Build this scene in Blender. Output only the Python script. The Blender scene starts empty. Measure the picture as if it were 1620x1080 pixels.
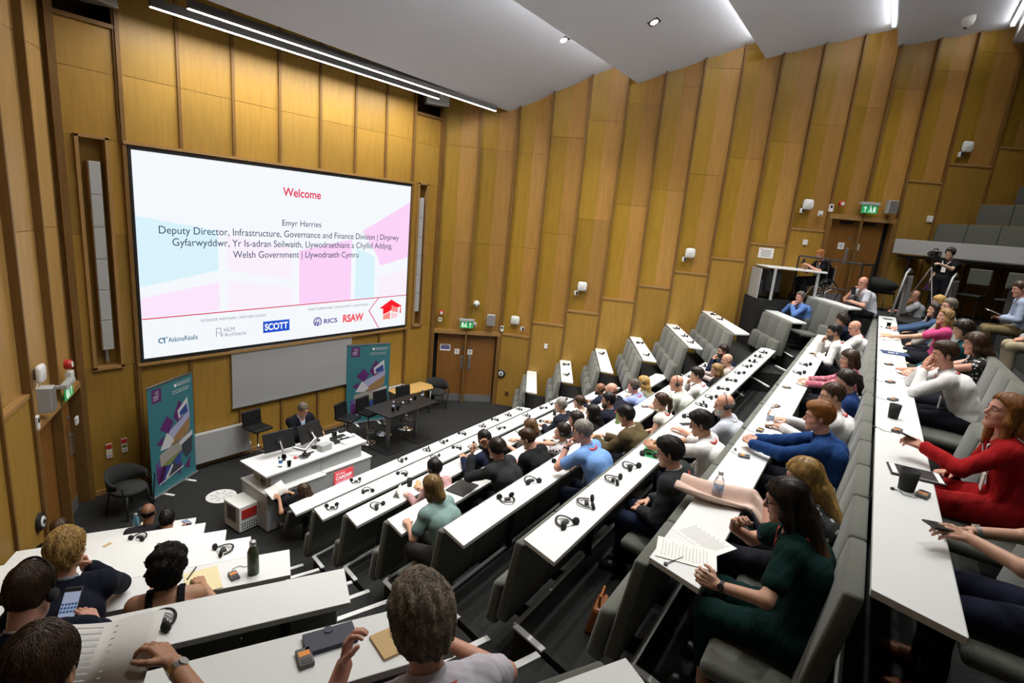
import bpy, bmesh, math, random
import numpy as np
from mathutils import Vector, Matrix
R_ = math.radians
random.seed(7); RNG = np.random.default_rng(11)
SC = bpy.context.scene; COL = SC.collection

# ------------------------------------------------------------------ camera, world, exposure
def look_basis(yaw, pitch, roll):
    cy, sy, cp, sp = math.cos(yaw), math.sin(yaw), math.cos(pitch), math.sin(pitch)
    f = Vector((sy*cp, cy*cp, -sp)); r = Vector((cy, -sy, 0)); d = f.cross(r)
    cr, sr = math.cos(roll), math.sin(roll)
    return cr*r+sr*d, -sr*r+cr*d, f
cam = bpy.data.cameras.new('camera'); cam.sensor_width = 36; cam.lens = 858.57/1620*36
cam.clip_start = 0.05; cam.clip_end = 200
camo = bpy.data.objects.new('camera', cam); COL.objects.link(camo)
_r, _d, _f = look_basis(0.93886, 0.223476, -0.0908)
camo.matrix_world = Matrix(((_r.x, -_d.x, -_f.x, 0), (_r.y, -_d.y, -_f.y, 0), (_r.z, -_d.z, -_f.z, 5.35), (0, 0, 0, 1)))
SC.camera = camo
SC.view_settings.view_transform = 'Standard'; SC.view_settings.look = 'None'
SC.view_settings.exposure = -0.22; SC.view_settings.gamma = 1.0; SC.view_settings.use_curve_mapping = False
w = bpy.data.worlds.new('world'); SC.world = w; w.use_nodes = True
w.node_tree.nodes['Background'].inputs[0].default_value = (0.9, 0.93, 1, 1)
w.node_tree.nodes['Background'].inputs[1].default_value = 0.02

def area(name, loc, sx, sy, power, color=(1, .975, .94), rot=(0, 0, 0), spread=180):
    l = bpy.data.lights.new(name, 'AREA'); l.shape = 'RECTANGLE'; l.size = sx; l.size_y = sy
    l.energy = power; l.color = color; l.spread = R_(spread)
    o = bpy.data.objects.new(name, l); o.location = loc; o.rotation_euler = rot; COL.objects.link(o); return o
# ceiling planes: (point at the right wall on the low front edge, x, y, z), (height at rear edge)
FAC = [((11.8, 9.46, 8.04), 9.50), ((13.22, 6.6, 8.87), 10.00), ((14.56, 4.02, 9.56), 10.36), ((15.97, 1.55, 9.96), 10.52), ((17.26, -.52, 10.19), 10.8)]
CD = Vector((math.cos(R_(2.6)), math.sin(R_(2.6)), 0))
# linear lamps over the screen
area('lamp_light', (6.64, 9.8, 7.86), 5.9, .06, 185)
area('lamp_light', (7.65, 9.42, 7.92), 7.2, .06, 150)
# cove tubes along the rear edge of each ceiling plane, and the recessed downlights
for i, pw in ((1, 170), (2, 230), (3, 210), (4, 170)):
    p = Vector(FAC[i][0]); q = p - CD*6.2
    area('cove_light', (q.x, q.y+.16, FAC[i-1][1]-.24), 10.0, .08, pw, (1, .985, .96), (0, 0, R_(2.6)), 105)
DOWN = []
def downlight(i, t, back, power):
    """a square recessed downlight in ceiling plane i, t metres from the right wall, back = share of the plane's depth"""
    p = Vector(FAC[i][0]); n = Vector(FAC[i+1][0]) if i+1 < len(FAC) else p+Vector((1.3, -2.4, 0))
    q = p - CD*t + Vector((0, n.y-p.y, 0))*back
    z = p.z + (FAC[i][1]-p.z)*back
    DOWN.append((q.x, q.y, z)); area('downlight_light', (q.x, q.y, z-.05), .1, .1, power, (1, .97, .92), spread=100)
# ------------------------------------------------------------------ materials
MAT = {}
def mat(name, col, rough=.5, metal=0, noise=0, scale=20, bump=0, stretch=None, emit=0, ecol=None, attr=None, alpha=None, trans=0, coat=0, sheen=0, spec=None):
    m = bpy.data.materials.new(name); m.use_nodes = True; nt = m.node_tree; b = nt.nodes['Principled BSDF']
    b.inputs['Base Color'].default_value = (*col, 1); b.inputs['Roughness'].default_value = rough; b.inputs['Metallic'].default_value = metal
    if coat: b.inputs['Coat Weight'].default_value = coat
    if sheen: b.inputs['Sheen Weight'].default_value = sheen
    if trans: b.inputs['Transmission Weight'].default_value = trans; b.inputs['IOR'].default_value = 1.33
    if spec is not None: b.inputs['Specular IOR Level'].default_value = spec
    src = None
    if attr:
        a = nt.nodes.new('ShaderNodeAttribute'); a.attribute_name = attr
        mx = nt.nodes.new('ShaderNodeMix'); mx.data_type = 'RGBA'; mx.blend_type = 'MULTIPLY'; mx.inputs[0].default_value = 1
        mx.inputs[6].default_value = (*col, 1); nt.links.new(a.outputs['Color'], mx.inputs[7]); src = mx.outputs[2]
    if noise or bump:
        tc = nt.nodes.new('ShaderNodeTexCoord'); mp = nt.nodes.new('ShaderNodeMapping')
        if stretch: mp.inputs['Scale'].default_value = stretch
        n = nt.nodes.new('ShaderNodeTexNoise'); n.inputs['Scale'].default_value = scale; n.inputs['Detail'].default_value = 4
        nt.links.new(tc.outputs['Object'], mp.inputs[0]); nt.links.new(mp.outputs[0], n.inputs[0])
        if noise:
            r = nt.nodes.new('ShaderNodeMapRange'); r.inputs[1].default_value = .3; r.inputs[2].default_value = .7
            r.inputs[3].default_value = 1-noise; r.inputs[4].default_value = 1+noise; nt.links.new(n.outputs[0], r.inputs[0])
            m2 = nt.nodes.new('ShaderNodeVectorMath'); m2.operation = 'MULTIPLY'
            if src: nt.links.new(src, m2.inputs[0])
            else: m2.inputs[0].default_value = col
            nt.links.new(r.outputs[0], m2.inputs[1]); src = m2.outputs[0]
        if bump:
            bp = nt.nodes.new('ShaderNodeBump'); bp.inputs['Strength'].default_value = bump; bp.inputs['Distance'].default_value = .01
            nt.links.new(n.outputs[0], bp.inputs['Height']); nt.links.new(bp.outputs[0], b.inputs['Normal'])
    if src: nt.links.new(src, b.inputs['Base Color'])
    if emit: b.inputs['Emission Color'].default_value = (*(ecol or col), 1); b.inputs['Emission Strength'].default_value = emit
    MAT[name] = m; return m
mat('ply', (.365, .208, .036), .42, attr='tone', noise=.10, scale=5, stretch=(3, 3, .35), spec=.35)
mat('oak', (.19, .10, .028), .45, noise=.12, scale=6, stretch=(4, 4, .6), spec=.3)
mat('oak_pale', (.34, .19, .06), .5, noise=.1, scale=6, stretch=(4, 4, .8))
mat('door_wood', (.22, .095, .02), .4, noise=.12, scale=5, stretch=(5, 5, .3))
mat('dark_wood', (.10, .045, .015), .5)
mat('ceiling_paint', (.67, .71, .80), .9)
mat('riser_paint', (.80, .80, .80), .85)
mat('carpet', (.012, .0125, .012), .95, noise=.25, scale=14, bump=.3)
mat('white_lam', (.73, .745, .735), .35, noise=.015, scale=3)
mat('lam_edge', (.42, .42, .40), .5)
mat('fabric', (.105, .110, .092), .95, noise=.16, scale=130, bump=.2, sheen=.2)
mat('fabric_dark', (.024, .025, .024), .95, noise=.16, scale=130)
mat('black', (.012, .012, .013), .45)
mat('black_matte', (.010, .010, .010), .8)
mat('leather', (.010, .010, .011), .32)
mat('metal', (.55, .56, .57), .35, 1)
mat('chrome', (.75, .75, .76), .12, 1)
mat('steel_dull', (.42, .43, .43), .45, .8)
mat('nosing', (.62, .63, .62), .5)
mat('white_plastic', (.75, .76, .74), .4)
mat('grey_plastic', (.42, .43, .43), .5)
mat('white_paint', (.40, .41, .405), .5)
mat('whiteboard', (.36, .37, .37), .25)
mat('red_plastic', (.5, .03, .02), .4)
mat('green_sign', (.02, .35, .10), .5, emit=.35, ecol=(.03, .5, .14))
mat('sign_white', (.85, .9, .87), .5, emit=.5, ecol=(.8, .95, .85))
mat('tube', (1, 1, 1), .5, emit=13, ecol=(1, .97, .93))
mat('lens', (1, 1, 1), .5, emit=14, ecol=(1, .97, .93))
mat('housing', (.12, .12, .125), .6)
mat('lcd', (.01, .01, .01), .6, emit=1.13, ecol=(.93, .965, 1.0), spec=.1); mat('paper', (.82, .81, .77), .8)
mat('paper_print', (.60, .60, .60), .8); mat('pad_yellow', (.80, .70, .42), .8); mat('ink', (.05, .05, .06), .7)
mat('glass', (.95, .97, .98), .04, trans=1); mat('blue_label', (.03, .16, .45), .4); mat('pale_label', (.36, .42, .56), .4)
for nm, c in (('s_pink', (.98, .80, .98)), ('s_lav', (.965, .88, .985)), ('s_cyan', (.70, .90, .98)), ('s_mag', (.98, .66, .95)), ('s_red', (.80, .03, .10)), ('s_crimson', (.70, .03, .12)), ('s_navy', (.03, .05, .13)), ('s_grey', (.25, .28, .36)), ('s_blue', (.01, .08, .62)), ('s_white', (.95, .97, 1)), ('s_teal', (.02, .16, .27)), ('s_indigo', (.05, .03, .30)), ('s_coral', (.90, .10, .13)), ('s_bred', (.95, .01, .02)), ('s_salmon', (.95, .28, .25)), ('s_rose', (.97, .62, .66))):
    mat(nm, (.005, .005, .005), .6, emit=1.15, ecol=c, spec=.1)

# ------------------------------------------------------------------ mesh helpers
class MB:
    def __init__(s): s.v = []; s.f = []; s.m = []; s.tone = []; s.mats = []
    def mi(s, m):
        if m not in s.mats: s.mats.append(m)
        return s.mats.index(m)
    def add(s, vs, fs, m, tone=(1, 1, 1)):
        o = len(s.v); s.v += [tuple(p) for p in vs]; k = s.mi(m)
        for f in fs: s.f.append([o+i for i in f]); s.m.append(k); s.tone.append(tone)
    def hexa(s, p, m, tone=(1, 1, 1)):   # 8 points: bottom loop then top loop
        s.add(p, [(3, 2, 1, 0), (4, 5, 6, 7), (0, 1, 5, 4), (1, 2, 6, 5), (2, 3, 7, 6), (3, 0, 4, 7)], m, tone)
    def box(s, c, d, m, rz=0, tone=(1, 1, 1), rx=0, ry=0):
        M = Matrix.Translation(c) @ Matrix.Rotation(rz, 4, 'Z') @ Matrix.Rotation(ry, 4, 'Y') @ Matrix.Rotation(rx, 4, 'X')
        a, b, h = d[0]/2, d[1]/2, d[2]/2
        s.hexa([M @ Vector(q) for q in ((-a, -b, -h), (a, -b, -h), (a, b, -h), (-a, b, -h), (-a, -b, h), (a, -b, h), (a, b, h), (-a, b, h))], m, tone)
    def prism(s, poly, z0, z1, m, tone=(1, 1, 1)):   # horizontal polygon (CCW) extruded in z; z0/z1 number or list
        n = len(poly); zz = lambda z, i: z[i] if hasattr(z, '__len__') else z
        vs = [(p[0], p[1], zz(z0, i)) for i, p in enumerate(poly)]+[(p[0], p[1], zz(z1, i)) for i, p in enumerate(poly)]
        s.add(vs, [tuple(range(n-1, -1, -1)), tuple(range(n, 2*n))]+[(i, (i+1) % n, n+(i+1) % n, n+i) for i in range(n)], m, tone)
    def tube(s, pts, r, m, n=8, cap=True, tone=(1, 1, 1), flat=None):
        pts = [Vector(p) for p in pts]; vs = []; fs = []; up = None
        for i, p in enumerate(pts):
            d = (pts[min(i+1, len(pts)-1)]-pts[max(i-1, 0)]).normalized()
            if up is None: up = Vector((0, 0, 1)) if abs(d.z) < .9 else Vector((1, 0, 0))
            a = d.cross(up)
            if a.length < 1e-6: a = d.orthogonal()
            a.normalize(); b = a.cross(d); up = b
            rr = r[i] if hasattr(r, '__len__') else r
            for k in range(n):
                t = 2*math.pi*k/n; vs.append(p+a*(rr*math.cos(t))+b*((flat or 1)*rr*math.sin(t)))
        for i in range(len(pts)-1):
            for k in range(n): fs.append((i*n+k, i*n+(k+1) % n, (i+1)*n+(k+1) % n, (i+1)*n+k))
        if cap: fs += [tuple(range(n-1, -1, -1)), tuple(range((len(pts)-1)*n, len(pts)*n))]
        s.add(vs, fs, m, tone)
    def lathe(s, prof, c, m, n=20, M=None, tone=(1, 1, 1)):  # prof [(r,z)]
        vs = []; fs = []
        for r, z in prof:
            for k in range(n):
                t = 2*math.pi*k/n; q = Vector((r*math.cos(t), r*math.sin(t), z))
                vs.append((M @ q if M else q)+Vector(c))
        for i in range(len(prof)-1):
            for k in range(n): fs.append((i*n+k, i*n+(k+1) % n, (i+1)*n+(k+1) % n, (i+1)*n+k))
        fs += [tuple(range(n-1, -1, -1)), tuple(range((len(prof)-1)*n, len(prof)*n))]
        s.add(vs, fs, m, tone)
    def mesh(s, name, smooth=False):
        me = bpy.data.meshes.new(name); me.from_pydata(s.v, [], s.f)
        for m in s.mats: me.materials.append(MAT[m])
        me.polygons.foreach_set('material_index', s.m)
        if smooth: me.polygons.foreach_set('use_smooth', [True]*len(s.f))
        if any(t != (1, 1, 1) for t in s.tone):
            ca = me.color_attributes.new('tone', 'FLOAT_COLOR', 'CORNER'); a = []
            for p, t in zip(s.f, s.tone): a += [*t, 1]*len(p)
            ca.data.foreach_set('color', a)
        me.update(); return me
    def build(s, name, parent=None, bevel=0, smooth=False, loc=None, rz=None):
        o = bpy.data.objects.new(name, s.mesh(name, smooth)); COL.objects.link(o)
        if parent: o.parent = parent
        if loc: o.location = loc
        if rz is not None: o.rotation_euler = (0, 0, rz)
        if bevel:
            b = o.modifiers.new('bevel', 'BEVEL'); b.width = bevel; b.segments = 2; b.limit_method = 'ANGLE'; b.angle_limit = R_(35)
        return o
def tag(o, label, cat, group=None, kind=None):
    o['label'] = label; o['category'] = cat
    if group: o['group'] = group
    if kind: o['kind'] = kind
    return o
def struct(o): o['kind'] = 'structure'; return o
def thing(name, loc=(0, 0, 0), rz=0, label=None, cat=None, group=None):
    o = bpy.data.objects.new(name, None); COL.objects.link(o); o.location = loc; o.rotation_euler = (0, 0, rz); o.empty_display_size = .1
    if label: tag(o, label, cat, group)
    return o
def dup(root, loc, rz, label=None, group=None):
    r = root.copy(); COL.objects.link(r); r.location = loc; r.rotation_euler = (0, 0, rz)
    if label: r['label'] = label
    if group: r['group'] = group
    for ch in list(root.children):
        c = ch.copy(); COL.objects.link(c); c.parent = r
        for g in list(ch.children):
            d = g.copy(); COL.objects.link(d); d.parent = c
    return r
def text_mesh(name, s, mname, size, M, parent, align='LEFT', width=None, extrude=.0015, bold=0, spacing=1):
    cu = bpy.data.curves.new(name, 'FONT'); cu.body = s; cu.size = size; cu.align_x = align; cu.extrude = extrude; cu.offset = bold; cu.space_character = spacing
    o = bpy.data.objects.new(name, cu); COL.objects.link(o); bpy.context.view_layer.update()
    me = bpy.data.meshes.new_from_object(o.evaluated_get(bpy.context.evaluated_depsgraph_get())); bpy.data.objects.remove(o)
    if width:
        xs = [v.co.x for v in me.vertices]; k = width/(max(xs)-min(xs)); x0 = min(xs) if align == 'LEFT' else 0
        for v in me.vertices: v.co.x = (v.co.x-x0)*k
    me.materials.clear(); me.materials.append(MAT[mname])
    t = bpy.data.objects.new(name, me); COL.objects.link(t); t.parent = parent; t.matrix_local = M
    return t
ORD = ['first', 'second', 'third', 'fourth', 'fifth', 'sixth', 'seventh', 'eighth', 'ninth', 'tenth', 'eleventh', 'twelfth', 'thirteenth', 'fourteenth', 'fifteenth', 'sixteenth', 'seventeenth', 'eighteenth', 'nineteenth', 'twentieth', 'twenty-first', 'twenty-second', 'twenty-third', 'twenty-fourth']
# ------------------------------------------------------------------ who sits where: block, row, metres along the desk, head behind the desk's front edge, head height over the tier
PEOPLE = [dict(id=i, blk=b, row=r, al=a, bh=d, hz=z) for i, b, r, a, d, z in (
 (2, 'M', 3, .91, .58, 1.22), (3, 'M', 4, .16, .45, 1.23), (4, 'M', 3, 2.12, .47, 1.22), (5, 'M', 4, 1.33, .42, 1.27), (6, 'M', 3, 3.17, .62, 1.18), (7, 'M', 4, 1.95, .48, 1.22), (8, 'M', 3, 4.38, .52, 1.20),
 (9, 'M', 4, 3.13, .56, 1.20), (10, 'M', 4, 2.62, .62, 1.165), (11, 'M', 5, 1.85, .40, 1.25), (12, 'M', 3, 4.92, .62, 1.17), (13, 'M', 4, 3.66, .58, 1.175), (14, 'M', 3, 6.07, .52, 1.15), (15, 'M', 4, 4.86, .36, 1.21), (16, 'M', 4, 4.31, .55, 1.20),
 (17, 'M', 5, 2.89, .50, 1.19), (18, 'M', 4, 5.45, .54, 1.20), (19, 'M', 4, 6.00, .52, 1.16), (20, 'M', 5, 3.86, .62, 1.19), (21, 'M', 5, 4.89, .52, 1.22), (22, 'M', 5, 5.75, .60, 1.20), (23, 'M', 5, 6.72, .70, 1.13), (24, 'M', 5, 7.50, .70, 1.185), (25, 'M', 5, 8.15, .47, 1.215),
 (26, 'M', 6, 3.21, .62, 1.18), (27, 'M', 6, 2.29, .60, 1.20), (28, 'M', 6, 1.30, .60, 1.21), (29, 'M', 7, 2.23, .60, 1.19), (30, 'M', 7, .87, .63, 1.16), (31, 'M', 7, .18, .60, 1.27), (32, 'M', 7, 3.12, .64, 1.18), (33, 'M', 7, 3.86, .72, 1.20), (34, 'M', 7, 5.29, .69, 1.20), (35, 'M', 7, 7.55, .38, 1.21), (36, 'M', 7, 8.67, .64, 1.20), (37, 'M', 7, 9.69, .39, 1.20),
 (42, 'M', 8, 12.84, .60, 1.20), (43, 'M', 8, 9.40, .73, 1.21), (44, 'M', 8, 10.35, .84, 1.30), (45, 'M', 8, 8.72, .85, 1.345), (46, 'M', 8, 7.95, .76, 1.24), (47, 'M', 8, 6.20, .80, 1.265), (48, 'M', 8, 5.02, .79, 1.245), (49, 'M', 8, 4.25, .48, 1.175), (50, 'M', 8, 1.97, .61, 1.20), (51, 'M', 8, .62, .66, 1.20),
 (54, 'L', 1, -1.41, .50, 1.16), (55, 'L', 1, -.50, .50, 1.20), (56, 'L', 1, -.28, .68, 1.15), (57, 'L', 5, -1.32, .32, 1.23), (58, 'L', 6, -1.42, .42, 1.25), (59, 'L', 5, -.75, .58, 1.19), (60, 'L', 7, -1.34, .48, 1.23), (61, 'L', 7, -.27, .58, 1.16), (38, 'R', 8, 1.23, .55, 1.13), (39, 'R', 9, .70, .50, 1.21), (52, 'M', 9, 10.0, .80, 1.25), (53, 'M', 9, 7.9, .80, 1.25))]
# ------------------------------------------------------------------ room geometry
TR = .4615                                   # rise per tier
F = lambda k: TR*max(k-1, 0)                 # floor height of tier k
MA = R_(3.4); MT = Vector((math.cos(MA), math.sin(MA), 0)); MN = Vector((-math.sin(MA), math.cos(MA), 0))
def M0(k): return Vector((4.185-.2327*(k-1), 7.02-1.016*(k-1), 0))      # front left corner of long desk k
def mrow(k, al, behind, z=0): return M0(k)+MT*al-MN*behind+Vector((0, 0, z))
MEND = {1: 10.66, 2: 11.0, 3: 11.42, 4: 11.84, 5: 12.28, 6: 12.72, 7: 13.0, 8: 14.26, 9: 14.9}
def mlen(k): return (MEND[k]-M0(k).x)/math.cos(MA)
LA = R_(-26); LT = Vector((math.cos(LA), math.sin(LA), 0)); LN = Vector((-math.sin(LA), math.cos(LA), 0))
L0 = {1: (3.09, 7.60), 2: (2.81, 6.64), 3: (2.59, 5.61), 4: (2.37, 4.64), 5: (2.15, 3.60), 6: (1.92, 2.58), 7: (1.69, 1.56), 8: (1.5, .52)}
def lrow(k, al, behind, z=0): return Vector((*L0[k], 0))+LT*al-LN*behind+Vector((0, 0, z))
RD = {2: (1.15, [(12.35, 8.42), (12.5, 8.19), (10.87, 7.05), (10.78, 7.32)]), 3: (1.6, [(12.75, 7.62), (12.97, 7.4), (11.12, 6.2), (11.0, 6.46)]), 4: (2.06, [(13.2, 6.81), (13.38, 6.57), (11.25, 5.25), (11.16, 5.53)]), 5: (2.51, [(13.59, 6.02), (13.77, 5.78), (11.47, 4.35), (11.34, 4.61)]), 6: (2.97, [(13.95, 5.2), (14.12, 4.96), (11.68, 3.45), (11.58, 3.72)]), 7: (3.42, [(14.33, 4.43), (14.49, 4.2), (12.02, 2.65), (11.72, 2.86)]), 8: (3.72, [(14.30, 2.96), (14.46, 2.70), (13.0, 1.78), (12.76, 1.98)]), 9: (4.15, [(14.82, 2.16), (14.98, 1.90), (13.4, .88), (13.08, 1.06)])}
# right wall: chord points every fin
WP = []; a_ = R_(-66); p_ = Vector((12.0, 9.2, 0)); s_ = 0; nx = 0
SL = [0, .86, 1.78, 2.69, 3.58, 4.45, 5.32, 6.19, 7.08, 7.92, 8.71, 9.52, 10.34, 11.34, 12.2, 13.1, 14.0]
while nx < len(SL):
    if s_ >= SL[nx]-1e-6: WP.append(p_.copy()); nx += 1
    p_ = p_+Vector((math.cos(a_), math.sin(a_), 0))*.01; a_ += R_(.8)*.01; s_ += .01
CORNER_R = Vector((10.62, 10.6, 0)); CORNER_L = Vector((2.62, 10.6, 0))
FIN_R = [CORNER_R, (CORNER_R+WP[0])/2]+WP
LWP = [CORNER_L+Vector((-.47, -.88, 0))*t for t in (0, 1.05, 2.08, 3.0, 3.9, 4.8, 5.7, 6.6, 7.5, 8.4, 9.3, 10.2, 11.1, 12.0, 14.0)]

# floor and tiers
fl = MB(); fl.box((5, 2.5, -.05), (36, 24, .1), 'carpet'); struct(fl.build('floor'))
ti = MB(); no = MB()
for k in range(2, 10):
    e = min(mlen(k)+1.4, 11.6); P = [mrow(k, -.25*.0, 0), mrow(k, e, 0), mrow(k, e, 1.25), mrow(k, -.25, 1.04)]
    ti.prism([(p.x, p.y) for p in reversed(P)], 0, F(k), 'carpet')
    # pale nosing along the riser and round the aisle corner
    a, b, c = mrow(k, 0, 0, F(k)), mrow(k, e, 0, F(k)), mrow(k, -.075, .30, F(k))
    no.box((a+b)/2+Vector((0, 0, .004)), ((b-a).length, .035, .014), 'nosing', MA)
    d = c-a; no.box((a+c)/2+Vector((0, 0, .004)), (d.length, .05, .016), 'nosing', math.atan2(d.y, d.x))
    # left aisle steps
    for h, bh in ((F(k)-TR/2, -.22), (F(k), .29)):
        Q = [mrow(k, -.06-.23*bh, bh), mrow(k, -1.25, bh-.42), mrow(k, -1.55, bh+.62), mrow(k, -.28-.1, bh+1.0)]
        ti.prism([(p.x, p.y) for p in Q], 0, h-.002, 'carpet')
        q0, q1 = Q[0], Q[1]; d = q1-q0
        no.box((q0+q1)/2+Vector((0, 0, h)), (d.length, .055, .02), 'nosing', math.atan2(d.y, d.x))
for k in range(2, 9):   # left block tiers
    P = [lrow(k, .1, 0), lrow(k, .02, 1.15), lrow(k, -7, 1.15), lrow(k, -7, 0)]
    ti.prism([(p.x, p.y) for p in reversed(P)], 0, F(k)-.004, 'carpet')
    a, b = lrow(k, .1, 0, F(k)), lrow(k, -3, 0, F(k)); d = b-a
    no.box((a+b)/2, (d.length, .035, .014), 'nosing', math.atan2(d.y, d.x))
for k, (z, q) in RD.items():   # right block tiers
    A, B_, C_, D_ = [Vector((*p, 0)) for p in q]; t = (A-D_).normalized(); n = Vector((t.y, -t.x, 0))
    xt = 1.2 if k < 8 else .2; P = [D_-t*.25, D_-t*.25+n*1.2, A+t*xt+n*1.2, A+t*xt]
    ti.prism([(p.x, p.y) for p in P], 0, z-.70, 'carpet')
    d = A-D_; no.box((A+D_)/2+Vector((0, 0, z-.697)), (d.length+.5, .035, .014), 'nosing', math.atan2(d.y, d.x))
    # right aisle steps between the long row and the wall row
    for h, bh in ((z-.70-.23, -.3), (z-.70, .12)):
        c0 = D_-t*.25+n*bh; Q = [c0, c0+n*.5, c0+n*.5-t*1.0-Vector((0, .25, 0)), c0-t*1.0-Vector((0, .25, 0))]
        d = Q[3]-Q[0]; no.box((Q[0]+Q[3])/2+Vector((0, 0, h)), (d.length, .05, .02), 'nosing', math.atan2(d.y, d.x))
# landing behind the rows, by the upper door
ti.prism([(14.3, -2.6), (20, -2.6), (20, 3.2), (15.2, 4.2), (14.86, 3.60), (14.05, 3.05), (14.87, 2.0), (15.40, 1.25), (13.75, .1), (14.0, -.6)], 0, 3.97, 'carpet')
ti.prism([(-4, -7), (16, -7), (14.3, -1.6), (9, -1.85), (2, -2.2), (-4, 1.2)], 0, F(9)-.004, 'carpet')
struct(ti.build('floor_tiers')); struct(no.build('trim_1'))

# ------------------------------------------------------------------ walls
def tone(): 
    g = random.uniform(.86, 1.12); h = random.uniform(-.06, .06); return (g*(1+h*.3), g, g*(1-h))
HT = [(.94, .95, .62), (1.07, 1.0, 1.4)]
def wall_run(name, tname, pts, ledge, top, seams, doors=(), flip=1, dev=.06):
    """boards between vertical fins; below the ledge the boards stand proud, above they are set back and folded at mid width"""
    b = MB(); t = MB()
    for i in range(len(pts)-1):
        p, q = pts[i], pts[i+1]; d = (q-p).normalized(); n = Vector((d.y, -d.x, 0))*-flip     # n points out of the room
        n = n if n.dot(Vector((6.5, 4, 0))-p) < 0 else -n
        back = n*dev; L = ledge(i); z0 = 0
        zs = [L]+[z for z in seams(i) if L+.2 < z < top-.2]+[top]; m = (p+q)/2+n*(dev+.045)
        for za, zb in zip(zs[:-1], zs[1:]):
            tn = tone()
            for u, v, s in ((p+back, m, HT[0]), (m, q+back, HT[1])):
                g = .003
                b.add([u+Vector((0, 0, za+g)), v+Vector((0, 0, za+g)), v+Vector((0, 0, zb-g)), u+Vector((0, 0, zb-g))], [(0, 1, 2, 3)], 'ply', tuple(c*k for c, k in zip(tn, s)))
        if i not in doors:
            tn = tone(); b.add([p, q, q+Vector((0, 0, L)), p+Vector((0, 0, L))], [(0, 1, 2, 3)], 'ply', tn)
        mid = (p+q)/2; ang = math.atan2(d.y, d.x); w_ = (q-p).length
        t.box(mid+n*(dev/2)+Vector((0, 0, L)), (w_, dev+.04, .05), 'oak_pale' if i not in doors else 'oak_pale', ang)
        b.add([p+n*.4, q+n*.4, q+n*.4+Vector((0, 0, top)), p+n*.4+Vector((0, 0, top))], [(0, 1, 2, 3)], 'dark_wood', (.4, .4, .4))
        t.box(p+n*(dev/2-.005)+Vector((0, 0, top/2)), (.045, dev+.07, top), 'oak', ang)
    struct(b.build(name)); struct(t.build(tname))
SEAMR = lambda i: [2.11+.445*max(i-2, 0)*1.0+2.48, 2.11+.445*max(i-2, 0)+4.95]
def ledgeR(i): return 2.11 if i < 3 else (2.11+.4495*(i-2) if i not in (11, 12) else 6.12)
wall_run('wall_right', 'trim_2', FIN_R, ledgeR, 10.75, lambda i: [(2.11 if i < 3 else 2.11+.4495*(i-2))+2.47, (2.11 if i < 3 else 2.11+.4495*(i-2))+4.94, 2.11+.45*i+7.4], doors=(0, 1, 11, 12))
def ledgeL(i): return 2.14 if i < 2 else 2.14+.45*(i-1)
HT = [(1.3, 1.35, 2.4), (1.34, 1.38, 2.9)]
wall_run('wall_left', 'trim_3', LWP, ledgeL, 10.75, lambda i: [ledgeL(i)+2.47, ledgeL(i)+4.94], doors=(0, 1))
# front wall
b = MB(); t = MB(); Y = 10.6; XS = [2.62, 3.44, 4.33, 5.24, 6.14, 7.04, 7.92, 8.78, 9.66, 10.62]
SX0, SX1, SZ0, SZ1 = 3.50, 9.62, 2.30, 5.94
def pan(x0, x1, z0, z1, y=Y):
    b.add([(x0, y, z0+.003), (x1, y, z0+.003), (x1, y, z1-.003), (x0, y, z1-.003)], [(0, 1, 2, 3)], 'ply', tone())
for i in range(len(XS)-1):
    x0, x1 = XS[i], XS[i+1]
    if 0 < i < len(XS)-2:
        pan(x0, x1, SZ1, 6.98); pan(x0, x1, 6.98, 9.4); pan(x0, x1, 0, SZ0)
    else:   # side bays with the loudspeaker niches and the open slot at the top
        n0, n1 = (2.85, 3.24) if i == 0 else (9.87, 10.18)
        pan(x0, x1, 0, 2.30); pan(x0, n0, 2.30, 4.5); pan(x0, n0, 4.5, 5.98); pan(n1, x1, 2.30, 4.5); pan(n1, x1, 4.5, 5.98); pan(x0, x1, 5.98, 6.95); pan(x0, x1, 6.95, 7.62)
        b.box(((n0+n1)/2, Y+.16, 4.14), (n1-n0, .02, 3.7), 'ply', tone=(.8, .8, .8)); b.box(((x0+x1)/2, Y+.55, 8.6), (x1-x0, .02, 2.2), 'dark_wood', tone=(.9, .9, .9))
        for xx in (n0, n1): t.box((xx, Y+.06, 4.14), (.05, .22, 3.72), 'oak_pale')
        t.box(((n0+n1)/2, Y+.06, 5.99), (n1-n0+.05, .22, .05), 'oak_pale'); t.box(((n0+n1)/2, Y+.06, 2.29), (n1-n0+.05, .22, .05), 'oak_pale')
        t.box(((x0+x1)/2, Y+.2, 7.63), (x1-x0, .5, .06), 'oak')
    if i: t.box((x0, Y-.01, (SZ1+9.4)/2), (.05, .06, 9.4-SZ1), 'oak'); t.box((x0, Y-.01, SZ0/2), (.05, .06, SZ0), 'oak')
for xx in (XS[1], XS[-2]): t.box((xx+(.03 if xx < 5 else -.03), Y-.02, 4.7), (.06, .09, 9.4), 'oak')
for xx in (2.64, 10.6): t.box((xx, Y-.02, 4.8), (.1, .12, 9.6), 'oak')
t.box((6.56, Y-.03, SZ1+.03), (SX1-SX0+.1, .1, .05), 'oak_pale'); t.box((6.56, Y-.03, SZ0-.03), (SX1-SX0+.1, .1, .05), 'oak_pale')
t.box((6.62, Y-.01, .06), (7.9, .03, .09), 'oak_pale')
b.add([(2, Y+.6, 0), (11.2, Y+.6, 0), (11.2, Y+.6, 10.7), (2, Y+.6, 10.7)], [(0, 1, 2, 3)], 'dark_wood', (.5, .5, .5))
struct(b.build('wall_front')); struct(t.build('trim_4'))
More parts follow.
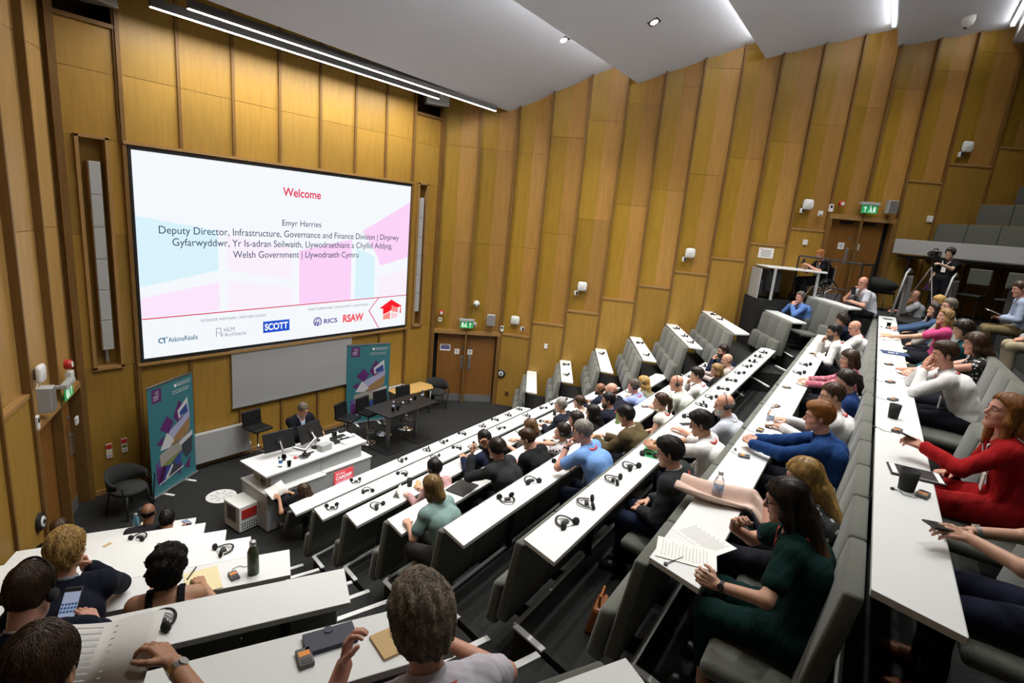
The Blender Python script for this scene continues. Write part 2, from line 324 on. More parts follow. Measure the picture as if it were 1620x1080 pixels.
b = MB(); b.box((6, -7.1, 5.4), (34, .1, 10.8), 'ply', tone=(.9, .9, .9)); struct(b.build('wall_back'))

# ------------------------------------------------------------------ ceiling
c = MB()
for i, (p, zr) in enumerate(FAC):
    p = Vector(p); q = Vector(FAC[i+1][0]) if i+1 < len(FAC) else p+Vector((3, -6.8, 0))
    a, b2 = p+CD*1.5, p-CD*18; e, g = Vector((q.x, q.y, zr))+CD*1.5, Vector((q.x, q.y, zr))-CD*19
    c.add([a, b2, g, e], [(0, 1, 2, 3)], 'ceiling_paint')
    if i+1 < len(FAC):
        lo = [Vector((x.x, x.y, q.z)) for x in (e, g)]; c.add([e, g, lo[1], lo[0]], [(0, 1, 2, 3)], 'riser_paint')
    else: c.add([a, b2, b2+Vector((0, 0, .4)), a+Vector((0, 0, .4))], [(0, 1, 2, 3)], 'riser_paint')
p = Vector(FAC[0][0]); c.add([p+CD*1.5, p-CD*18, p-CD*18+Vector((0, 0, .3)), p+CD*1.5+Vector((0, 0, .3))], [(0, 1, 2, 3)], 'housing')
c.add([(-9, 11.3, 10.2), (14, 11.3, 10.2), (14, 9.3, 10.2), (-9, 9.3, 10.2)], [(0, 1, 2, 3)], 'housing')
c.add([(-12, 12, 11.2), (24, 12, 11.2), (24, -8, 11.2), (-12, -8, 11.2)], [(0, 1, 2, 3)], 'housing')
struct(c.build('ceiling'))
# ------------------------------------------------------------------ long desks and tip-up seats
HD = {}   # name -> (origin corner, tangent, normal, top z)  used to lay things on the desks
def desk(name, q, z, label, group, legs):
    """q: front left, front right, back right, back left (x, y)"""
    t = thing(name, (q[0][0], q[0][1], z-.75), 0, label, 'desk', group)
    o = Vector((q[0][0], q[0][1], z-.75)); m = MB()
    loc = [Vector((*p, 0))-Vector((o.x, o.y, 0)) for p in q]
    m.prism([(p.x, p.y) for p in (loc[3], loc[2], loc[1], loc[0])], .715, .75, 'white_lam')
    top = m.build('desk_top', t, bevel=.003)
    e = MB(); d = (loc[2]-loc[3]); e.box((loc[3]+loc[2])/2+Vector((0, 0, .7325)), (d.length-.01, .004, .034), 'lam_edge', math.atan2(d.y, d.x)); e.build('edge_band', t)
    n = max(2, legs); u = (loc[1]-loc[0]); ang = math.atan2(u.y, u.x); bn = Vector((math.sin(ang), -math.cos(ang), 0))
    for i in range(n):
        p = loc[0]+u*((i+.5)/n) if n > 2 else loc[0]+u*(.12+.76*i)
        b = MB(); b.box(p+bn*.14+Vector((0, 0, .69)), (.03, .24, .05), 'black_matte', ang); b.box(p+bn*.02+Vector((0, 0, .36)), (.05, .05, .714), 'black_matte', ang); b.build('bracket', t)
    return t
for k in range(1, 10):
    e = mlen(k); z = F(k)+.75
    q = [mrow(k, 0, 0), mrow(k, e, 0), mrow(k, e+.09, .31), mrow(k, -.095, .31)]
    if k == 9: continue
    desk('long_desk', [(p.x, p.y) for p in q], z, f'long white desk of the middle block, {ORD[k-1]} row from the stage', 'long white desks of the middle block', int(e/2.2))
LLEN = {1: 1.62, 2: 1.86, 3: 2.15, 4: 2.42, 5: 2.7, 6: 2.95, 7: 2.8, 8: 2.6}
for k in range(1, 9):
    q = [lrow(k, -LLEN[k], 0), lrow(k, 0, 0), lrow(k, -.02, .33), lrow(k, -LLEN[k]-.05, .33)]
    desk('side_desk', [(p.x, p.y) for p in q], F(k)+.75, f'white desk of the left block by the aisle, {ORD[k-1]} row from the stage', 'white desks of the left block', 2)
for k, (z, q) in RD.items():
    desk('wall_desk', [q[3], q[0], q[1], q[2]], z, f'short white desk running to the right wall, {ORD[k-2]} from the stage', 'short white desks along the right wall', 2)

def seat_kit(w, low=0):
    """local frame: x along the row, y toward the stage, z up from the floor the sitter's feet are on"""
    b = MB(); x = w/2-.004
    z0 = .40 if not low else .25
    b.hexa([(-x, .10, z0), (x, .10, z0), (x, .20, z0), (-x, .20, z0), (-x, .006, 1.14-low), (x, .006, 1.14-low), (x, .09, 1.14-low), (-x, .09, 1.14-low)], 'fabric')
    c = MB(); x = w/2-.025     # tipped up
    ct = .72 if not low else .50
    c.hexa([(-x, .215, .30), (x, .215, .30), (x, .33, .32), (-x, .33, .32), (-x, .16, ct), (x, .16, ct), (x, .27, ct-.02), (-x, .27, ct-.02)], 'fabric')
    d = MB(); d.hexa([(-x, .17, .36), (x, .17, .36), (x, .60, .37), (-x, .60, .37), (-x, .17, .45), (x, .17, .45), (x, .60, .465), (-x, .60, .465)], 'fabric')
    f = MB(); f.box((0, .10, .33), (.05, .30, .10), 'black_matte'); f.box((0, .03, .2), (.06, .05, .38), 'black_matte')
    return b.mesh('backrest'), c.mesh('seat_cushion'), d.mesh('seat_cushion'), f.mesh('bracket')
KITS = {}
def seat(w, loc, rz, down, label, group, low=0):
    w = round(w, 2)+low*10
    if w not in KITS: KITS[w] = seat_kit(w-low*10, low)
    t = thing('tip_up_seat', loc, rz, label, 'seat', group)
    for me, nm, bv in ((KITS[w][0], 'backrest', .018), (KITS[w][2 if down else 1], 'seat_cushion', .035), (KITS[w][3], 'bracket', 0)):
        o = bpy.data.objects.new(nm, me); COL.objects.link(o); o.parent = t
        if bv:
            m = o.modifiers.new('bevel', 'BEVEL'); m.width = bv; m.segments = 2; m.limit_method = 'ANGLE'; m.angle_limit = R_(40)
            me.polygons.foreach_set('use_smooth', [True]*len(me.polygons))
    return t
def near(ss, a, w): return any(abs(x-a) < w*.5 for x in ss)
for k in range(1, 10):     # seats in front of the desk of row k: their sitters work at desk k-1
    e = mlen(k)-.04; n = int(e/.57); w = e/n; occ = [p['al'] for p in PEOPLE if p['blk'] == 'M' and p['row'] == k-1]
    # sitter offset along the row differs from row to row because the aisle slants
    sh = (M0(k-1)-M0(k)).dot(MT) if k > 1 else 0
    for i in range(n):
        p = mrow(k, .02+w*(i+.5), 0, F(k-1) if k > 1 else 0)
        seat(w, p, MA, near([a+sh for a in occ], .02+w*(i+.5), w), f'grey tip-up seat backing the {ORD[k-1]} long desk, {ORD[i]} from the aisle', f'grey seats backing the {ORD[k-1]} long desk row', .54 if k == 1 else 0)
for k in range(2, 9):
    n = 4 if k > 4 else 3; w = .58; occ = [p['al'] for p in PEOPLE if p['blk'] == 'L' and p['row'] == k-1]; sh = (Vector((*L0[k-1], 0))-Vector((*L0[k], 0))).dot(LT)
    for i in range(n):
        al = -.02-w*(i+.5); p = lrow(k, al, 0, F(k-1))
        seat(w, p, LA, near([a+sh for a in occ], al, w), f'grey tip-up seat backing the {ORD[k-1]} left block desk, {ORD[i]} from the aisle', f'grey seats backing desk {ORD[k-1]} of the left block')
RSEAT = {}
for k in list(RD)+[10]:
    if k == 10:
        D_, A = Vector((13.5, -.35, 0)), Vector((15.6, .95, 0)); z = 4.62; continue
    z, q = RD[k]; A, D_ = Vector((*q[0], 0)), Vector((*q[3], 0)); t = (A-D_).normalized(); L = (A-D_).length-.28; n = max(3, round(L/.6)); w = L/n
    RSEAT[k] = (D_, t, w, z)
    for i in range(n):
        p = D_+t*(w*(i+.5)+.02)+Vector((0, 0, z-1.17)); dn = (k == 9 and i == 1)
        seat(w, p, math.atan2(t.y, t.x), dn, f'grey tip-up seat backing the {ORD[k-2]} right-wall desk, {ORD[i]} from the aisle', f'grey seats backing short desk {ORD[k-2]} by the right wall')

# ------------------------------------------------------------------ wall screen with the slide
FM = Matrix(((1, 0, 0, 0), (0, 0, -1, 0), (0, 1, 0, 0), (0, 0, 0, 1)))       # text XY -> wall XZ, facing the room
t = tag(thing('wall_screen', (6.56, 10.56, 4.12)), 'large lit wall screen showing a Welcome slide above the whiteboard', 'screen')
O = Vector((6.56, 10.56, 4.12)); b = MB(); b.box((0, .02, 0), (SX1-SX0-.02, .08, SZ1-SZ0-.02), 'black'); b.build('bezel', t, bevel=.004)
Xa, Xb, Za, Zb = 3.555, 9.575, 2.37, 5.875
b = MB(); b.add([(Xa-O.x, -.022, Za-O.z), (Xb-O.x, -.022, Za-O.z), (Xb-O.x, -.022, Zb-O.z), (Xa-O.x, -.022, Zb-O.z)], [(0, 1, 2, 3)], 'lcd'); b.build('display', t)
def flat(name, polys, m, d=.001):
    b = MB()
    for P in polys: b.add([(x-O.x, -.023-d, z-O.z) for x, z in P], [tuple(range(len(P)))], m)
    return b.build(name, t)
flat('background_shape', [[(3.557, 3.63), (4.87, 3.90), (4.87, 4.63), (3.557, 4.83)]], 's_cyan')
flat('background_shape', [[(3.557, 3.10), (4.87, 3.13), (4.87, 3.68), (3.557, 3.44)]], 's_pink')
flat('background_shape', [[(5.03, 3.90), (6.37, 3.67), (6.37, 4.33), (5.03, 4.56)], [(5.03, 3.10), (6.37, 3.12), (6.37, 3.5), (5.03, 3.70)]], 's_lav')
flat('background_shape', [[(6.53, 3.13), (7.85, 3.15), (7.85, 4.54), (6.53, 4.28)], [(8.15, 4.74), (8.60, 4.16), (8.69, 3.93), (9.573, 4.13), (9.573, 5.50)]], 's_mag')
flat('background_shape', [[(7.97, 3.15), (8.53, 3.16), (8.53, 4.15), (7.97, 4.36)]], 's_cyan')
flat('background_shape', [[(8.67, 3.16), (9.573, 3.18), (9.573, 3.86), (8.67, 3.66)]], 's_lav')
flat('footer', [[(3.557, 2.372), (9.573, 2.372), (9.573, 3.15), (3.557, 3.07)]], 'lcd', .002)
flat('footer_line', [[(3.557, 3.066), (9.573, 3.146), (9.573, 3.166), (3.557, 3.086)], [(8.665, 3.14), (8.38, 2.84), (8.41, 2.84), (8.695, 3.14)], [(8.38, 2.84), (8.70, 2.375), (8.725, 2.375), (8.41, 2.84)]], 's_crimson', .003)
def wt(s, m, x, z, size, width=None, al='LEFT', bold=0): return text_mesh('lettering', s, m, size, Matrix.Translation((x-O.x, -.0275, z-O.z)) @ FM, t, al, width, .0005, bold)
wt('Welcome', 's_red', 6.17, 5.37, .24, .865, bold=.004)
wt('Emyr Harries', 's_navy', 6.155, 4.78, .17, .895)
wt('Deputy Director, Infrastructure, Governance and Finance Division | Dirprwy', 's_navy', 3.895, 4.55, .19, 5.34)
wt('Gyfarwyddwr, Yr Is-adran Seilwaith, Llywodraethiant a Chyllid Addysg,', 's_navy', 4.10, 4.345, .19, 4.94)
wt('Welsh Government | Llywodraeth Cymru', 's_navy', 5.145, 4.13, .19, 2.90)
wt('SPONSOR PARTNERS | PARTNER NODDI', 's_grey', 4.515, 2.935, .075, 1.266)
wt('EVENT SUPPORTERS | CEFNOGWYR Y DIGWYDDIAD', 's_grey', 6.755, 2.97, .075, 1.614)
wt('AtkinsRéalis', 's_teal', 3.95, 2.62, .13, .50, bold=.001); wt('HLM', 's_grey', 4.935, 2.70, .12, .20); wt('Architects', 's_grey', 4.935, 2.605, .11, .435)
flat('logo', [[(5.72, 2.585), (6.305, 2.585), (6.305, 2.825), (5.72, 2.825)]], 's_blue', .003); wt('SCOTT', 's_white', 5.755, 2.64, .19, .515, bold=.006)
wt('RICS', 's_indigo', 7.145, 2.645, .145, .35, bold=.003); wt('RSAW', 's_coral', 7.65, 2.625, .24, .585, bold=.01)
def ring(cx, cz, r0, r1, a0, a1, n=20):
    A = [a0+(a1-a0)*i/n for i in range(n+1)]
    return [[(cx+r0*math.cos(A[i]), cz+r0*math.sin(A[i])), (cx+r1*math.cos(A[i]), cz+r1*math.sin(A[i])), (cx+r1*math.cos(A[i+1]), cz+r1*math.sin(A[i+1])), (cx+r0*math.cos(A[i+1]), cz+r0*math.sin(A[i+1]))] for i in range(n)]
flat('logo', ring(3.84, 2.665, .032, .052, R_(20), R_(300), 12)+[[(3.88, 2.61), (3.90, 2.61), (3.90, 2.72), (3.88, 2.72)], [(3.91, 2.70), (3.945, 2.70), (3.945, 2.72), (3.91, 2.72)]], 's_teal', .003)
flat('logo', [[(4.785, 2.62), (4.797, 2.62), (4.797, 2.79), (4.785, 2.79)], [(4.785, 2.778), (4.88, 2.778), (4.88, 2.79), (4.785, 2.79)], [(4.868, 2.62), (4.88, 2.62), (4.88, 2.79), (4.868, 2.79)], [(4.785, 2.69), (4.88, 2.69), (4.88, 2.70), (4.785, 2.70)], [(4.868, 2.62), (4.905, 2.62), (4.905, 2.632), (4.868, 2.632)], [(4.895, 2.62), (4.907, 2.62), (4.907, 2.69), (4.895, 2.69)]], 's_grey', .003)
flat('logo', ring(6.985, 2.70, .08, .105, R_(-60), R_(235))+ring(6.985, 2.72, .03, .045, R_(0), R_(360), 12)+[[(6.96, 2.60), (7.0, 2.60), (7.03, 2.69), (6.985, 2.68)], [(6.92, 2.62), (6.945, 2.61), (6.96, 2.70), (6.93, 2.71)]], 's_indigo', .003)
flat('logo', [[(8.715, 2.87), (9.08, 2.80), (9.44, 2.88), (9.085, 3.07)], [(8.83, 2.70), (9.07, 2.78), (9.07, 2.90), (8.83, 2.84)], [(9.375, 2.70), (9.42, 2.70), (9.41, 2.87), (9.39, 2.87)]], 's_bred', .003)
flat('logo', [[(8.84, 2.58), (9.06, 2.58), (9.06, 2.76), (8.84, 2.68)], [(9.10, 2.77), (9.31, 2.72), (9.31, 2.84), (9.10, 2.92)]], 's_salmon', .004); flat('logo', [[(9.10, 2.58), (9.31, 2.60), (9.31, 2.69), (9.10, 2.74)]], 's_rose', .004)

# whiteboard, column loudspeakers, radiators
t = tag(thing('whiteboard', (6.5, 10.56, 1.70)), 'wide grey whiteboard on the front wall under the lit screen', 'whiteboard')
b = MB(); b.box((0, 0, 0), (2.86, .03, 1.20), 'whiteboard'); b.build('board', t, bevel=.004); b = MB(); b.box((0, -.01, -.61), (2.88, .05, .02), 'steel_dull'); b.box((0, -.005, .605), (2.88, .035, .012), 'steel_dull'); b.build('frame', t)
for x, z0, z1, lab in ((3.06, 2.60, 5.63, 'left'), (10.0, 2.68, 5.64, 'right')):
    t = tag(thing('column_speaker', (x, 10.60, z0)), f'tall grey column loudspeaker in the wall niche {lab} of the screen', 'loudspeaker', 'column loudspeakers beside the screen')
    h = (z1-z0)/6
    b = MB(); b.box((0, .07, (z1-z0)/2), (.17, .16, z1-z0), 'oak_pale'); b.build('cabinet', t, bevel=.01)
    for i in range(6):
        g = MB(); g.prism([(-.075, -.03), (.075, -.03), (.085, .0), (-.085, .0)], h*i+.005, h*(i+1)-.005, 'grey_plastic'); g.build('grille', t, bevel=.004)
    b = MB(); b.box((0, .10, -.12), (.04, .06, .22), 'steel_dull'); b.build('wall_bracket', t)
for x0, x1, lab in ((3.62, 5.36, 'long white radiator on the front wall beside the left roll-up banner'), (8.55, 9.62, 'white radiator behind the small wooden table')):
    t = tag(thing('radiator', ((x0+x1)/2, 10.50, .12)), lab, 'radiator'); w_ = x1-x0
    b = MB(); b.box((0, -.03, .31), (w_, .02, .60), 'white_paint'); b.build('front_panel', t, bevel=.006)
    b = MB(); b.box((0, .02, .60), (w_, .10, .02), 'white_paint'); b.box((-w_/2+.01, .02, .31), (.02, .1, .6), 'white_paint'); b.box((w_/2-.01, .02, .31), (.02, .1, .6), 'white_paint'); b.build('casing', t)
    b = MB(); b.tube([(w_/2+.04, .02, -.1), (w_/2+.04, .02, .12), (w_/2-.02, .02, .12)], .012, 'white_paint'); b.lathe([(.0, 0), (.025, .005), (.025, .06), (0, .065)], (w_/2+.04, .02, .10), 'white_plastic'); b.build('valve', t)

# ------------------------------------------------------------------ lectern
t = tag(thing('lectern', (5.2, 8.02, 0)), 'long white two-tier presenter lectern with a red university sign', 'lectern')
b = MB(); b.box((-.50, 0, .34), (1.08, .80, .64), 'white_paint'); b.box((.56, .03, .34), (1.02, .74, .64), 'white_paint'); b.box((0, .02, .02), (2.02, .7, .04), 'black_matte'); b.build('base', t, bevel=.008)
b = MB(); b.box((-.50, 0, .67), (1.10, .83, .025), 'white_lam'); b.box((.56, .03, .67), (1.06, .77, .025), 'white_lam'); b.build('shelf', t, bevel=.004)
b = MB(); b.box((-.42, .03, .815), (.93, .56, .27), 'white_paint'); b.box((.49, .03, .815), (.86, .54, .27), 'white_paint'); b.build('upper_cabinet', t, bevel=.006)
b = MB(); b.prism([(-1.03, -.36), (1.03, -.26), (1.0, .45), (-1.04, .45)], .95, .985, 'white_lam'); b.build('desk_top', t, bevel=.008)
s = MB(); s.box((.45, -.358, .43), (.40, .012, .36), 'red_plastic'); MAT['red_sign'] = mat('red_sign', (.75, .06, .08), .5, emit=.5, ecol=(.9, .10, .12)); s.mats = ['red_sign']; sg = s.build('sign', t)
text_mesh('lettering', 'CARDIFF', 's_white', .1, Matrix.Translation((.28, -.3655, .45)) @ FM, sg, 'LEFT', .34, .0005, .002); text_mesh('lettering', 'UNIVERSITY', 's_white', .07, Matrix.Translation((.28, -.3655, .37)) @ FM, sg, 'LEFT', .34, .0005)
text_mesh('lettering', 'PRIFYSGOL', 's_white', .05, Matrix.Translation((.28, -.3655, .545)) @ FM, sg, 'LEFT', .2, .0005)
def monitor(loc, rz, tilt, label):
    t = tag(thing('computer_monitor', loc, rz), label, 'monitor', 'monitors on the lectern')
    M_ = Matrix.Rotation(tilt, 4, 'X')
    b = MB(); b.box((0, 0, .28), (.54, .03, .33), 'black', rx=tilt); b.build('screen_housing', t, bevel=.006)
    b = MB(); b.box((0, .018, .285), (.51, .004, .30), 'black', rx=tilt); b.build('screen', t)
    b = MB(); b.tube([(0, -.12, .03), (.0, -.13, .16), (0, -.03, .28)], .018, 'metal'); b.build('arm', t); b = MB(); b.lathe([(0, 0), (.07, .002), (.07, .016), (.02, .02), (.018, .04), (0, .04)], (0, -.12, 0), 'black'); b.build('base', t)
    b = MB(); b.box((0, -.02, .29), (.12, .02, .12), 'black_matte', rx=tilt); b.build('mount_plate', t)
monitor((4.72, 8.22, .985), R_(-4), R_(-14), 'black monitor on the left of the white lectern'); monitor((5.32, 8.22, .985), R_(14), R_(-22), 'black monitor in front of the standing speaker')
t = tag(thing('monitor_arm', (5.05, 7.95, .985)), 'silver double-jointed monitor arm with black cables on the lectern', 'monitor arm')
b = MB(); b.tube([(-.18, .10, .16), (-.02, -.02, .10)], .028, 'metal'); b.tube([(-.02, -.02, .10), (.30, .14, .20)], .022, 'metal'); b.build('arm', t); b = MB(); b.lathe([(0, 0), (.05, 0), (.05, .04), (.02, .05), (.02, .1), (0, .1)], (-.02, -.02, 0), 'black'); b.build('clamp', t)
b = MB()
for i in range(9): 
    a = i*.7; b.tube([(-.05+.04*math.cos(a), -.1+.03*math.sin(a), .01), (-.1+.09*math.cos(a+1), -.08+.08*math.sin(a+1), .03), (-.02+.1*math.cos(a+2), -.04+.06*math.sin(a+2), .02), (.12+.05*math.cos(a), .02*math.sin(a*2), .015)], .006, 'black', 5)
b.build('cables', t)
t = tag(thing('document_camera', (5.87, 8.10, .985)), 'black document camera on the right end of the lectern', 'document camera')
b = MB(); b.box((0, 0, .03), (.30, .24, .05), 'black'); b.build('base', t, bevel=.01); b = MB(); b.tube([(-.1, .05, .05), (-.1, .06, .17), (.02, .03, .19)], .014, 'black'); b.build('arm', t); b = MB(); b.box((.05, .02, .17), (.12, .07, .07), 'black'); b.box((-.02, .15, .12), (.10, .04, .16), 'black'); b.build('head', t, bevel=.012)
b = MB(); b.tube([(-.2, -.1, .01), (-.12, -.13, .05), (-.06, -.1, .04), (0, -.14, .01)], .012, 'black', 6); b.tube([(-.22, .0, .06), (-.1, -.06, .10), (.0, -.1, .06)], .01, 'black', 6); b.build('cable', t)
t = tag(thing('white_control_box', (5.98, 7.98, .985), R_(4)), 'flat white control unit on the right end of the lectern', 'control unit'); b = MB(); b.hexa([(-.2, -.13, 0), (.2, -.13, 0), (.2, .1, 0), (-.2, .1, 0), (-.2, -.13, .03), (.2, -.13, .03), (.2, .1, .06), (-.2, .1, .06)], 'white_plastic'); b.build('body', t, bevel=.005); b = MB(); b.box((.05, 0, .05), (.2, .02, .012), 'housing', rx=.1); b.build('slot', t)
t = tag(thing('lectern_microphone', (5.55, 8.34, .985)), 'black gooseneck microphone on the lectern by the speaker', 'microphone'); b = MB(); b.lathe([(0, 0), (.05, 0), (.045, .02), (0, .025)], (0, 0, 0), 'black'); b.build('base', t); b = MB(); b.tube([(0, 0, .02), (.01, .01, .15), (-.02, -.04, .26)], .006, 'black', 6); b.build('gooseneck', t); b = MB(); b.tube([(-.02, -.04, .26), (-.03, -.06, .30)], .013, 'black_matte'); b.build('capsule', t)
t = tag(thing('white_desk_unit', (5.42, 7.92, .985), .1), 'small white box beside the monitor arm on the lectern', 'box'); b = MB(); b.box((0, 0, .06), (.22, .14, .12), 'white_paint'); b.build('body', t, bevel=.006); b = MB(); b.box((0, -.071, .06), (.1, .004, .04), 'lam_edge'); b.build('panel', t)
def water_bottle(loc, label, h=.2, r=.032, group=None, lab='pale_label'):
    t = tag(thing('water_bottle', loc), label, 'bottle', group)
    b = MB(); b.lathe([(0, 0), (r*.95, 0), (r, .01), (r, h*.62), (r*.8, h*.74), (r*.42, h*.86), (r*.42, h*.93), (0, h*.93)], (0, 0, 0), 'glass', 16); b.build('body', t, smooth=True)
    b = MB(); b.lathe([(r*1.02, h*.36), (r*1.02, h*.54)], (0, 0, 0), lab, 16); b.build('label', t, smooth=True); b = MB(); b.lathe([(0, h*.90), (r*.5, h*.90), (r*.5, h), (0, h)], (0, 0, 0), 'white_plastic', 12); b.build('cap', t); return t
def tumbler(loc, label, r=.036, h=.1, m='glass', group=None, cat='glass', name='drinking_glass'):
    t = MB(); t.lathe([(0, 0), (r*.8, 0), (r, h), (r*.93, h), (r*.74, .008), (0, .008)], (0, 0, 0), m, 18); o = t.build(name, loc=loc, smooth=True); return tag(o, label, cat, group)
water_bottle((4.52, 7.83, .985), 'small water bottle with blue label on the left end of the lectern', .19, lab='blue_label')
tumbler((4.62, 7.74, .985), 'clear drinking glass nearest the lectern front edge'); tumbler((4.68, 8.0, .985), 'clear drinking glass beside the left lectern monitor'); tumbler((4.30, 7.98, .683), 'dark-rimmed glass standing on the lower lectern shelf', m='glass')
b = MB(); b.lathe([(0, 0), (.035, .004), (.03, .02), (0, .026)], (0, 0, 0), 'red_plastic', 14); tag(b.build('red_button', loc=(4.86, 7.95, .985)), 'round red button on the lectern top', 'button')
# equipment box and floor grille left of the lectern
t = tag(thing('white_equipment_box', (4.0, 8.12, 0), R_(4)), 'small white equipment box on the carpet left of the lectern', 'equipment box'); b = MB(); b.box((0, 0, .24), (.34, .44, .44), 'white_plastic'); b.build('body', t, bevel=.012)
b = MB(); b.box((.0, -.223, .32), (.26, .006, .16), 'red_plastic'); b.build('label_panel', t); b = MB()
for i in range(7):
    for j in range(3): b.box((-.12+.04*i, -.222, .07+.045*j), (.018, .006, .022), 'black')
b.build('vent', t); b = MB(); b.box((-.172, .0, .3), (.006, .25, .25), 'housing'); b.build('side_panel', t)
for sx in (-.14, .14):
    for sy in (-.18, .18): b = MB(); b.lathe([(0, 0), (.02, 0), (.02, .025), (0, .025)], (sx, sy, 0), 'black', 10); b.build('foot', t)
b = MB(); b.lathe([(0, .002), (.25, .002), (.25, .008), (.22, .010), (0, .008)], (0, 0, 0), 'white_plastic', 32); g = b.build('floor_grille', loc=(4.19, 9.23, 0)); tag(g, 'round white floor grille set in the dark carpet', 'floor grille')
b = MB()
for i in range(8):
    a = i*math.pi/4
    for rr in (.09, .16): b.box((rr*math.cos(a), rr*math.sin(a), .0105), (.055, .012*(1+8*rr), .002), 'grey_plastic', a)
b.build('slot', g)

# ------------------------------------------------------------------ roll-up banners
for nm, c in (('b_teal', (.035, .17, .20)), ('b_purple', (.10, .02, .13)), ('b_violet', (.10, .09, .30)), ('b_blue', (.03, .06, .25)), ('b_sky', (.35, .36, .55)), ('b_roof', (.55, .56, .58)), ('b_wood', (.30, .17, .07)), ('b_green', (.16, .22, .05)), ('b_dark', (.04, .05, .06)), ('b_stone', (.32, .30, .27))): mat(nm, c, .5)
def banner(x, y, rz, label):
    t = tag(thing('roll_up_banner', (x, y, 0), rz), label, 'banner', 'teal roll-up banners on the stage'); W, H = 1.08, 2.05
    b = MB(); b.box((0, 0, .04), (W+.03, .09, .07), 'metal'); b.build('base', t, bevel=.01)
    for sx in (-.28, .28): b = MB(); b.box((sx, -.06, .008), (.05, .26, .014), 'white_plastic'); b.build('foot', t)
    b = MB(); b.box((0, 0, H/2+.03), (W, .006, H-.06), 'b_teal'); fab = b.build('graphic_panel', t)
    b = MB(); b.box((0, 0, H), (W+.01, .025, .03), 'metal'); b.build('top_rail', t); b = MB(); b.tube([(0, .03, .06), (0, .03, H)], .01, 'metal'); b.build('pole', t)
    def P(polys, m, d):
        b = MB()
        for p in polys: b.add([((u-.5)*W, -.0035-d, .07+v*(H-.1)) for u, v in p], [tuple(range(len(p)))], m)
        b.build('print', fab)
    P([[(.09, .86), (.29, .86), (.29, .985), (.09, .985)]], 'b_purple', .001)
    P([[(.22, .60), (.38, .70), (.52, .62), (.40, .52)], [(.52, .66), (.66, .80), (.80, .72), (.66, .56)], [(.10, .08), (.30, .30), (.62, .24), (.34, .12)], [(.10, .30), (.10, .12), (.24, .06), (.30, .22)], [(.48, .16), (.62, .06), (.66, .20)], [(.72, .12), (.84, .07), (.88, .20)], [(.12, .47), (.26, .44), (.30, .53)]], 'b_purple', .001)
    P([[(.62, .70), (.86, .80), (.88, .66), (.64, .62)]], 'b_roof', .002); P([[(.66, .68), (.84, .74), (.86, .655), (.68, .635)]], 'b_blue', .003)
    P([[(.22, .42), (.44, .55), (.90, .66), (.88, .48), (.54, .42)]], 'b_sky', .002); P([[(.44, .44), (.90, .60), (.86, .45), (.50, .38)]], 'b_wood', .003); P([[(.20, .40), (.36, .54), (.52, .44), (.40, .39)]], 'b_roof', .004)
    P([[(.18, .36), (.46, .40), (.90, .44), (.92, .34), (.50, .26), (.20, .24)]], 'b_stone', .003); P([[(.20, .25), (.48, .29), (.66, .30), (.40, .22)]], 'b_green', .004); P([[(.66, .40), (.94, .44), (.92, .24), (.78, .20), (.68, .28)]], 'b_dark', .004); P([[(.62, .39), (.94, .45), (.94, .40), (.64, .35)]], 'b_roof', .005)
    P([[(.22, .10), (.34, .24), (.66, .31), (.64, .22), (.50, .12)]], 'b_blue', .003); P([[(.30, .10), (.48, .24), (.64, .12), (.50, .10)]], 'b_dark', .004); P([[(.28, .12), (.44, .22), (.46, .20), (.32, .10)], [(.14, .08), (.70, .13), (.70, .142), (.14, .092)]], 'b_roof', .005)
    P([[(.10, .24), (.24, .26), (.30, .34), (.14, .30)], [(.62, .30), (.76, .22), (.80, .28)]], 'b_violet', .0015)
    FMb = FM
    for s, u, v, sz, wd in (('CARDIFF', .12, .905, .05, .12), ('UNIVERSITY', .12, .885, .03, .12), ('Llywodraeth Cymru', .64, .955, .04, .34), ('Welsh Government', .64, .935, .04, .32), ('Sustainable Communities for Learning', .52, .895, .03, .42), ('Cymunedau Dysgu Cynaliadwy', .52, .875, .03, .40)):
        text_mesh('lettering', s, 'paper', sz, Matrix.Translation(((u-.5)*W, -.0055, .07+v*(H-.1))) @ FM, fab, 'LEFT', wd, .0003)
    b = MB()
    for i in range(24): a = i*math.pi/12; b.add([((.60-.5)*W+.03*math.cos(a), -.0055, .07+.95*(H-.1)+.03*math.sin(a)), ((.60-.5)*W+.03*math.cos(a+.27), -.0055, .07+.95*(H-.1)+.03*math.sin(a+.27)), ((.60-.5)*W, -.0055, .07+.95*(H-.1))], [(0, 1, 2)], 'paper')
    for i in range(8): b.add([((.16-.5)*W+.02*(i % 4)*1.2, -.0055, .07+(.935+.018*(i//4))*(H-.1)), ((.172-.5)*W+.02*(i % 4)*1.2, -.0055, .07+(.935+.018*(i//4))*(H-.1)), ((.166-.5)*W+.02*(i % 4)*1.2, -.0055, .07+(.948+.018*(i//4))*(H-.1))], [(0, 1, 2)], 'paper')
    b.build('emblem', fab)
banner(3.78, 10.09, R_(30), 'tall teal and purple roll-up banner left of the long radiator'); banner(8.30, 10.36, R_(-19), 'tall teal and purple roll-up banner behind the black bar table')
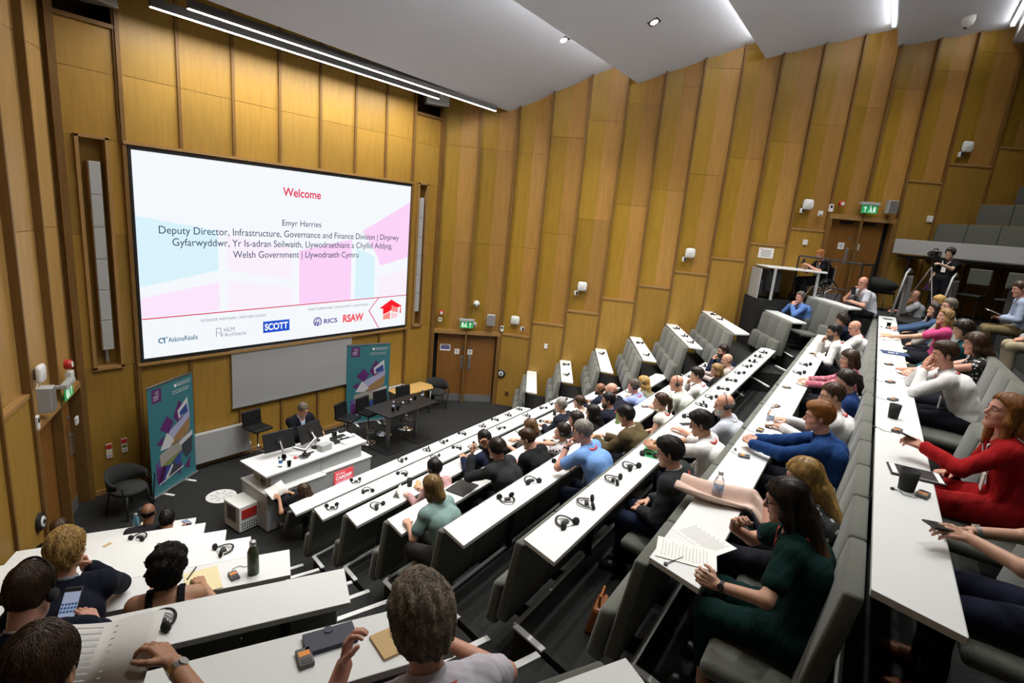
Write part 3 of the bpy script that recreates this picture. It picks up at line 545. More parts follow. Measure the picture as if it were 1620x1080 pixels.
# ------------------------------------------------------------------ stage furniture
def stool(x, y, rz, h, label, first=[None]):
    if first[0] is None:
        t = thing('bar_stool', (0, 0, 0), 0, '', 'stool')
        b = MB(); b.lathe([(0, 0), (.20, .0), (.20, .012), (.12, .03), (.05, .05), (.03, .07), (0, .07)], (0, 0, 0), 'chrome', 28); b.build('base', t, smooth=True)
        b = MB(); b.lathe([(.027, .06), (.027, .38), (.018, .38), (.018, .72)], (0, 0, 0), 'chrome', 16); b.build('column', t, smooth=True)
        b = MB(); b.tube([(.026, 0, .30), (.07, -.10, .29), (.0, -.19, .28), (-.07, -.10, .29), (-.026, 0, .30)], .009, 'chrome', 8); b.build('footrest', t, smooth=True)
        b = MB(); b.box((0, -.02, .735), (.42, .40, .06), 'leather'); st = b.build('seat', t, bevel=.025)
        b = MB(); b.box((0, .185, .90), (.42, .055, .33), 'leather', rx=-.12); b.box((0, .18, .76), (.42, .06, .08), 'leather'); bk = b.build('backrest', t, bevel=.022)
        b = MB()
        for i in range(1, 4): b.box((-.21+.105*i, -.02, .7655), (.004, .38, .003), 'black_matte'); b.box((0, -.21+.1*i, .7655), (.4, .004, .003), 'black_matte')
        b.build('stitching', st)
        b = MB()
        for i in range(1, 4): b.box((-.21+.105*i, .155, .90), (.004, .006, .3), 'black_matte', rx=-.12)
        for i in range(3): b.box((0, .143+.012*i, .82+.1*i), (.4, .006, .004), 'black_matte', rx=-.12)
        b.build('stitching', bk)
        b = MB(); b.tube([(.02, 0, .69), (.16, .04, .68), (.20, .05, .67)], .007, 'chrome', 6); b.build('height_lever', t); first[0] = t
    else: t = dup(first[0], (0, 0, 0), 0)
    t.location = (x, y, 0); t.rotation_euler = (0, 0, rz); t['label'] = label; t['group'] = 'black bar stools on the stage'
stool(5.35, 10.12, R_(8), .75, 'black bar stool by the wall behind the standing speaker'); stool(7.02, 9.42, R_(20), .75, 'black bar stool nearest the lectern at the bar table')
stool(7.58, 9.42, R_(10), .75, 'black bar stool tucked in second from the lectern end of the bar table'); stool(8.18, 9.55, R_(4), .75, 'black bar stool tucked in third along the bar table'); stool(8.8, 9.48, R_(-6), .75, 'black bar stool farthest from the lectern at the bar table')
t = tag(thing('bar_table', (8.1, 8.87, 0), R_(3)), 'long dark bar table on two pillars with glasses and headsets', 'table')
b = MB(); b.box((0, 0, .945), (1.56, .82, .03), 'black'); b.build('table_top', t, bevel=.006)
for x in (-.42, .48):
    b = MB(); b.lathe([(.055, .02), (.055, .93)], (x, 0, 0), 'steel_dull', 20); b.build('pillar', t, smooth=True); b = MB(); b.box((x, 0, .012), (.50, .60, .022), 'black'); b.build('base_plate', t, bevel=.006)
bt = Matrix.Translation((8.1, 8.87, .96)) @ Matrix.Rotation(R_(3), 4, 'Z')
def on_table(x, y): return tuple(bt @ Vector((x, y, 0)))
tumbler(on_table(-.48, -.20), 'drinking glass nearest the left corner of the bar table', group='glasses on the bar table'); tumbler(on_table(-.36, -.22), 'drinking glass beside the left water bottle on the bar table', group='glasses on the bar table'); tumbler(on_table(.42, .02), 'drinking glass next to the tall blue bottle on the bar table', group='glasses on the bar table')
water_bottle(on_table(-.38, -.10), 'small water bottle left of the headsets on the bar table', .2); water_bottle(on_table(.58, -.06), 'tall blue-labelled water bottle on the right of the bar table', .27, .037)
t = tag(thing('wooden_table', (9.55, 10.12, 0), R_(0)), 'small pale wooden table by the front wall near the double door', 'table')
b = MB(); MAT['pale_top'] = mat('pale_top', (.60, .38, .13), .35, noise=.06, scale=4, stretch=(6, .6, 1)); b.prism([(-.62, -.30), (.50, -.30), (.66, -.06), (.60, .30), (-.62, .32)], .70, .725, 'pale_top'); b.build('table_top', t, bevel=.005)
for x, y in ((-.55, -.24), (.45, -.24), (.52, .22), (-.55, .26)): b = MB(); b.tube([(x, y, 0), (x, y, .70)], .022, 'steel_dull', 12); b.build('leg', t, smooth=True)
tumbler((9.32, 10.25, .725), 'clear water glass on the small wooden table')
def tub_chair(x, y, rz, label, z=0):
    t = tag(thing('tub_chair', (x, y, z), rz), label, 'chair', 'dark curved-back chairs')
    b = MB(); n = 18; vs = []; fs = []
    for i in range(n+1):
        a = R_(-20)+R_(220)*i/n; s = math.sin(R_(180)*i/n)
        for r, z in ((.27, .44+.12*(1-s)), (.30, .62+.16*s), (.325, .62+.16*s), (.30, .42+.12*(1-s))): vs.append((r*math.cos(a), r*math.sin(a)*.9, z))
    for i in range(n):
        for k in range(4): fs.append((i*4+k, i*4+(k+1) % 4, i*4+4+(k+1) % 4, i*4+4+k))
    fs += [(0, 1, 2, 3), (n*4+3, n*4+2, n*4+1, n*4)]; b.add(vs, fs, 'fabric_dark'); b.build('backrest', t, smooth=True)
    b = MB(); b.lathe([(0, .40), (.25, .40), (.27, .43), (.25, .47), (0, .48)], (0, 0, 0), 'fabric_dark', 24); b.build('seat', t, smooth=True)
    for sx in (-1, 1):
        for sy in (-1, 1): b = MB(); b.tube([(sx*.19, sy*.17, .41), (sx*.24, sy*.22, 0)], .012, 'black', 8); b.build('leg', t, smooth=True)
    b = MB(); b.tube([(-.23, -.20, .1), (.23, -.20, .1)], .009, 'chrome', 8); b.build('foot_rail', t)
    b = MB(); b.tube([(-.30, -.05, .60), (-.31, -.22, .60), (-.24, -.22, 0.02)], .011, 'black', 8); b.tube([(.30, -.05, .60), (.31, -.22, .60), (.24, -.22, .02)], .011, 'black', 8); b.build('arm', t)
tub_chair(2.93, 9.72, R_(25), 'dark tub chair in the left corner beside the teal banner'); tub_chair(10.48, 10.12, R_(-35), 'dark tub chair between the small wooden table and double door'); tub_chair(15.78, .72, R_(60), 'dark tub chair on the landing beside the upper double door', 3.97)

# ------------------------------------------------------------------ doors
def door(name, A, B, z0, H, hinge_gap, notices, closers=False, single=False):
    """double door in the bay between wall points A and B"""
    A = Vector((A[0], A[1], 0)); B = Vector((B[0], B[1], 0)); d = (B-A); L = d.length; u = d/L; ang = math.atan2(u.y, u.x); n = Vector((u.y, -u.x, 0))
    if n.dot(Vector((6.5, 5, 0))-A) < 0: n = -n
    t = struct(thing(name, (A.x, A.y, z0), ang)); si = 1 if n.dot(Vector((-u.y, u.x, 0))) > 0 else -1     # local +y*si faces the room
    b = MB(); b.box((.05, -si*.06, H/2), (.09, .2, H), 'oak'); b.box((L-.05, -si*.06, H/2), (.09, .2, H), 'oak'); b.box((L/2, -si*.06, H+.04), (L, .2, .09), 'oak_pale'); b.build('door_frame', t)
    b = MB(); b.box((L/2, -si*.22, H/2), (L, .02, H), 'black_matte'); b.build('shadow_gap', t)
    g0, g1 = hinge_gap; x0, x1 = .10+g0, L-.10-g1; leafs = [(x0, (x0+x1)/2-.003), ((x0+x1)/2+.003, x1)] if not single else [(x0, x1)]
    for i, (a, c) in enumerate(leafs):
        b = MB(); b.box(((a+c)/2, -si*.12, H/2), (c-a, .045, H-.02), 'door_wood'); lf = b.build('door_leaf', t, bevel=.003)
        b = MB(); b.box(((a+c)/2, -si*.094, .12), (c-a-.01, .004, .22), 'steel_dull'); b.build('kick_plate', lf)
        hx = c-.10 if i == 0 and not single else a+.10
        b = MB(); b.box((hx, -si*.092, 1.18), (.075, .005, .42), 'steel_dull'); b.tube([(hx, -si*.09, 1.33), (hx, -si*.05, 1.33), (hx, -si*.05, 1.03), (hx, -si*.09, 1.03)], .010, 'metal', 8); b.build('handle', lf)
        b = MB(); b.lathe([(0, 0), (.03, 0), (.03, .012), (0, .014)], (hx, -si*.096, 1.62), 'housing', 14, Matrix.Rotation(R_(-90*si), 4, 'X')); b.build('lock', lf)
        if closers: b = MB(); b.box(((a+c)/2+(-.05 if i else .05), -si*.07, H-.07), (.30, .05, .06), 'black'); b.tube([((a+c)/2, -si*.05, H-.05), ((a+c)/2+.25, -si*.02, H-.02)], .008, 'black', 6); b.build('door_closer', lf)
    for i, (x, z, w_, h, big) in enumerate(notices):
        q = tag(thing('door_notice', t.matrix_basis @ Vector((x, -si*.092, z)), ang), big, 'notice')
        b = MB(); b.box((0, si*.002, 0), (w_, .003, h), 'paper'); b.build('sheet', q); b = MB()
        if w_ > .25: b.box((0, si*.004, 0), (w_*.86, .002, h*.5), 'b_violet'); b.box((0, si*.004, h*.36), (w_*.8, .002, .025), 'ink')
        else:
            for j in range(3): b.box((0, si*.004, .03-.03*j), (w_*(.7-.15*j), .002, .010), 'ink')
        b.build('print', q)
    return t
door('door_1', CORNER_R, WP[0], 0, 2.04, (.10, .02), [(.42, 1.60, .29, .19, 'landscape printed notice on the lower right double door'), (.76, 1.50, .14, .15, 'small white notice on the left leaf of the stage-side double door'), (1.13, 1.50, .14, .15, 'small white notice on the right leaf of the stage-side double door')])
door('door_2', WP[9], WP[11], 3.97, 2.06, (.02, .12), [(.48, 1.42, .15, .16, 'white paper on the left leaf of the upper double door'), (.84, 1.43, .15, .16, 'white paper on the right leaf of the upper double door')], True)
door('door_3', LWP[0], LWP[2], 0, 2.06, (.14, .02), [(1.70, 1.62, .12, .2, 'white paper on the wooden door of the left wall')], single=True)

# ------------------------------------------------------------------ things on the walls
def wall_thing(name, x, y, z, deg, label, cat, group=None, off=.0):
    """local frame: x along the wall, -y out into the room"""
    a = R_(deg); n = Vector((math.sin(a), -math.cos(a), 0))
    if n.dot(Vector((6, 4, 0))-Vector((x, y, 0))) < 0: a += math.pi; n = -n
    return tag(thing(name, Vector((x, y, z))-n*off, a), label, cat, group)
def wap(x, y, z, deg, label):
    t = wall_thing('wifi_access_point', x, y, z, deg, label, 'access point', 'white rounded access points on the walls', .02); b = MB(); n = 28; prof = ((.96, 0), (1, -.02), (.97, -.04), (.80, -.055), (0, -.06)); vs = []; fs = []
    for k, yy in prof:
        for i in range(n):
            c, s = math.cos(2*math.pi*i/n), math.sin(2*math.pi*i/n); e = .5
            vs.append((.125*k*abs(c)**e*(1 if c > 0 else -1), yy, .125*k*abs(s)**e*(1 if s > 0 else -1)))
    for j in range(len(prof)-1):
        for i in range(n): fs.append((j*n+i, j*n+(i+1) % n, j*n+n+(i+1) % n, j*n+n+i))
    b.add(vs, fs, 'white_plastic'); b.build('cover', t, smooth=True); b = MB(); b.box((0, .02, 0), (.14, .05, .14), 'housing'); b.build('mount_plate', t); b = MB(); b.box((0, -.0605, -.005), (.045, .002, .01), 'grey_plastic'); b.build('emblem', t)
    b = MB(); b.tube([(-.09, .005, -.09), (-.13, -.01, -.13), (-.17, 0, -.16)], .006, 'white_plastic', 6); b.build('cable', t)
for i, a in enumerate([(12.16, 8.86, 2.55, -66), (12.90, 7.26, 3.71, -64), (14.09, 4.89, 4.87, -62), (15.35, 2.61, 6.31, -60), (17.06, -.20, 7.91, -57)]): wap(*a, f'white rounded access point on the right wall, {ORD[i]} from the stage')
wap(1.87, 9.19, 2.74, 62, 'white rounded access point over the left wall door')
for i, a in enumerate([(12.25, 8.64, 2.34, -66), (12.84, 7.39, 3.52, -64), (14.03, 5.01, 4.70, -62), (15.29, 2.72, 6.15, -60), (16.99, -.09, 7.72, -58)]):
    t = wall_thing('socket_box', *a, f'small black and white socket box by access point, {ORD[i]} from the stage', 'socket', 'socket boxes by the access points'); b = MB(); b.box((0, -.025, 0), (.10, .05, .11), 'white_plastic'); b.build('box', t, bevel=.006); b = MB(); b.box((.02, -.052, 0), (.05, .006, .10), 'black'); b.build('socket', t)
t = wall_thing('security_camera', 11.47, 9.74, 2.93, -45, 'white round wall camera with two dark lenses above the stage-side exit sign', 'camera'); b = MB(); b.lathe([(0, -.02), (.085, -.02), (.09, .02), (.075, .06), (.04, .085), (0, .09)], (0, 0, 0), 'white_plastic', 20, Matrix.Rotation(R_(90), 4, 'X')); b.build('dome', t, smooth=True)
for s in (-1, 1): b = MB(); b.lathe([(0, 0), (.025, 0), (.022, .02), (0, .02)], (s*.04, -.065, -.025), 'black', 12, Matrix.Rotation(R_(90), 4, 'X')); b.build('lens', t)
def wall_speaker(x, y, z, deg, label, w=.22, h=.31):
    t = wall_thing('wall_speaker', x, y, z, deg, label, 'loudspeaker'); b = MB(); b.box((0, -.08, 0), (w, .16, h), 'grey_plastic'); b.build('cabinet', t, bevel=.008); b = MB(); b.box((0, -.163, 0), (w*.9, .008, h*.94), 'steel_dull'); b.build('grille', t, bevel=.003)
wall_speaker(11.77, 9.43, 2.50, -45, 'grey box speaker above the stage-side double door'); wall_speaker(16.31, .99, 6.40, -59, 'grey box speaker above the upper double door'); wall_speaker(1.80, 9.07, 2.42, 62, 'pale box speaker over the left wall door', .18, .34)
def exit_sign(x, y, z, deg, label, arrow=1):
    t = wall_thing('exit_sign', x, y, z, deg, label, 'sign'); b = MB(); b.box((0, -.10, .10), (.42, .09, .07), 'grey_plastic'); b.box((-.19, -.03, .1), (.05, .12, .05), 'grey_plastic'); b.build('lamp_housing', t, bevel=.01)
    b = MB(); b.box((0, -.10, -.03), (.36, .015, .19), 'green_sign'); b.build('panel', t); b = MB(); y_ = -.1095; sx = arrow
    b.box((sx*.10, y_, -.05), (.02, .003, .10), 'sign_white'); b.add([(sx*.10-.045, y_, -.01), (sx*.10+.045, y_, -.01), (sx*.10, y_, .04)], [(0, 1, 2)], 'sign_white')
    b.box((-sx*.03, y_, -.03), (.035, .003, .08), 'sign_white', ry=.25*sx); b.lathe([(0, 0), (.018, 0), (.018, .003), (0, .003)], (-sx*.015, y_, .035), 'sign_white', 10, Matrix.Rotation(R_(90), 4, 'X')); b.box((-sx*.05, y_, -.08), (.02, .003, .07), 'sign_white', ry=.6*sx); b.box((-sx*.0, y_, -.08), (.02, .003, .06), 'sign_white', ry=-.5*sx); b.box((-sx*.11, y_, -.03), (.05, .003, .13), 'sign_white'); b.build('symbol', t)
exit_sign(11.30, 9.91, 2.36, -45, 'green running-man exit sign over the stage-side double door'); exit_sign(16.05, 1.42, 6.34, -59, 'green running-man exit sign over the upper double door', -1); exit_sign(2.19, 9.79, 2.28, 62, 'green running-man exit sign over the left wall door')
def alarm(x, y, z, deg, label):
    t = wall_thing('fire_alarm', x, y, z, deg, label, 'fire alarm', 'red fire alarms over the doors'); Q = Matrix.Rotation(R_(90), 4, 'X'); b = MB(); b.lathe([(0, 0), (.075, 0), (.075, .06), (.06, .09), (0, .09)], (0, 0, 0), 'red_plastic', 20, Q); b.build('body', t, smooth=False); b = MB(); b.lathe([(0, 0), (.045, 0), (.045, .008), (.03, .009), (.03, .002), (0, .002)], (0, -.09, 0), 'white_plastic', 16, Q); b.build('ring', t)
alarm(10.80, 10.42, 2.62, -45, 'round red fire alarm over the stage-side double door'); alarm(15.73, 1.96, 6.39, -59, 'round red fire alarm over the upper double door'); alarm(2.34, 10.07, 2.58, 62, 'round red fire alarm over the left wall door')
def small(name, x, y, z, deg, label, cat, w, h, d=.03, dark=None, col='white_plastic', group=None):
    t = wall_thing(name, x, y, z, deg, label, cat, group); b = MB(); b.box((0, -d/2, 0), (w, d, h), col); b.build('housing', t, bevel=.005)
    if dark: b = MB(); b.box((dark[0], -d-.002, dark[1]), (dark[2], .004, dark[3]), 'black'); b.build('window', t)
small('motion_sensor', 10.78, 10.44, 2.42, -45, 'white sensor under the stage-side fire alarm', 'sensor', .10, .11, .05, (0, .01, .05, .03)); small('motion_sensor', 11.46, 9.75, 2.34, -45, 'white sensor right of the stage-side exit sign', 'sensor', .10, .13, .05, (0, -.03, .06, .04)); small('motion_sensor', 15.51, 2.34, 6.12, -60, 'white sensor between the access point and upper door', 'sensor', .10, .13, .06, (0, -.04, .05, .03)); small('motion_sensor', 2.36, 10.13, 2.40, 62, 'white sensor below the left wall fire alarm', 'sensor', .16, .10, .08)
small('light_switch', 12.55, 8.0, 1.93, -65, 'white switch plate low on the right wall near the stage', 'switch', .10, .14, .02); small('light_switch', 16.82, .17, 6.21, -58, 'white switch plate right of the upper double door', 'switch', .13, .15, .03); small('light_switch', 15.40, 2.52, 5.40, -60, 'white switch plate left of the upper double door', 'switch', .11, .13, .03); small('light_switch', 2.44, 10.22, 1.60, 62, 'white switch plate on the left door frame', 'switch', .13, .12, .03)
small('door_sensor', 12.0, 9.17, 2.27, -60, 'small black and white door sensor at the corner of the stage-side door', 'door sensor', .09, .16, .05, (0, .03, .05, .06)); small('door_sensor', 15.62, 2.15, 6.27, -60, 'small black and white door sensor at the corner of the upper door', 'door sensor', .10, .18, .05, (0, .03, .05, .06)); small('door_sensor', 1.66, 8.80, 2.2, 62, 'small grey door sensor at the corner of the left door', 'door sensor', .09, .18, .06, (0, .03, .05, .06))
small('handle_plate', 1.67, 8.84, 1.55, 62, 'pale access plate beside the left door', 'access plate', .06, .20, .03); small('wall_socket', 12.13, 8.90, .40, -66, 'dark floor-level socket right of the stage-side door', 'socket', .10, .09, .03, None, 'dark_wood')
def disc(x, y, z, deg, label):
    t = wall_thing('door_holder', x, y, z, deg, label, 'door holder', 'round black and white door holders'); Q = Matrix.Rotation(R_(90), 4, 'X'); b = MB(); b.lathe([(0, 0), (.12, 0), (.12, .03), (.10, .045), (0, .045)], (0, 0, 0), 'black', 24, Q); b.build('ring', t); b = MB(); b.lathe([(0, 0), (.075, 0), (.07, .01), (0, .01)], (0, -.045, 0), 'white_plastic', 20, Q); b.build('disc', t); b = MB(); b.lathe([(0, 0), (.028, 0), (.028, .012), (0, .012)], (0, -.055, 0), 'black', 14, Q); b.build('hub', t)
disc(12.05, 9.10, .95, -66, 'round black and white door holder right of the stage-side door'); disc(1.57, 8.62, .88, 62, 'round black and white door holder on the left wall')
t = wall_thing('wall_notice', 14.97, 3.28, 5.05, -61, 'white printed notice on the wood wall above the platform desk', 'notice'); b = MB(); b.box((0, -.004, 0), (.36, .006, .25), 'paper'); b.build('sheet', t); b = MB()
for j in range(7): b.box((0, -.008, .07-.026*j), (.28-.03*(j % 3), .002, .008), 'ink')
b.box((-.13, -.008, .10), (.03, .002, .02), 'red_plastic'); b.build('print', t)
for i, (x, z) in enumerate(((2.95, .80), (3.18, .84))):
    t = tag(thing('extinguisher_sign', (x, 10.585, z)), f'{("red and white", "red, white and green")[i]} extinguisher instruction sign low on the front wall', 'sign'); b = MB(); b.box((0, -.003, 0), (.09, .006, .26), 'paper'); b.build('plate', t); b = MB(); b.box((0, -.008, .075), (.085, .003, .08), 'red_plastic'); b.build('header', t); b = MB(); b.box((0, -.008, -.02), (.075, .003, .05), 'b_green' if i else 'pad_yellow'); b.box((0, -.008, -.09), (.07, .003, .03), 'grey_plastic'); b.build('print', t)
# loudspeakers in the top slots, lamps, ceiling fittings
for x, lab in ((3.02, 'left'), (10.05, 'right')):
    t = tag(thing('ceiling_speaker', (x, 10.35, 8.02), R_(28 if x < 5 else -28)), f'grey angled loudspeaker hung high in the {lab} corner over the screen wall', 'loudspeaker', 'angled loudspeakers over the screen wall')
    b = MB(); b.hexa([(-.30, -.28, -.20), (.30, -.28, -.20), (.22, .25, -.14), (-.22, .25, -.14), (-.30, -.22, .22), (.30, -.22, .22), (.22, .25, .2), (-.22, .25, .2)], 'housing'); b.build('cabinet', t, bevel=.03); b = MB(); b.hexa([(-.28, -.30, -.19), (.28, -.30, -.19), (.28, -.278, -.19), (-.28, -.278, -.19), (-.28, -.24, .20), (.28, -.24, .20), (.28, -.222, .20), (-.28, -.222, .20)], 'grey_plastic'); b.build('grille', t); b = MB(); b.tube([(0, 0, .2), (0, .05, 1.9)], .02, 'housing'); b.build('hanger', t)
def line_lamp(x0, x1, y, z, label, stays):
    t = tag(thing('linear_lamp', ((x0+x1)/2, y, z), 0), label, 'lamp', 'linear lamps over the screen'); L = x1-x0
    b = MB(); b.box((0, 0, .055), (L, .07, .13), 'housing'); b.build('housing', t, bevel=.004); b = MB(); b.box((0, 0, -.015), (L-.02, .05, .012), 'tube'); b.build('diffuser', t)
    for x in stays: b = MB(); b.tube([(x, 0, .11), (x, .02, .8)], .006, 'metal', 6); b.build('stay', t)
line_lamp(3.66, 9.64, 9.8, 7.90, 'white linear lamp hanging in front of the screen wall', (-2.8, 0, 2.9)); line_lamp(4.02, 11.28, 9.42, 7.94, 'white linear lamp along the front edge of the ceiling', ())
for i in (1, 2, 3, 4):
    p = Vector(FAC[i][0]); q = p-CD*.5
    t = tag(thing('cove_lamp', (q.x, q.y+.12, FAC[i-1][1]-.13), R_(2.6)), f'bright tube lamp in the ceiling step, {ORD[i-1]} step from the screen', 'lamp', 'tube lamps in the ceiling steps')
    b = MB(); b.box((-5, 0, 0), (10, .07, .05), 'tube'); b.build('diffuser', t); b = MB(); b.box((-5, 0, .045), (10, .09, .04), 'housing'); b.build('housing', t)
downlight(0, 1.12, .78, 40); downlight(1, 2.2, .47, 60)
for a_ in ((0, 6.5, .78, 10), (0, 9.5, .78, 8), (1, 6.6, .47, 52), (1, 10.2, .47, 42), (2, 6.0, .5, 50), (2, 10.0, .5, 42), (3, 5.5, .5, 54), (3, 9.5, .5, 26), (3, 13.0, .5, 30)): downlight(*a_)  # assumed further downlights, unseen above the view, added to brighten the desks
for i, (x, y, z) in enumerate(DOWN):
    t = tag(thing('downlight', (x, y, z-.012), R_(2.6)), f'square black recessed downlight in the ceiling, {ORD[i]} counted from the right wall and screen', 'lamp', 'square downlights'); t.rotation_euler = (R_(-24), 0, R_(2.6)); b = MB(); b.box((0, 0, 0), (.22, .22, .02), 'black'); b.build('bezel', t); b = MB(); b.lathe([(0, 0), (.075, 0), (.075, .006), (0, .006)], (0, 0, -.017), 'lens', 16); b.build('lens', t)
t = tag(thing('ceiling_spotlight', (15.6, .35, 10.22)), 'white dome spotlight on the ceiling plane at the top right', 'lamp'); b = MB(); b.lathe([(0, .1), (.12, .1), (.12, 0), (.10, -.08), (.05, -.13), (0, -.14)], (0, 0, 0), 'white_plastic', 20); b.build('dome', t, smooth=True); b = MB(); b.lathe([(0, 0), (.04, 0), (.035, -.03), (0, -.03)], (.03, .02, -.12), 'black', 12); b.build('lens', t)
# ------------------------------------------------------------------ landing, platform, gallery
t = tag(thing('platform_desk', (14.78, 3.46, 3.97), R_(-150)), 'white desk with angled white side panel on the raised platform', 'desk')
# local x runs from the wall into the room, local y toward the stage after rotation
b = MB(); b.box((.36, -.02, .36), (.74, .03, .72), 'white_paint'); b.build('front_panel', t, bevel=.004)
b = MB(); b.prism([(-.05, .05), (-.05, 1.05), (.55, 1.50), (1.02, 1.35), (.80, .1)], .755, .79, 'white_lam'); b.build('desk_top', t, bevel=.006)
for x, y in ((.86, .25), (.92, 1.2)): b = MB(); b.box((x, y, .38), (.05, .05, .75), 'white_paint'); b.build('leg', t)
b = MB(); b.box((.5, .3, .45), (.5, .3, .5), 'black_matte'); b.box((.35, .25, .25), (.2, .28, .35), 'housing'); b.build('equipment', t)
b = MB(); b.tube([(.8, .1, .7), (.6, .2, .5), (.7, .2, .25), (.5, .3, .1)], .012, 'black', 6); b.tube([(.75, .15, .7), (.85, .2, .4), (.7, .25, .1)], .01, 'black', 6); b.build('cable', t)
t = tag(thing('guard_rail', (0, 0, 0)), 'black metal guard rail in front of the upper double door', 'railing')
g0, g1, g2 = Vector((14.9, 2.5, 3.97)), Vector((14.85, 1.15, 3.97)), Vector((15.25, .98, 3.97)); up = Vector((0, 0, 1))
b = MB(); b.tube([g0+up*1.1, g0.lerp(g1, .5)+up*1.08, g1+up*1.05, g2+up*1.05], .022, 'black', 8); b.build('top_rail', t); b = MB(); b.tube([g0+up*.42, g1+up*.42], .016, 'black', 8); b.build('lower_rail', t)
for q in (g0, g0.lerp(g1, .5), g1, g2): b = MB(); b.tube([q, q+up*1.08], .02, 'black', 8); b.build('post', t)
for i, (x, y) in enumerate(((14.78, .28), (14.75, -.52))):
    t = tag(thing('stair_handrail', (x, y, 3.75), R_(-15)), f'steel stair handrail with pale side panel at the row end, {("nearer the wall", "nearer the camera tripod")[i]}', 'handrail', 'stair handrails at the long row end')
    b = MB(); b.tube([(-.35, .05, .1), (-.02, .02, 1.18), (.06, 0, 1.27), (.12, -.02, 1.22)], .03, 'steel_dull', 10); b.build('rail', t, smooth=True); b = MB(); b.box((.18, 0, .70), (.36, .04, .85), 'white_paint'); b.build('side_panel', t, bevel=.006); b = MB(); b.box((.02, 0, .5), (.05, .05, 1.0), 'steel_dull'); b.build('post', t)
    b = MB()
    for j in range(8): b.box((-.10+.012*j, -.02, .78+.045*j), (.02, .06, .012), 'black')
    b.build('slots', t)
b = MB(); A, B_ = Vector((16.40, .72, 5.34)), Vector((14.7, -3.6, 5.34)); d = B_-A; an = math.atan2(d.y, d.x)
t = tag(thing('gallery_balustrade', A, an), 'long white balustrade panel of the gallery beyond the upper door', 'balustrade'); b.box((d.length/2, 0, .17), (d.length, .06, .34), 'white_paint'); b.build('panel', t, bevel=.005); b = MB(); b.box((.25, .35, -.70), (.06, .06, 1.34), 'black'); b.build('post', t); b = MB(); b.box((2.2, .3, -.06), (4.2, .5, .06), 'black_matte'); b.build('floor_edge', t)
def back_row(A, B_, z0, z1, lab, n, kind, grp):
    d = B_-A; an = math.atan2(d.y, d.x); w = d.length/n
    for i in range(n):
        p = A+d*((i+.5)/n); t = tag(thing('gallery_seat_back', (p.x, p.y, z0), an), f'{lab}, {ORD[i]} from the wall', 'seat', grp)
        b = MB(); b.hexa([(-w/2+.004, -.05, 0), (w/2-.004, -.05, 0), (w/2-.004, .05, 0), (-w/2+.004, .05, 0), (-w/2+.004, .02, z1-z0), (w/2-.004, .02, z1-z0), (w/2-.004, .1, z1-z0), (-w/2+.004, .1, z1-z0)], kind); b.build('backrest', t, bevel=.02); b = MB(); b.box((0, .06, z1-z0+.005), (w, .08, .012), 'oak_pale'); b.build('cap_strip', t)
back_row(Vector((16.86, .0, 0)), Vector((15.45, -2.85, 0)), 5.3, 6.12, 'grey seat back of the lower gallery row behind the white balustrade', 5, 'fabric', 'lower gallery row')
back_row(Vector((17.30, -.72, 0)), Vector((16.1, -3.1, 0)), 5.9, 6.63, 'grey seat back of the upper gallery row', 4, 'fabric', 'upper gallery row')
back_row(Vector((17.75, -1.35, 0)), Vector((16.9, -3.2, 0)), 6.4, 7.12, 'grey seat back of the topmost gallery row', 3, 'fabric', 'topmost gallery row')
b = MB(); b.prism([(16.9, .1), (15.3, -3.2), (18.6, -3.2), (17.6, -1.2)], 5.24, 5.30, 'carpet'); b.prism([(17.4, -.7), (16.1, -3.2), (19, -3.2), (18, -1.8)], 5.3, 5.9, 'carpet'); struct(b.build('floor_gallery'))
for i in range(7):   # loose seats under the gallery
    p = Vector((15.85-.28*i, -.35-.62*i, 0)); t = tag(thing('stacked_chair', (p.x, p.y, 3.97), R_(-110)), f'dim grey chair under the gallery balustrade, {ORD[i]} from the door', 'chair', 'chairs under the gallery')
    b = MB(); b.box((0, 0, 1.02), (.40, .05, .34), 'fabric'); b.build('backrest', t, bevel=.02); b = MB(); b.box((0, -.22, .62), (.42, .42, .05), 'black'); b.build('seat', t, bevel=.015)
    for sx in (-.18, .18):
        for sy in (-.4, 0): b = MB(); b.tube([(sx, sy, 0), (sx, sy, .6 if sy else 1.0)], .012, 'black', 6); b.build('leg', t)
A, B_ = Vector((14.2, -1.42, 0)), Vector((2.2, -2.13, 0)); d = B_-A
t = tag(thing('rear_parapet', (A.x, A.y, F(9)), math.atan2(d.y, d.x)), 'dark carpeted parapet wall behind the last long row', 'parapet'); b = MB(); b.box((d.length/2, 0, .6), (d.length, .12, 1.2), 'fabric_dark'); b.build('panel', t, bevel=.01); b = MB(); b.box((d.length/2, 0, 1.215), (d.length, .2, .03), 'carpet'); b.build('cap', t)
t = tag(thing('camera_tripod', (15.02, -.10, 3.97)), 'silver camera tripod with a dark camcorder beside the standing woman', 'tripod'); 
for a in (90, 215, 330): b = MB(); b.tube([(0, 0, 1.15), (.42*math.cos(R_(a)), .42*math.sin(R_(a)), 0)], .014, 'metal', 8); b.build('leg', t)
b = MB(); b.tube([(0, 0, .75), (0, 0, 1.30)], .016, 'black', 8); b.build('column', t); b = MB(); b.box((0, 0, 1.32), (.1, .1, .06), 'black'); b.tube([(0, 0, 1.30), (.12, -.20, 1.22)], .009, 'black', 6); b.build('pan_head', t)
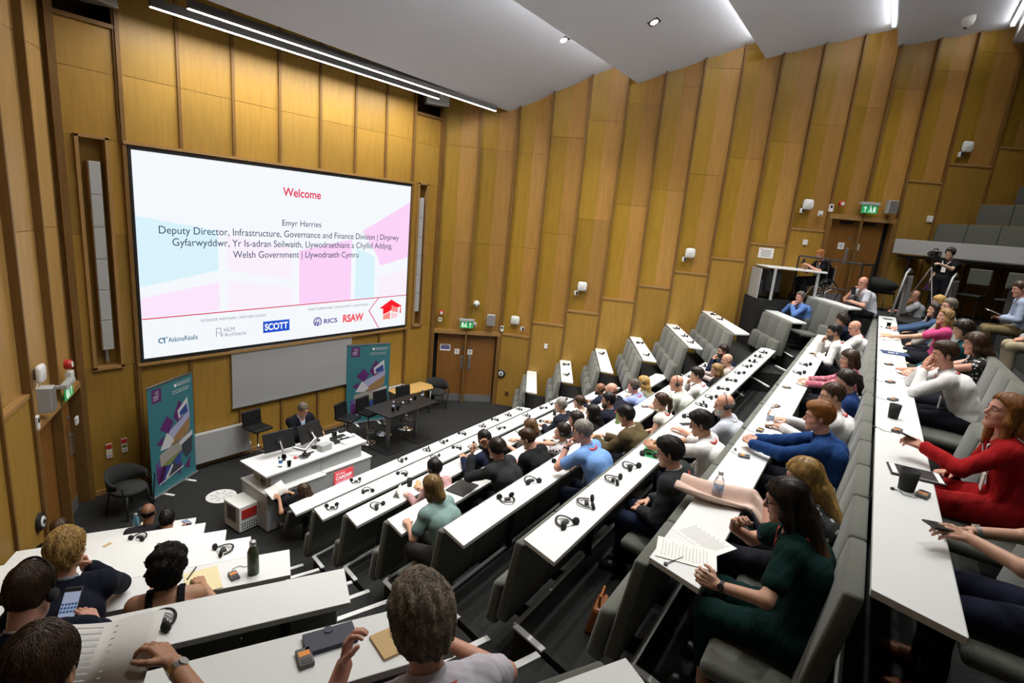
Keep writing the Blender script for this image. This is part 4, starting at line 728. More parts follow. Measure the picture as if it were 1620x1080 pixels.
t = tag(thing('video_camera', (15.02, -.10, 5.33), R_(150)), 'dark video camera mounted on the silver tripod', 'camera'); b = MB(); b.box((0, 0, .06), (.26, .11, .13), 'black'); b.build('body', t, bevel=.015); b = MB(); b.tube([(.13, 0, .06), (.21, 0, .06)], .04, 'black', 14); b.build('lens', t); b = MB(); b.box((-.02, .09, .07), (.09, .012, .07), 'housing'); b.build('screen', t); b = MB(); b.tube([(-.08, 0, .14), (-.06, 0, .17), (.06, 0, .17), (.09, 0, .14)], .012, 'black', 8); b.build('handle', t); b = MB(); b.box((.02, 0, .175), (.05, .03, .02), 'red_plastic'); b.build('tally_lamp', t)

# ------------------------------------------------------------------ headsets, receivers and the rest on the desks
def Q(blk, k, al, bh):
    if blk == 'M': return mrow(k, al, bh, F(k)+.75), MA
    if blk == 'L': return lrow(k, al, bh, F(k)+.75), LA
    D_, t, w_, z = RSEAT[k]; n = Vector((t.y, -t.x, 0)); p = D_+t*al+n*bh; return Vector((p.x, p.y, z)), math.atan2(t.y, t.x)
HP = []
def headset(loc, rz, label, group, s=1):
    if not HP:
        t = thing('headset', (0, 0, 0), 0, '', 'headset')
        pts = [(.072*math.cos(R_(a)), .015+.085*math.sin(R_(a)), .012+.012*math.sin(R_(a))**2) for a in range(-15, 196, 14)]
        b = MB(); b.tube(pts, .0085, 'black_matte', 8, flat=.5); b.build('headband', t, smooth=True)
        for sx, tl in ((-1, .5), (1, -.9)):
            M_ = Matrix.Translation((sx*.068, -.030, .026)) @ Matrix.Rotation(tl, 4, 'Y') @ Matrix.Rotation(R_(70), 4, 'X'); b = MB(); v = [(0, -.014), (.020, -.014), (.030, -.008), (.031, .002), (.026, .012), (0, .012)]
            b.lathe([(r, z) for r, z in v], (0, 0, 0), 'black_matte', 16, M_); b.build('ear_pad', t, smooth=True)
        b = MB(); b.box((.0, .02, .012), (.055, .034, .018), 'black'); b.tube([(.03, .02, .01), (.05, .05, .006), (.0, .07, .005), (-.04, .04, .006), (-.02, -.03, .005), (.05, -.04, .005), (.068, -.03, .015)], .0022, 'black', 5); b.build('receiver', t); HP.append(t)
    else: t = dup(HP[0], (0, 0, 0), 0)
    t.location = loc; t.rotation_euler = (0, 0, rz); t['label'] = label; t['group'] = group; t.scale = (s, s, s)
HSL = {('M', 1): [(1.18, .14), (2.29, .14), (2.96, .15), (3.47, .14), (4.07, .13), (4.75, .17), (5.26, .14), (5.76, .18), (6.30, .14)],
 ('M', 2): [(.18, .15), (.80, .17), (1.54, .15), (2.37, .13), (2.92, .14), (4.27, .16), (5.29, .14), (5.96, .14), (6.39, .15), (6.88, .17)],
 ('M', 3): [(.36, .17), (3.73, .14), (4.47, .17)], ('M', 4): [(5.65, .17), (6.44, .14)],
 ('M', 5): [(.80, .14), (1.29, .14), (1.93, .13), (6.4, .15), (7.25, .14), (8.40, .14)],
 ('M', 6): [(.39, .15), (.80, .14), (1.36, .14), (1.74, .15), (2.16, .17), (3.70, .15), (4.37, .14), (4.84, .15), (5.45, .16), (6.10, .14), (6.76, .15), (7.42, .15), (7.96, .15), (8.55, .15), (9.10, .15)],
 ('M', 7): [(5.87, .14), (6.58, .15)], ('L', 2): [(-.70, .14)], ('L', 4): [(-.25, .17)], ('L', 6): [(-1.0, .16)],
 ('R', 3): [(.55, .15), (1.55, .15)], ('R', 4): [(1.7, .15)], ('R', 5): [(.45, .15), (1.75, .15)], ('R', 6): [(.45, .15), (1.15, .15), (2.1, .15)], ('R', 7): [(1.75, .15), (2.45, .15)]}
BN = {'M': 'long middle desk in row', 'L': 'left block desk in row', 'R': 'short right-wall desk number'}
rr = random.Random(5)
for (blk, k), L in HSL.items():
    for i, (al, bh) in enumerate(L):
        p, a = Q(blk, k, al, bh); kk = k-1 if blk == 'R' else k
        lab = f'black headset on the {ORD[kk-1]} {dict(M="long middle desk from the stage", L="left block desk from the stage", R="short desk by the right wall")[blk]}'
        if len(L) > 1: lab += f', {ORD[i]} from its left end'
        headset(p, a+rr.choice([-.5, -.3, .2, .5, 2.6, .9, -1.2]), lab, f'headsets on the {ORD[kk-1]} desk row')
RV = []
def receiver(blk, k, al, bh, rz, label, group='small translation receivers'):
    p, a = Q(blk, k, al, bh)
    if not RV:
        t = thing('translation_receiver', (0, 0, 0), 0, '', 'receiver'); b = MB(); b.box((0, 0, .011), (.06, .095, .022), 'housing'); b.build('body', t, bevel=.005); b = MB(); b.box((0, .012, .0225), (.045, .028, .002), 'orange'); b.build('label_strip', t); b = MB(); b.box((0, -.028, .0225), (.04, .025, .002), 'black'); b.build('display', t); b = MB(); b.tube([(0, .05, .01), (.02, .09, .006), (.07, .10, .005), (.10, .06, .005), (.13, .07, .005)], .0022, 'black', 5); b.lathe([(0, 0), (.011, .002), (.011, .012), (0, .014)], (.135, .07, 0), 'black', 10); b.build('earphone_cable', t); RV.append(t)
    else: t = dup(RV[0], (0, 0, 0), 0)
    t.location = p; t.rotation_euler = (0, 0, a+rz); t['label'] = label; t['group'] = group; return t
mat('orange', (.80, .28, .03), .5); mat('tan_paper', (.55, .38, .18), .8); mat('green_card', (.05, .42, .16), .5); mat('navy_card', (.02, .05, .13), .5); mat('wallet_leather', (.012, .018, .04), .45); mat('coral_cup', (.16, .02, .025), .5); mat('steel_blue', (.08, .22, .32), .4); mat('camo', (.05, .07, .035), .45, noise=.9, scale=26); mat('coat', (.68, .50, .42), .9, noise=.05, scale=30); mat('phone_lit', (.02, .02, .03), .2, emit=.55, ecol=(.55, .62, .85)); mat('tan_leather', (.26, .085, .02), .45)
receiver('L', 7, -.61, .16, .1, 'orange-labelled receiver beside the navy wallet'); receiver('L', 5, -.40, .22, .3, 'small receiver beside the dark patterned flask')
receiver('M', 7, 4.82, .10, .5, 'receiver lying alone mid-way on the seventh long desk'); receiver('M', 7, 3.81, .12, 1.2, 'receiver with tangled cable beyond the water bottle, seventh long desk'); receiver('M', 7, 2.80, .12, 1.5, 'receiver beside the clear water bottle on the seventh long desk'); receiver('M', 7, 1.98, .13, .2, 'receiver by the wrist of the man in the blue jumper'); receiver('M', 7, 1.16, .20, 2.0, 'receiver behind the pale folded coat')
receiver('M', 8, 1.27, .24, 1.3, 'receiver lying before the black cup nearest the aisle on the last desk'); receiver('M', 8, 2.55, .14, 1.3, 'receiver before the black cup on the last desk, near the red sleeve'); receiver('M', 8, 3.63, .13, 1.0, 'receiver with cable by the elbow of the white-shirted man, last desk'); receiver('M', 8, 4.46, .12, .9, 'receiver with cable further from the aisle, last desk'); receiver('M', 8, 5.57, .12, .8, 'receiver beside the yellow notepads on the last desk'); receiver('M', 8, 9.5, .16, .4, 'receiver near the far end of the last desk'); receiver('M', 5, 4.72, .13, .8, 'receiver with looped cable before the ponytailed woman')
def phone(blk, k, al, bh, rz, label, lit=False, w=.075, h=.15):
    p, a = Q(blk, k, al, bh); t = tag(thing('mobile_phone', p, a+rz), label, 'phone'); b = MB(); b.box((0, 0, .0045), (w, h, .009), 'black'); b.build('body', t, bevel=.003); b = MB(); b.box((0, 0, .0094), (w*.9, h*.93, .001), 'phone_lit' if lit else 'black'); b.build('screen', t)
phone('L', 4, -1.12, .24, 1.2, 'black phone lying on the left block desk in front of the dark suit man'); phone('L', 1, -.11, .10, .5, 'phone on the front left block desk by the aisle', True); phone('M', 6, 2.45, .10, 1.1, 'dark blue phone beyond the green card'); phone('M', 6, 3.43, .19, .9, 'black phone between the hands of the seated man, sixth long desk'); phone('M', 4, 3.08, .18, .6, 'phone between the forearms of the person in a patterned top'); phone('M', 5, 3.15, .18, 1.2, 'black phone before the man in the olive jacket'); phone('M', 8, 11.19, .16, .3, 'black phone at the far end of the last long desk', False, .12, .17)
phone('M', 7, 7.75, .13, 1.3, 'black phone before the bearded man in a white shirt'); 
def flask(blk, k, al, bh, label, m, h=.26, r=.037):
    p, a = Q(blk, k, al, bh); t = tag(thing('flask', p), label, 'bottle'); b = MB(); b.lathe([(0, 0), (r, .002), (r, h*.66), (r*.55, h*.84), (r*.5, h*.88), (0, h*.88)], (0, 0, 0), m, 20); b.build('body', t, smooth=True); b = MB(); b.lathe([(0, h*.86), (r*.6, h*.86), (r*.6, h*.985), (r*.5, h), (0, h)], (0, 0, 0), 'steel_dull', 16); b.build('cap', t, smooth=True)
flask('L', 5, -.27, .22, 'dark leaf-patterned flask on the left block desk by the aisle', 'camo', .27, .04); flask('L', 1, -.70, .10, 'blue steel flask on the front left block desk', 'steel_blue', .25); flask('M', 5, 3.70, .10, 'green drinks bottle before the man in the olive jacket', 'b_green', .24, .036)
p, a = Q('L', 1, -.60, .16); t = tag(thing('coffee_cup', p), 'dark red paper coffee cup with pale lid on the front left desk', 'cup'); b = MB(); b.lathe([(0, 0), (.03, 0), (.043, .105), (0, .105)], (0, 0, 0), 'coral_cup', 18); b.build('body', t, smooth=True); b = MB(); b.lathe([(.045, .10), (.045, .112), (.038, .122), (0, .122)], (0, 0, 0), 'pad_yellow', 18); b.build('lid', t)
def cup(k, al, bh, label, r=.043, h=.11): p, a = Q('M', k, al, bh); tumbler(p, label, r, h, 'black_matte', None, 'cup', 'black_cup')
cup(3, 1.01, .08, 'black paper cup beside the brown paper bag, third long desk', .04, .11); cup(3, 4.95, .12, 'black paper cup before the grey-haired man in a dark suit', .04, .1); cup(8, 1.30, .16, 'large black cup nearest the aisle on the last desk', .052, .125); cup(8, 2.96, .12, 'black cup farther along the last desk by the red sleeve', .046, .12)
p, a = Q('M', 8, 9.6, .15); tumbler(p, 'clear water glass by the papers at the far end of the last desk')
def sheet(name, blk, k, al, bh, rz, w, h, label, cat, m='paper', th=.004, lines=0, dz=0):
    p, a = Q(blk, k, al, bh); t = tag(thing(name, p+Vector((0, 0, dz)), a+rz), label, cat); b = MB(); b.box((0, 0, th/2), (w, h, th), m); b.build('sheet' if th < .006 else 'cover', t)
    if lines:
        b = MB()
        for j in range(lines): b.box((-.02*w*(j % 3), h*(.40-.8*j/lines), th+.0006), (w*(.8-.1*(j % 3)), h*.018, .001), 'paper_print')
        b.build('print', t)
    return t
sheet('notepad', 'L', 5, -.60, .20, .15, .22, .28, 'yellow notepad before the curly-haired woman', 'notepad', 'pad_yellow', .006); p, a = Q('L', 5, -.70, .16); b = MB(); b.tube([(0, 0, .012), (.05, .13, .014)], .005, 'black', 8); tag(b.build('pen', loc=p, rz=a), 'black pen on the yellow notepad', 'pen')
sheet('paper_scrap', 'L', 2, -1.0, .17, .8, .09, .04, 'small brown card lying on the left block desk', 'card', 'tan_paper')
t = sheet('wallet', 'L', 7, -.50, .09, .05, .21, .11, 'navy leather wallet case on the nearest left block desk', 'wallet', 'wallet_leather', .022); b = MB(); b.lathe([(0, .022), (.02, .022), (.02, .026), (0, .026)], (0, .04, 0), 'wallet_leather', 16); b.build('clasp', t)
sheet('notebook', 'L', 7, -.28, .20, .2, .10, .15, 'small tan notebook under the hand of the grey-haired man', 'notebook', 'tan_paper', .012)
t = tag(thing('place_card', Q('M', 3, .74, .14)[0], MA+.5), 'white folded place card on the third long desk near its left end', 'place card'); b = MB(); b.hexa([(-.09, -.05, 0), (.09, -.05, 0), (.09, -.045, 0), (-.09, -.045, 0), (-.09, 0, .12), (.09, 0, .12), (.09, .004, .12), (-.09, .004, .12)], 'paper'); b.hexa([(-.09, .045, 0), (.09, .045, 0), (.09, .05, 0), (-.09, .05, 0), (-.09, 0, .12), (.09, 0, .12), (.09, .004, .12), (-.09, .004, .12)], 'paper'); b.build('card', t)
t = tag(thing('paper_bag', Q('M', 3, 1.06, .18)[0], .4), 'crumpled brown paper bag beside a black cup, third long desk', 'bag'); b = MB(); b.hexa([(-.06, -.04, 0), (.05, -.05, 0), (.06, .04, 0), (-.05, .05, 0), (-.03, -.01, .05), (.05, -.03, .07), (.03, .03, .11), (-.05, .02, .04)], 'tan_paper'); b.build('bag', t, bevel=.01)
sheet('laptop', 'M', 4, 1.06, .16, .1, .34, .25, 'closed black laptop before the person in the dark suit, fourth long desk', 'laptop', 'black', .018)
sheet('green_card', 'M', 6, 2.26, .16, .2, .30, .16, 'green card under a headset on the sixth long desk', 'card', 'green_card', .003)
for i, (al, bh, rz, w, h) in enumerate(((7.3, .14, .3, .2, .28), (8.3, .15, -.1, .2, .27), (7.0, .18, 0, .2, .25))): sheet('notepad', 'M', 7, al+.9, bh, rz, w, h, f'yellow notepad by the white-shirted pair on the seventh long desk, {ORD[i]} from the aisle', 'notepad', 'pad_yellow', .005)
for i, (al, bh, rz) in enumerate(((5.95, .17, -.3), (7.5, .17, .2), (7.0, .2, -.1))): sheet('notepad', 'M', 8, al, bh, rz, .22, .30, f'yellow notepad on the last long desk, {ORD[i]} from the aisle', 'notepad', 'pad_yellow', .006)
t = sheet('navy_folder', 'M', 8, 6.6, .20, .15, .24, .32, 'navy folder with a white emblem on the last long desk', 'folder', 'navy_card', .012); b = MB(); b.box((-.04, .05, .0126), (.05, .07, .001), 'paper'); b.box((-.02, -.02, .0126), (.09, .012, .001), 'paper'); b.build('emblem', t)
for i, al in enumerate((8.3, 9.0, 10.2)): sheet('paper_sheet', 'M', 8, al, .16, .2*i-.2, .21, .29, f'white sheet of paper at the far end of the last desk, {ORD[i]} from the aisle', 'paper', 'paper', .003, 8)
sheet('booklet', 'M', 8, 8.6, .12, .9, .12, .2, 'tan booklet among papers on the last long desk', 'booklet', 'tan_paper', .012)
t = tag(thing('tablet', Q('M', 8, 1.62, .22)[0]+Vector((0, 0, .001)), MA+.12), 'white-edged tablet lying on the last desk behind the black cup', 'tablet'); b = MB(); b.box((0, 0, .006), (.20, .29, .012), 'black'); b.build('case', t, bevel=.003); b = MB(); b.box((0, 0, .0125), (.175, .27, .003), 'paper'); b.build('frame', t); b = MB(); b.box((0, 0, .0145), (.165, .21, .002), 'black'); b.build('screen', t)
water_bottle(Q('M', 7, 2.98, .17)[0], 'clear water bottle standing alone on the seventh long desk', .23, .036); water_bottle(Q('M', 7, .96, .14)[0], 'clear water bottle standing beside the pale folded coat', .24, .036)
# papers before the woman in green
sheet('printed_sheet', 'M', 7, .42, .20, -.45, .22, .32, 'printed sheet lying flat before the woman in green', 'paper', 'paper', .002, 22); sheet('printed_sheet', 'M', 7, .18, .16, .25, .22, .34, 'printed sheet under the hand of the woman in green', 'paper', 'paper', .002, 14, .004)
t = sheet('name_badge', 'M', 7, .09, .10, .5, .06, .10, 'green printed card by the hand of the woman in green', 'card', 'green_card', .003); p, a = Q('M', 7, -.01, .10); b = MB(); b.lathe([(0, 0), (.012, .002), (.012, .012), (0, .014)], (0, 0, 0), 'black', 10); b.tube([(.0, 0, .008), (.06, -.02, .006), (.14, -.05, .006)], .003, 'black', 6); tag(b.build('earphone', loc=p), 'single black earphone at the aisle end of the seventh desk', 'earphone')
# pale coat folded over the seventh desk
def coat():
    b = MB(); n, m_ = 22, 14; vs = []; fs = []
    for i in range(n+1):
        u = i/n
        for j in range(m_+1):
            v = j/m_; yy = .16-.62*u; edge = min(1, max(0, (yy+.335)/.03)); z = .05+.035*math.sin(3*math.pi*v+u*4)*math.sin(math.pi*v)+.02*math.sin(9*v+5*u)
            if yy < -.32: z = .05-(-.32-yy)*1.35+.012*math.sin(12*v)
            x = (v-.5)*(.24+.10*u)+.20*u*u-.02*math.sin(6*u)
            vs.append((x, yy, max(z, .012) if yy > -.3 else z))
    for i in range(n):
        for j in range(m_): a = i*(m_+1)+j; fs.append((a, a+1, a+m_+2, a+m_+1))
    b.add(vs, fs, 'coat'); p, a = Q('M', 7, .98, .02); o = b.build('folded_coat', smooth=True, loc=p, rz=a); s = o.modifiers.new('s', 'SOLIDIFY'); s.thickness = .03; s.offset = 0; q = o.modifiers.new('q', 'SUBSURF'); q.levels = q.render_levels = 1
    tag(o, 'pale pink coat folded over the seventh long desk', 'coat')
coat()
t = tag(thing('leather_bag', mrow(7, .72, -.50, F(6)), MA+.2), 'tan leather bag on the floor between the sixth and seventh desks', 'bag'); b = MB(); b.hexa([(-.14, -.08, 0), (.14, -.08, 0), (.14, .08, 0), (-.14, .08, 0), (-.11, -.04, .22), (.11, -.04, .22), (.11, .04, .22), (-.11, .04, .22)], 'tan_leather'); b.build('body', t, bevel=.025); b = MB(); b.tube([(-.08, 0, .21), (-.07, 0, .30), (.07, 0, .30), (.08, 0, .21)], .01, 'tan_leather', 8); b.build('strap', t)
for i, (x, y) in enumerate(((-.12, -.02), (.16, .02))): headset(on_table(x, y), .6+2*i, f'black headset on the bar table, {("nearer", "farther from")[i]} the lectern', 'headsets on the bar table')
for i, (x, y) in enumerate(((-.02, .10), (.26, .13))):
    t = tag(thing('handheld_microphone', on_table(x, y), R_(-30)), f'black handheld microphone with pale tip on the bar table, {("nearer", "farther from")[i]} the lectern', 'microphone', 'microphones on the bar table'); b = MB(); b.tube([(-.1, 0, .016), (.08, 0, .02)], [.011, .016], 'black', 10); b.build('handle', t, smooth=True); b = MB(); b.lathe([(0, 0), (.02, .008), (.024, .025), (.018, .042), (0, .048)], (.075, 0, .022), 'white_plastic', 12, Matrix.Rotation(R_(90), 4, 'Y')); b.build('grille', t, smooth=True)
# ------------------------------------------------------------------ people: signed-distance bodies turned into meshes
f32 = np.float32
def V3(*a): return np.array(a if len(a) == 3 else a[0], float)
def nz(v): return np.asarray(v, float)/max(np.linalg.norm(v), 1e-9)
def d_cone(p, a, b, ra, rb):
    a = a.astype(f32) if hasattr(a, 'astype') else np.array(a, f32); b = np.array(b, f32); ab = b-a; L = float(ab@ab)+1e-12
    t = np.clip(((p-a)@ab)/L, 0, 1); q = p-a-t[:, None]*ab
    return np.sqrt((q*q).sum(1))-(ra+(rb-ra)*t)
def d_ell(p, c, r, R=None):
    q = p-np.array(c, f32)
    if R is not None: q = q@np.array(R, f32)
    r = np.array(r, f32); k0 = np.sqrt(((q/r)**2).sum(1)); k1 = np.sqrt(((q/(r*r))**2).sum(1))+1e-9
    return k0*(k0-1)/k1
def smin(a, b, k):
    if k <= 0: return np.minimum(a, b)
    h = np.clip(.5+.5*(b-a)/k, 0, 1); return b+(a-b)*h-k*h*(1-h)
def smax(a, b, k): return -smin(-a, -b, k)
def uni(p, prims, k):
    d = None
    for a, b, ra, rb in prims:
        e = d_cone(p, a, b, ra, rb); d = e if d is None else smin(d, e, k)
    return d
def wob(p, s, seed=0):
    r = np.random.default_rng(seed); o = 0
    for i in range(3):
        k = r.normal(size=3); k = k/np.linalg.norm(k)*s*(1+.6*i); o = o+np.sin(p@k.astype(f32)+r.uniform(0, 6.3))/(1+.5*i)
    return o/2.2
def surfnet(f, lo, hi, h, B=6):
    """sparse surface nets over the box lo..hi at voxel size h"""
    lo = np.array(lo); n = np.ceil((np.array(hi)-lo)/h).astype(int)+2; nb = -(-n//B); n = nb*B
    g = np.stack(np.meshgrid(*[np.arange(k) for k in nb], indexing='ij'), -1).reshape(-1, 3)
    c = (lo+(g*B+B/2)*h).astype(f32); d = f(c); act = np.abs(d) < h*B*1.05
    vol = np.repeat(np.repeat(np.repeat(np.where(d > 0, 1, -1).reshape(nb).astype(f32), B, 0), B, 1), B, 2)
    o = np.stack(np.meshgrid(*[np.arange(B)]*3, indexing='ij'), -1).reshape(-1, 3); ga = g[act]
    if len(ga) == 0: return np.zeros((0, 3)), np.zeros((0, 4), int)
    I = (ga[:, None]*B+o[None]).reshape(-1, 3); P = (lo+I*h).astype(f32); v = np.empty(len(P), f32)
    for s in range(0, len(P), 200000): v[s:s+200000] = f(P[s:s+200000])
    vol[I[:, 0], I[:, 1], I[:, 2]] = v
    S = vol < 0; cnt = np.zeros(np.array(vol.shape)-1, np.int8)
    for a in (0, 1):
        for b in (0, 1):
            for e in (0, 1): cnt += S[a:a+S.shape[0]-1, b:b+S.shape[1]-1, e:e+S.shape[2]-1]
    C = np.argwhere((cnt > 0) & (cnt < 8)); idx = -np.ones(cnt.shape, np.int32); idx[C[:, 0], C[:, 1], C[:, 2]] = np.arange(len(C))
    acc = np.zeros((len(C), 3)); w = np.zeros(len(C))
    K = np.array([(a, b, e) for a in (0, 1) for b in (0, 1) for e in (0, 1)])
    val = [vol[C[:, 0]+k[0], C[:, 1]+k[1], C[:, 2]+k[2]] for k in K]
    for i in range(8):
        for j in range(i+1, 8):
            if np.abs(K[i]-K[j]).sum() == 1:
                m = (val[i] < 0) != (val[j] < 0); t = np.where(m, val[i]/np.where(m, val[i]-val[j], 1), 0)
                acc += np.where(m[:, None], K[i]+t[:, None]*(K[j]-K[i]), 0); w += m
    vs = lo+(C+acc/w[:, None])*h; Q = []
    for ax in range(3):
        b, c2 = (ax+1) % 3, (ax+2) % 3; s0 = [slice(1, None)]*3; s1 = [slice(1, None)]*3; s0[ax] = slice(0, -1); 
        A = S[tuple(s0)]; Bm = S[tuple(s1)]; 
        e = np.argwhere(A != Bm); sg = A[e[:, 0], e[:, 1], e[:, 2]]; p = e.copy(); p[:, b] += 1; p[:, c2] += 1
        ok = np.all(p < np.array(idx.shape), 1); p, sg = p[ok], sg[ok]; eb = np.eye(3, dtype=int)[b]; ec = np.eye(3, dtype=int)[c2]
        q = np.stack([idx[tuple((p-eb-ec).T)], idx[tuple((p-ec).T)], idx[tuple(p.T)], idx[tuple((p-eb).T)]], 1); q[~sg] = q[~sg][:, ::-1]; Q.append(q[(q >= 0).all(1)])
    return vs, np.concatenate(Q)
def np_mesh(name, parts, parent, tones=None):
    """parts: list of (verts, quads, material)"""
    me = bpy.data.meshes.new(name); V = np.concatenate([p[0] for p in parts]); off = 0; F_ = []; M_ = []; T_ = []
    for i, (v, q, m) in enumerate(parts): F_.append(q+off); off += len(v); M_.append(np.full(len(q), i)); me.materials.append(MAT[m])
    F_ = np.concatenate(F_); n = len(F_); k = F_.shape[1]
    me.vertices.add(len(V)); me.vertices.foreach_set('co', V.astype(f32).ravel()); me.loops.add(n*k); me.loops.foreach_set('vertex_index', F_.astype(np.int32).ravel())
    me.polygons.add(n); me.polygons.foreach_set('loop_start', np.arange(0, n*k, k, dtype=np.int32)); me.polygons.foreach_set('loop_total', np.full(n, k, np.int32))
    me.polygons.foreach_set('material_index', np.concatenate(M_).astype(np.int32)); me.polygons.foreach_set('use_smooth', np.ones(n, bool))
    if tones is not None:
        ca = me.color_attributes.new('tone', 'FLOAT_COLOR', 'POINT'); ca.data.foreach_set('color', np.concatenate([tones, np.ones((len(tones), 1))], 1).astype(f32).ravel())
    me.update(calc_edges=True); me.validate()
    o = bpy.data.objects.new(name, me); COL.objects.link(o)
    if parent: o.parent = parent
    return o
def np_tubes(paths, rad, sides=3):
    """paths (N, M, 3) -> verts, quads of thin tapered tubes"""
    N, M_ = paths.shape[:2]; d = np.gradient(paths, axis=1); d /= np.linalg.norm(d, axis=2, keepdims=True)+1e-9
    a = np.cross(d, np.array([.3, .5, .81])); a /= np.linalg.norm(a, axis=2, keepdims=True)+1e-9; b = np.cross(d, a)
    tp = np.linspace(1, .45, M_)[None, :, None]*np.broadcast_to(np.asarray(rad).reshape(-1, 1, 1), (N, 1, 1)); V = []
    for s in range(sides): t = 2*math.pi*s/sides; V.append(paths+(a*math.cos(t)+b*math.sin(t))*tp)
    V = np.stack(V, 2).reshape(-1, 3); i = np.arange(N)[:, None, None]*M_*sides; j = np.arange(M_-1)[None, :, None]*sides; s = np.arange(sides)[None, None, :]; s2 = (s+1) % sides
    return V, np.stack([i+j+s, i+j+s2, i+j+sides+s2, i+j+sides+s], -1).reshape(-1, 4)
def rot(ax, ang):
    return np.array(Matrix.Rotation(ang, 3, Vector(ax)))
def ik(S, W, a, b, pole):
    S, W = V3(S), V3(W); d = W-S; L = np.linalg.norm(d); mx = (a+b)*.995
    if L > mx: a, b = a*L/mx, b*L/mx
    L = max(L, abs(a-b)+.02); u = d/np.linalg.norm(d); x = (a*a-b*b+L*L)/(2*L); h = math.sqrt(max(a*a-x*x, 0)); q = V3(pole)-u*(V3(pole)@u); return S+u*x+nz(q)*h
def hand_prims(W, d, n, side, curl, spread=1.0, s=1.0):
    """W wrist, d toward the fingers, n back of the hand, side +1 = thumb on the +x cross side"""
    d = nz(d); n = nz(V3(n)-d*(V3(n)@d)); t = np.cross(d, n)*side*s; W = V3(W); pr = []; d0 = d; d = d*s; n = n*s
    offs = (.034, .0115, -.0115, -.032); lens = (.072, .082, .076, .060)
    for o, L in zip(offs, lens):
        k0 = W+d*(.092 if abs(o) < .02 else .086)+t*o*spread; pr.append((W+d*.012+t*o*.62, k0, .0145, .0115)); c = curl*(1+.15*(L < .065))
        dirs = [d*math.cos(x)-n*math.sin(x) for x in (c*.55, c*1.35, c*1.9)]
        q = k0; fan = t*o*.9*spread
        for f, dd, r0, r1 in zip((.46, .31, .23), dirs, (.0098, .0090, .0082), (.0092, .0083, .0070)):
            e = q+dd*L*f+fan*L*f; pr.append((q, e, r0*s, r1*s)); q = e
    b0 = W+d*.022+t*.020; b1 = b0+(d*.55+t*.75-n*.35)*.046; b2 = b1+(d*.85+t*.25-n*(.35+.25*curl))*.030; b3 = b2+(d*.95-t*.05-n*(.3+.35*curl))*.026
    pr += [(b0, b1, .015*s, .0125*s), (b1, b2, .0115*s, .0105*s), (b2, b3, .0105*s, .0085*s)]
    return pr
SKIN = {'light': (.56, .31, .21), 'pink': (.60, .30, .21), 'tan': (.43, .22, .125), 'brown': (.22, .095, .05), 'pale': (.64, .40, .29)}
for k_, c_ in SKIN.items(): m_ = mat('skin_'+k_, c_, .5, noise=.05, scale=40); m_.node_tree.nodes['Principled BSDF'].inputs['Subsurface Weight'].default_value = .08; m_.node_tree.nodes['Principled BSDF'].inputs['Subsurface Radius'].default_value = (.01, .004, .002); mat('lip_'+k_, (c_[0]*.80, c_[1]*.52, c_[2]*.55), .45)
HAIRC = {'black': (.010, .008, .007), 'dark': (.022, .013, .008), 'brown': (.055, .027, .012), 'lbrown': (.13, .068, .028), 'auburn': (.16, .055, .018), 'ginger': (.34, .13, .025), 'blond': (.46, .29, .09), 'dblond': (.27, .165, .06), 'grey': (.24, .22, .19), 'white': (.44, .42, .37), 'mix': (.13, .105, .078)}
for k_, c_ in HAIRC.items(): mat('hair_'+k_, c_, .42, noise=.35, scale=90, bump=.25, stretch=(1, 1, .25), attr='tone')
CL = {}
def cloth(c, pattern=None):
    key = (tuple(c), pattern)
    if key not in CL:
        nm = f'cloth_{len(CL)}'; m = mat(nm, c, .9, noise=.08, scale=60, bump=.15, spec=.15)
        if pattern:
            nt = m.node_tree; b = nt.nodes['Principled BSDF']; tc = nt.nodes.new('ShaderNodeTexCoord'); kind, c2, sc = pattern
            if kind == 'floral': t = nt.nodes.new('ShaderNodeTexVoronoi'); t.inputs['Scale'].default_value = sc; o = t.outputs['Distance']; lo, hi = .28, .34
            elif kind == 'stripe': t = nt.nodes.new('ShaderNodeTexWave'); t.inputs['Scale'].default_value = sc; t.bands_direction = 'X'; o = t.outputs['Fac']; lo, hi = .4, .6
            else: t = nt.nodes.new('ShaderNodeTexWave'); t.inputs['Scale'].default_value = sc; t.bands_direction = 'Z'; o = t.outputs['Fac']; lo, hi = .4, .6
            r = nt.nodes.new('ShaderNodeMapRange'); r.inputs[1].default_value = lo; r.inputs[2].default_value = hi; x = nt.nodes.new('ShaderNodeMix'); x.data_type = 'RGBA'; x.inputs[6].default_value = (*c2, 1); x.inputs[7].default_value = (*c, 1)
            nt.links.new(tc.outputs['Object'], t.inputs['Vector']); nt.links.new(o, r.inputs[0]); nt.links.new(r.outputs[0], x.inputs[0]); nt.links.new(x.outputs[2], b.inputs['Base Color'])
        CL[key] = nm
    return CL[key]
mat('eye_white', (.75, .73, .70), .2); mat('eye_dark', (.02, .012, .008), .15); mat('lanyard_red', (.52, .03, .02), .6); mat('lanyard_pale', (.6, .55, .55), .6); mat('frame_dark', (.01, .01, .01), .3); mat('gold', (.5, .35, .12), .3, 1)

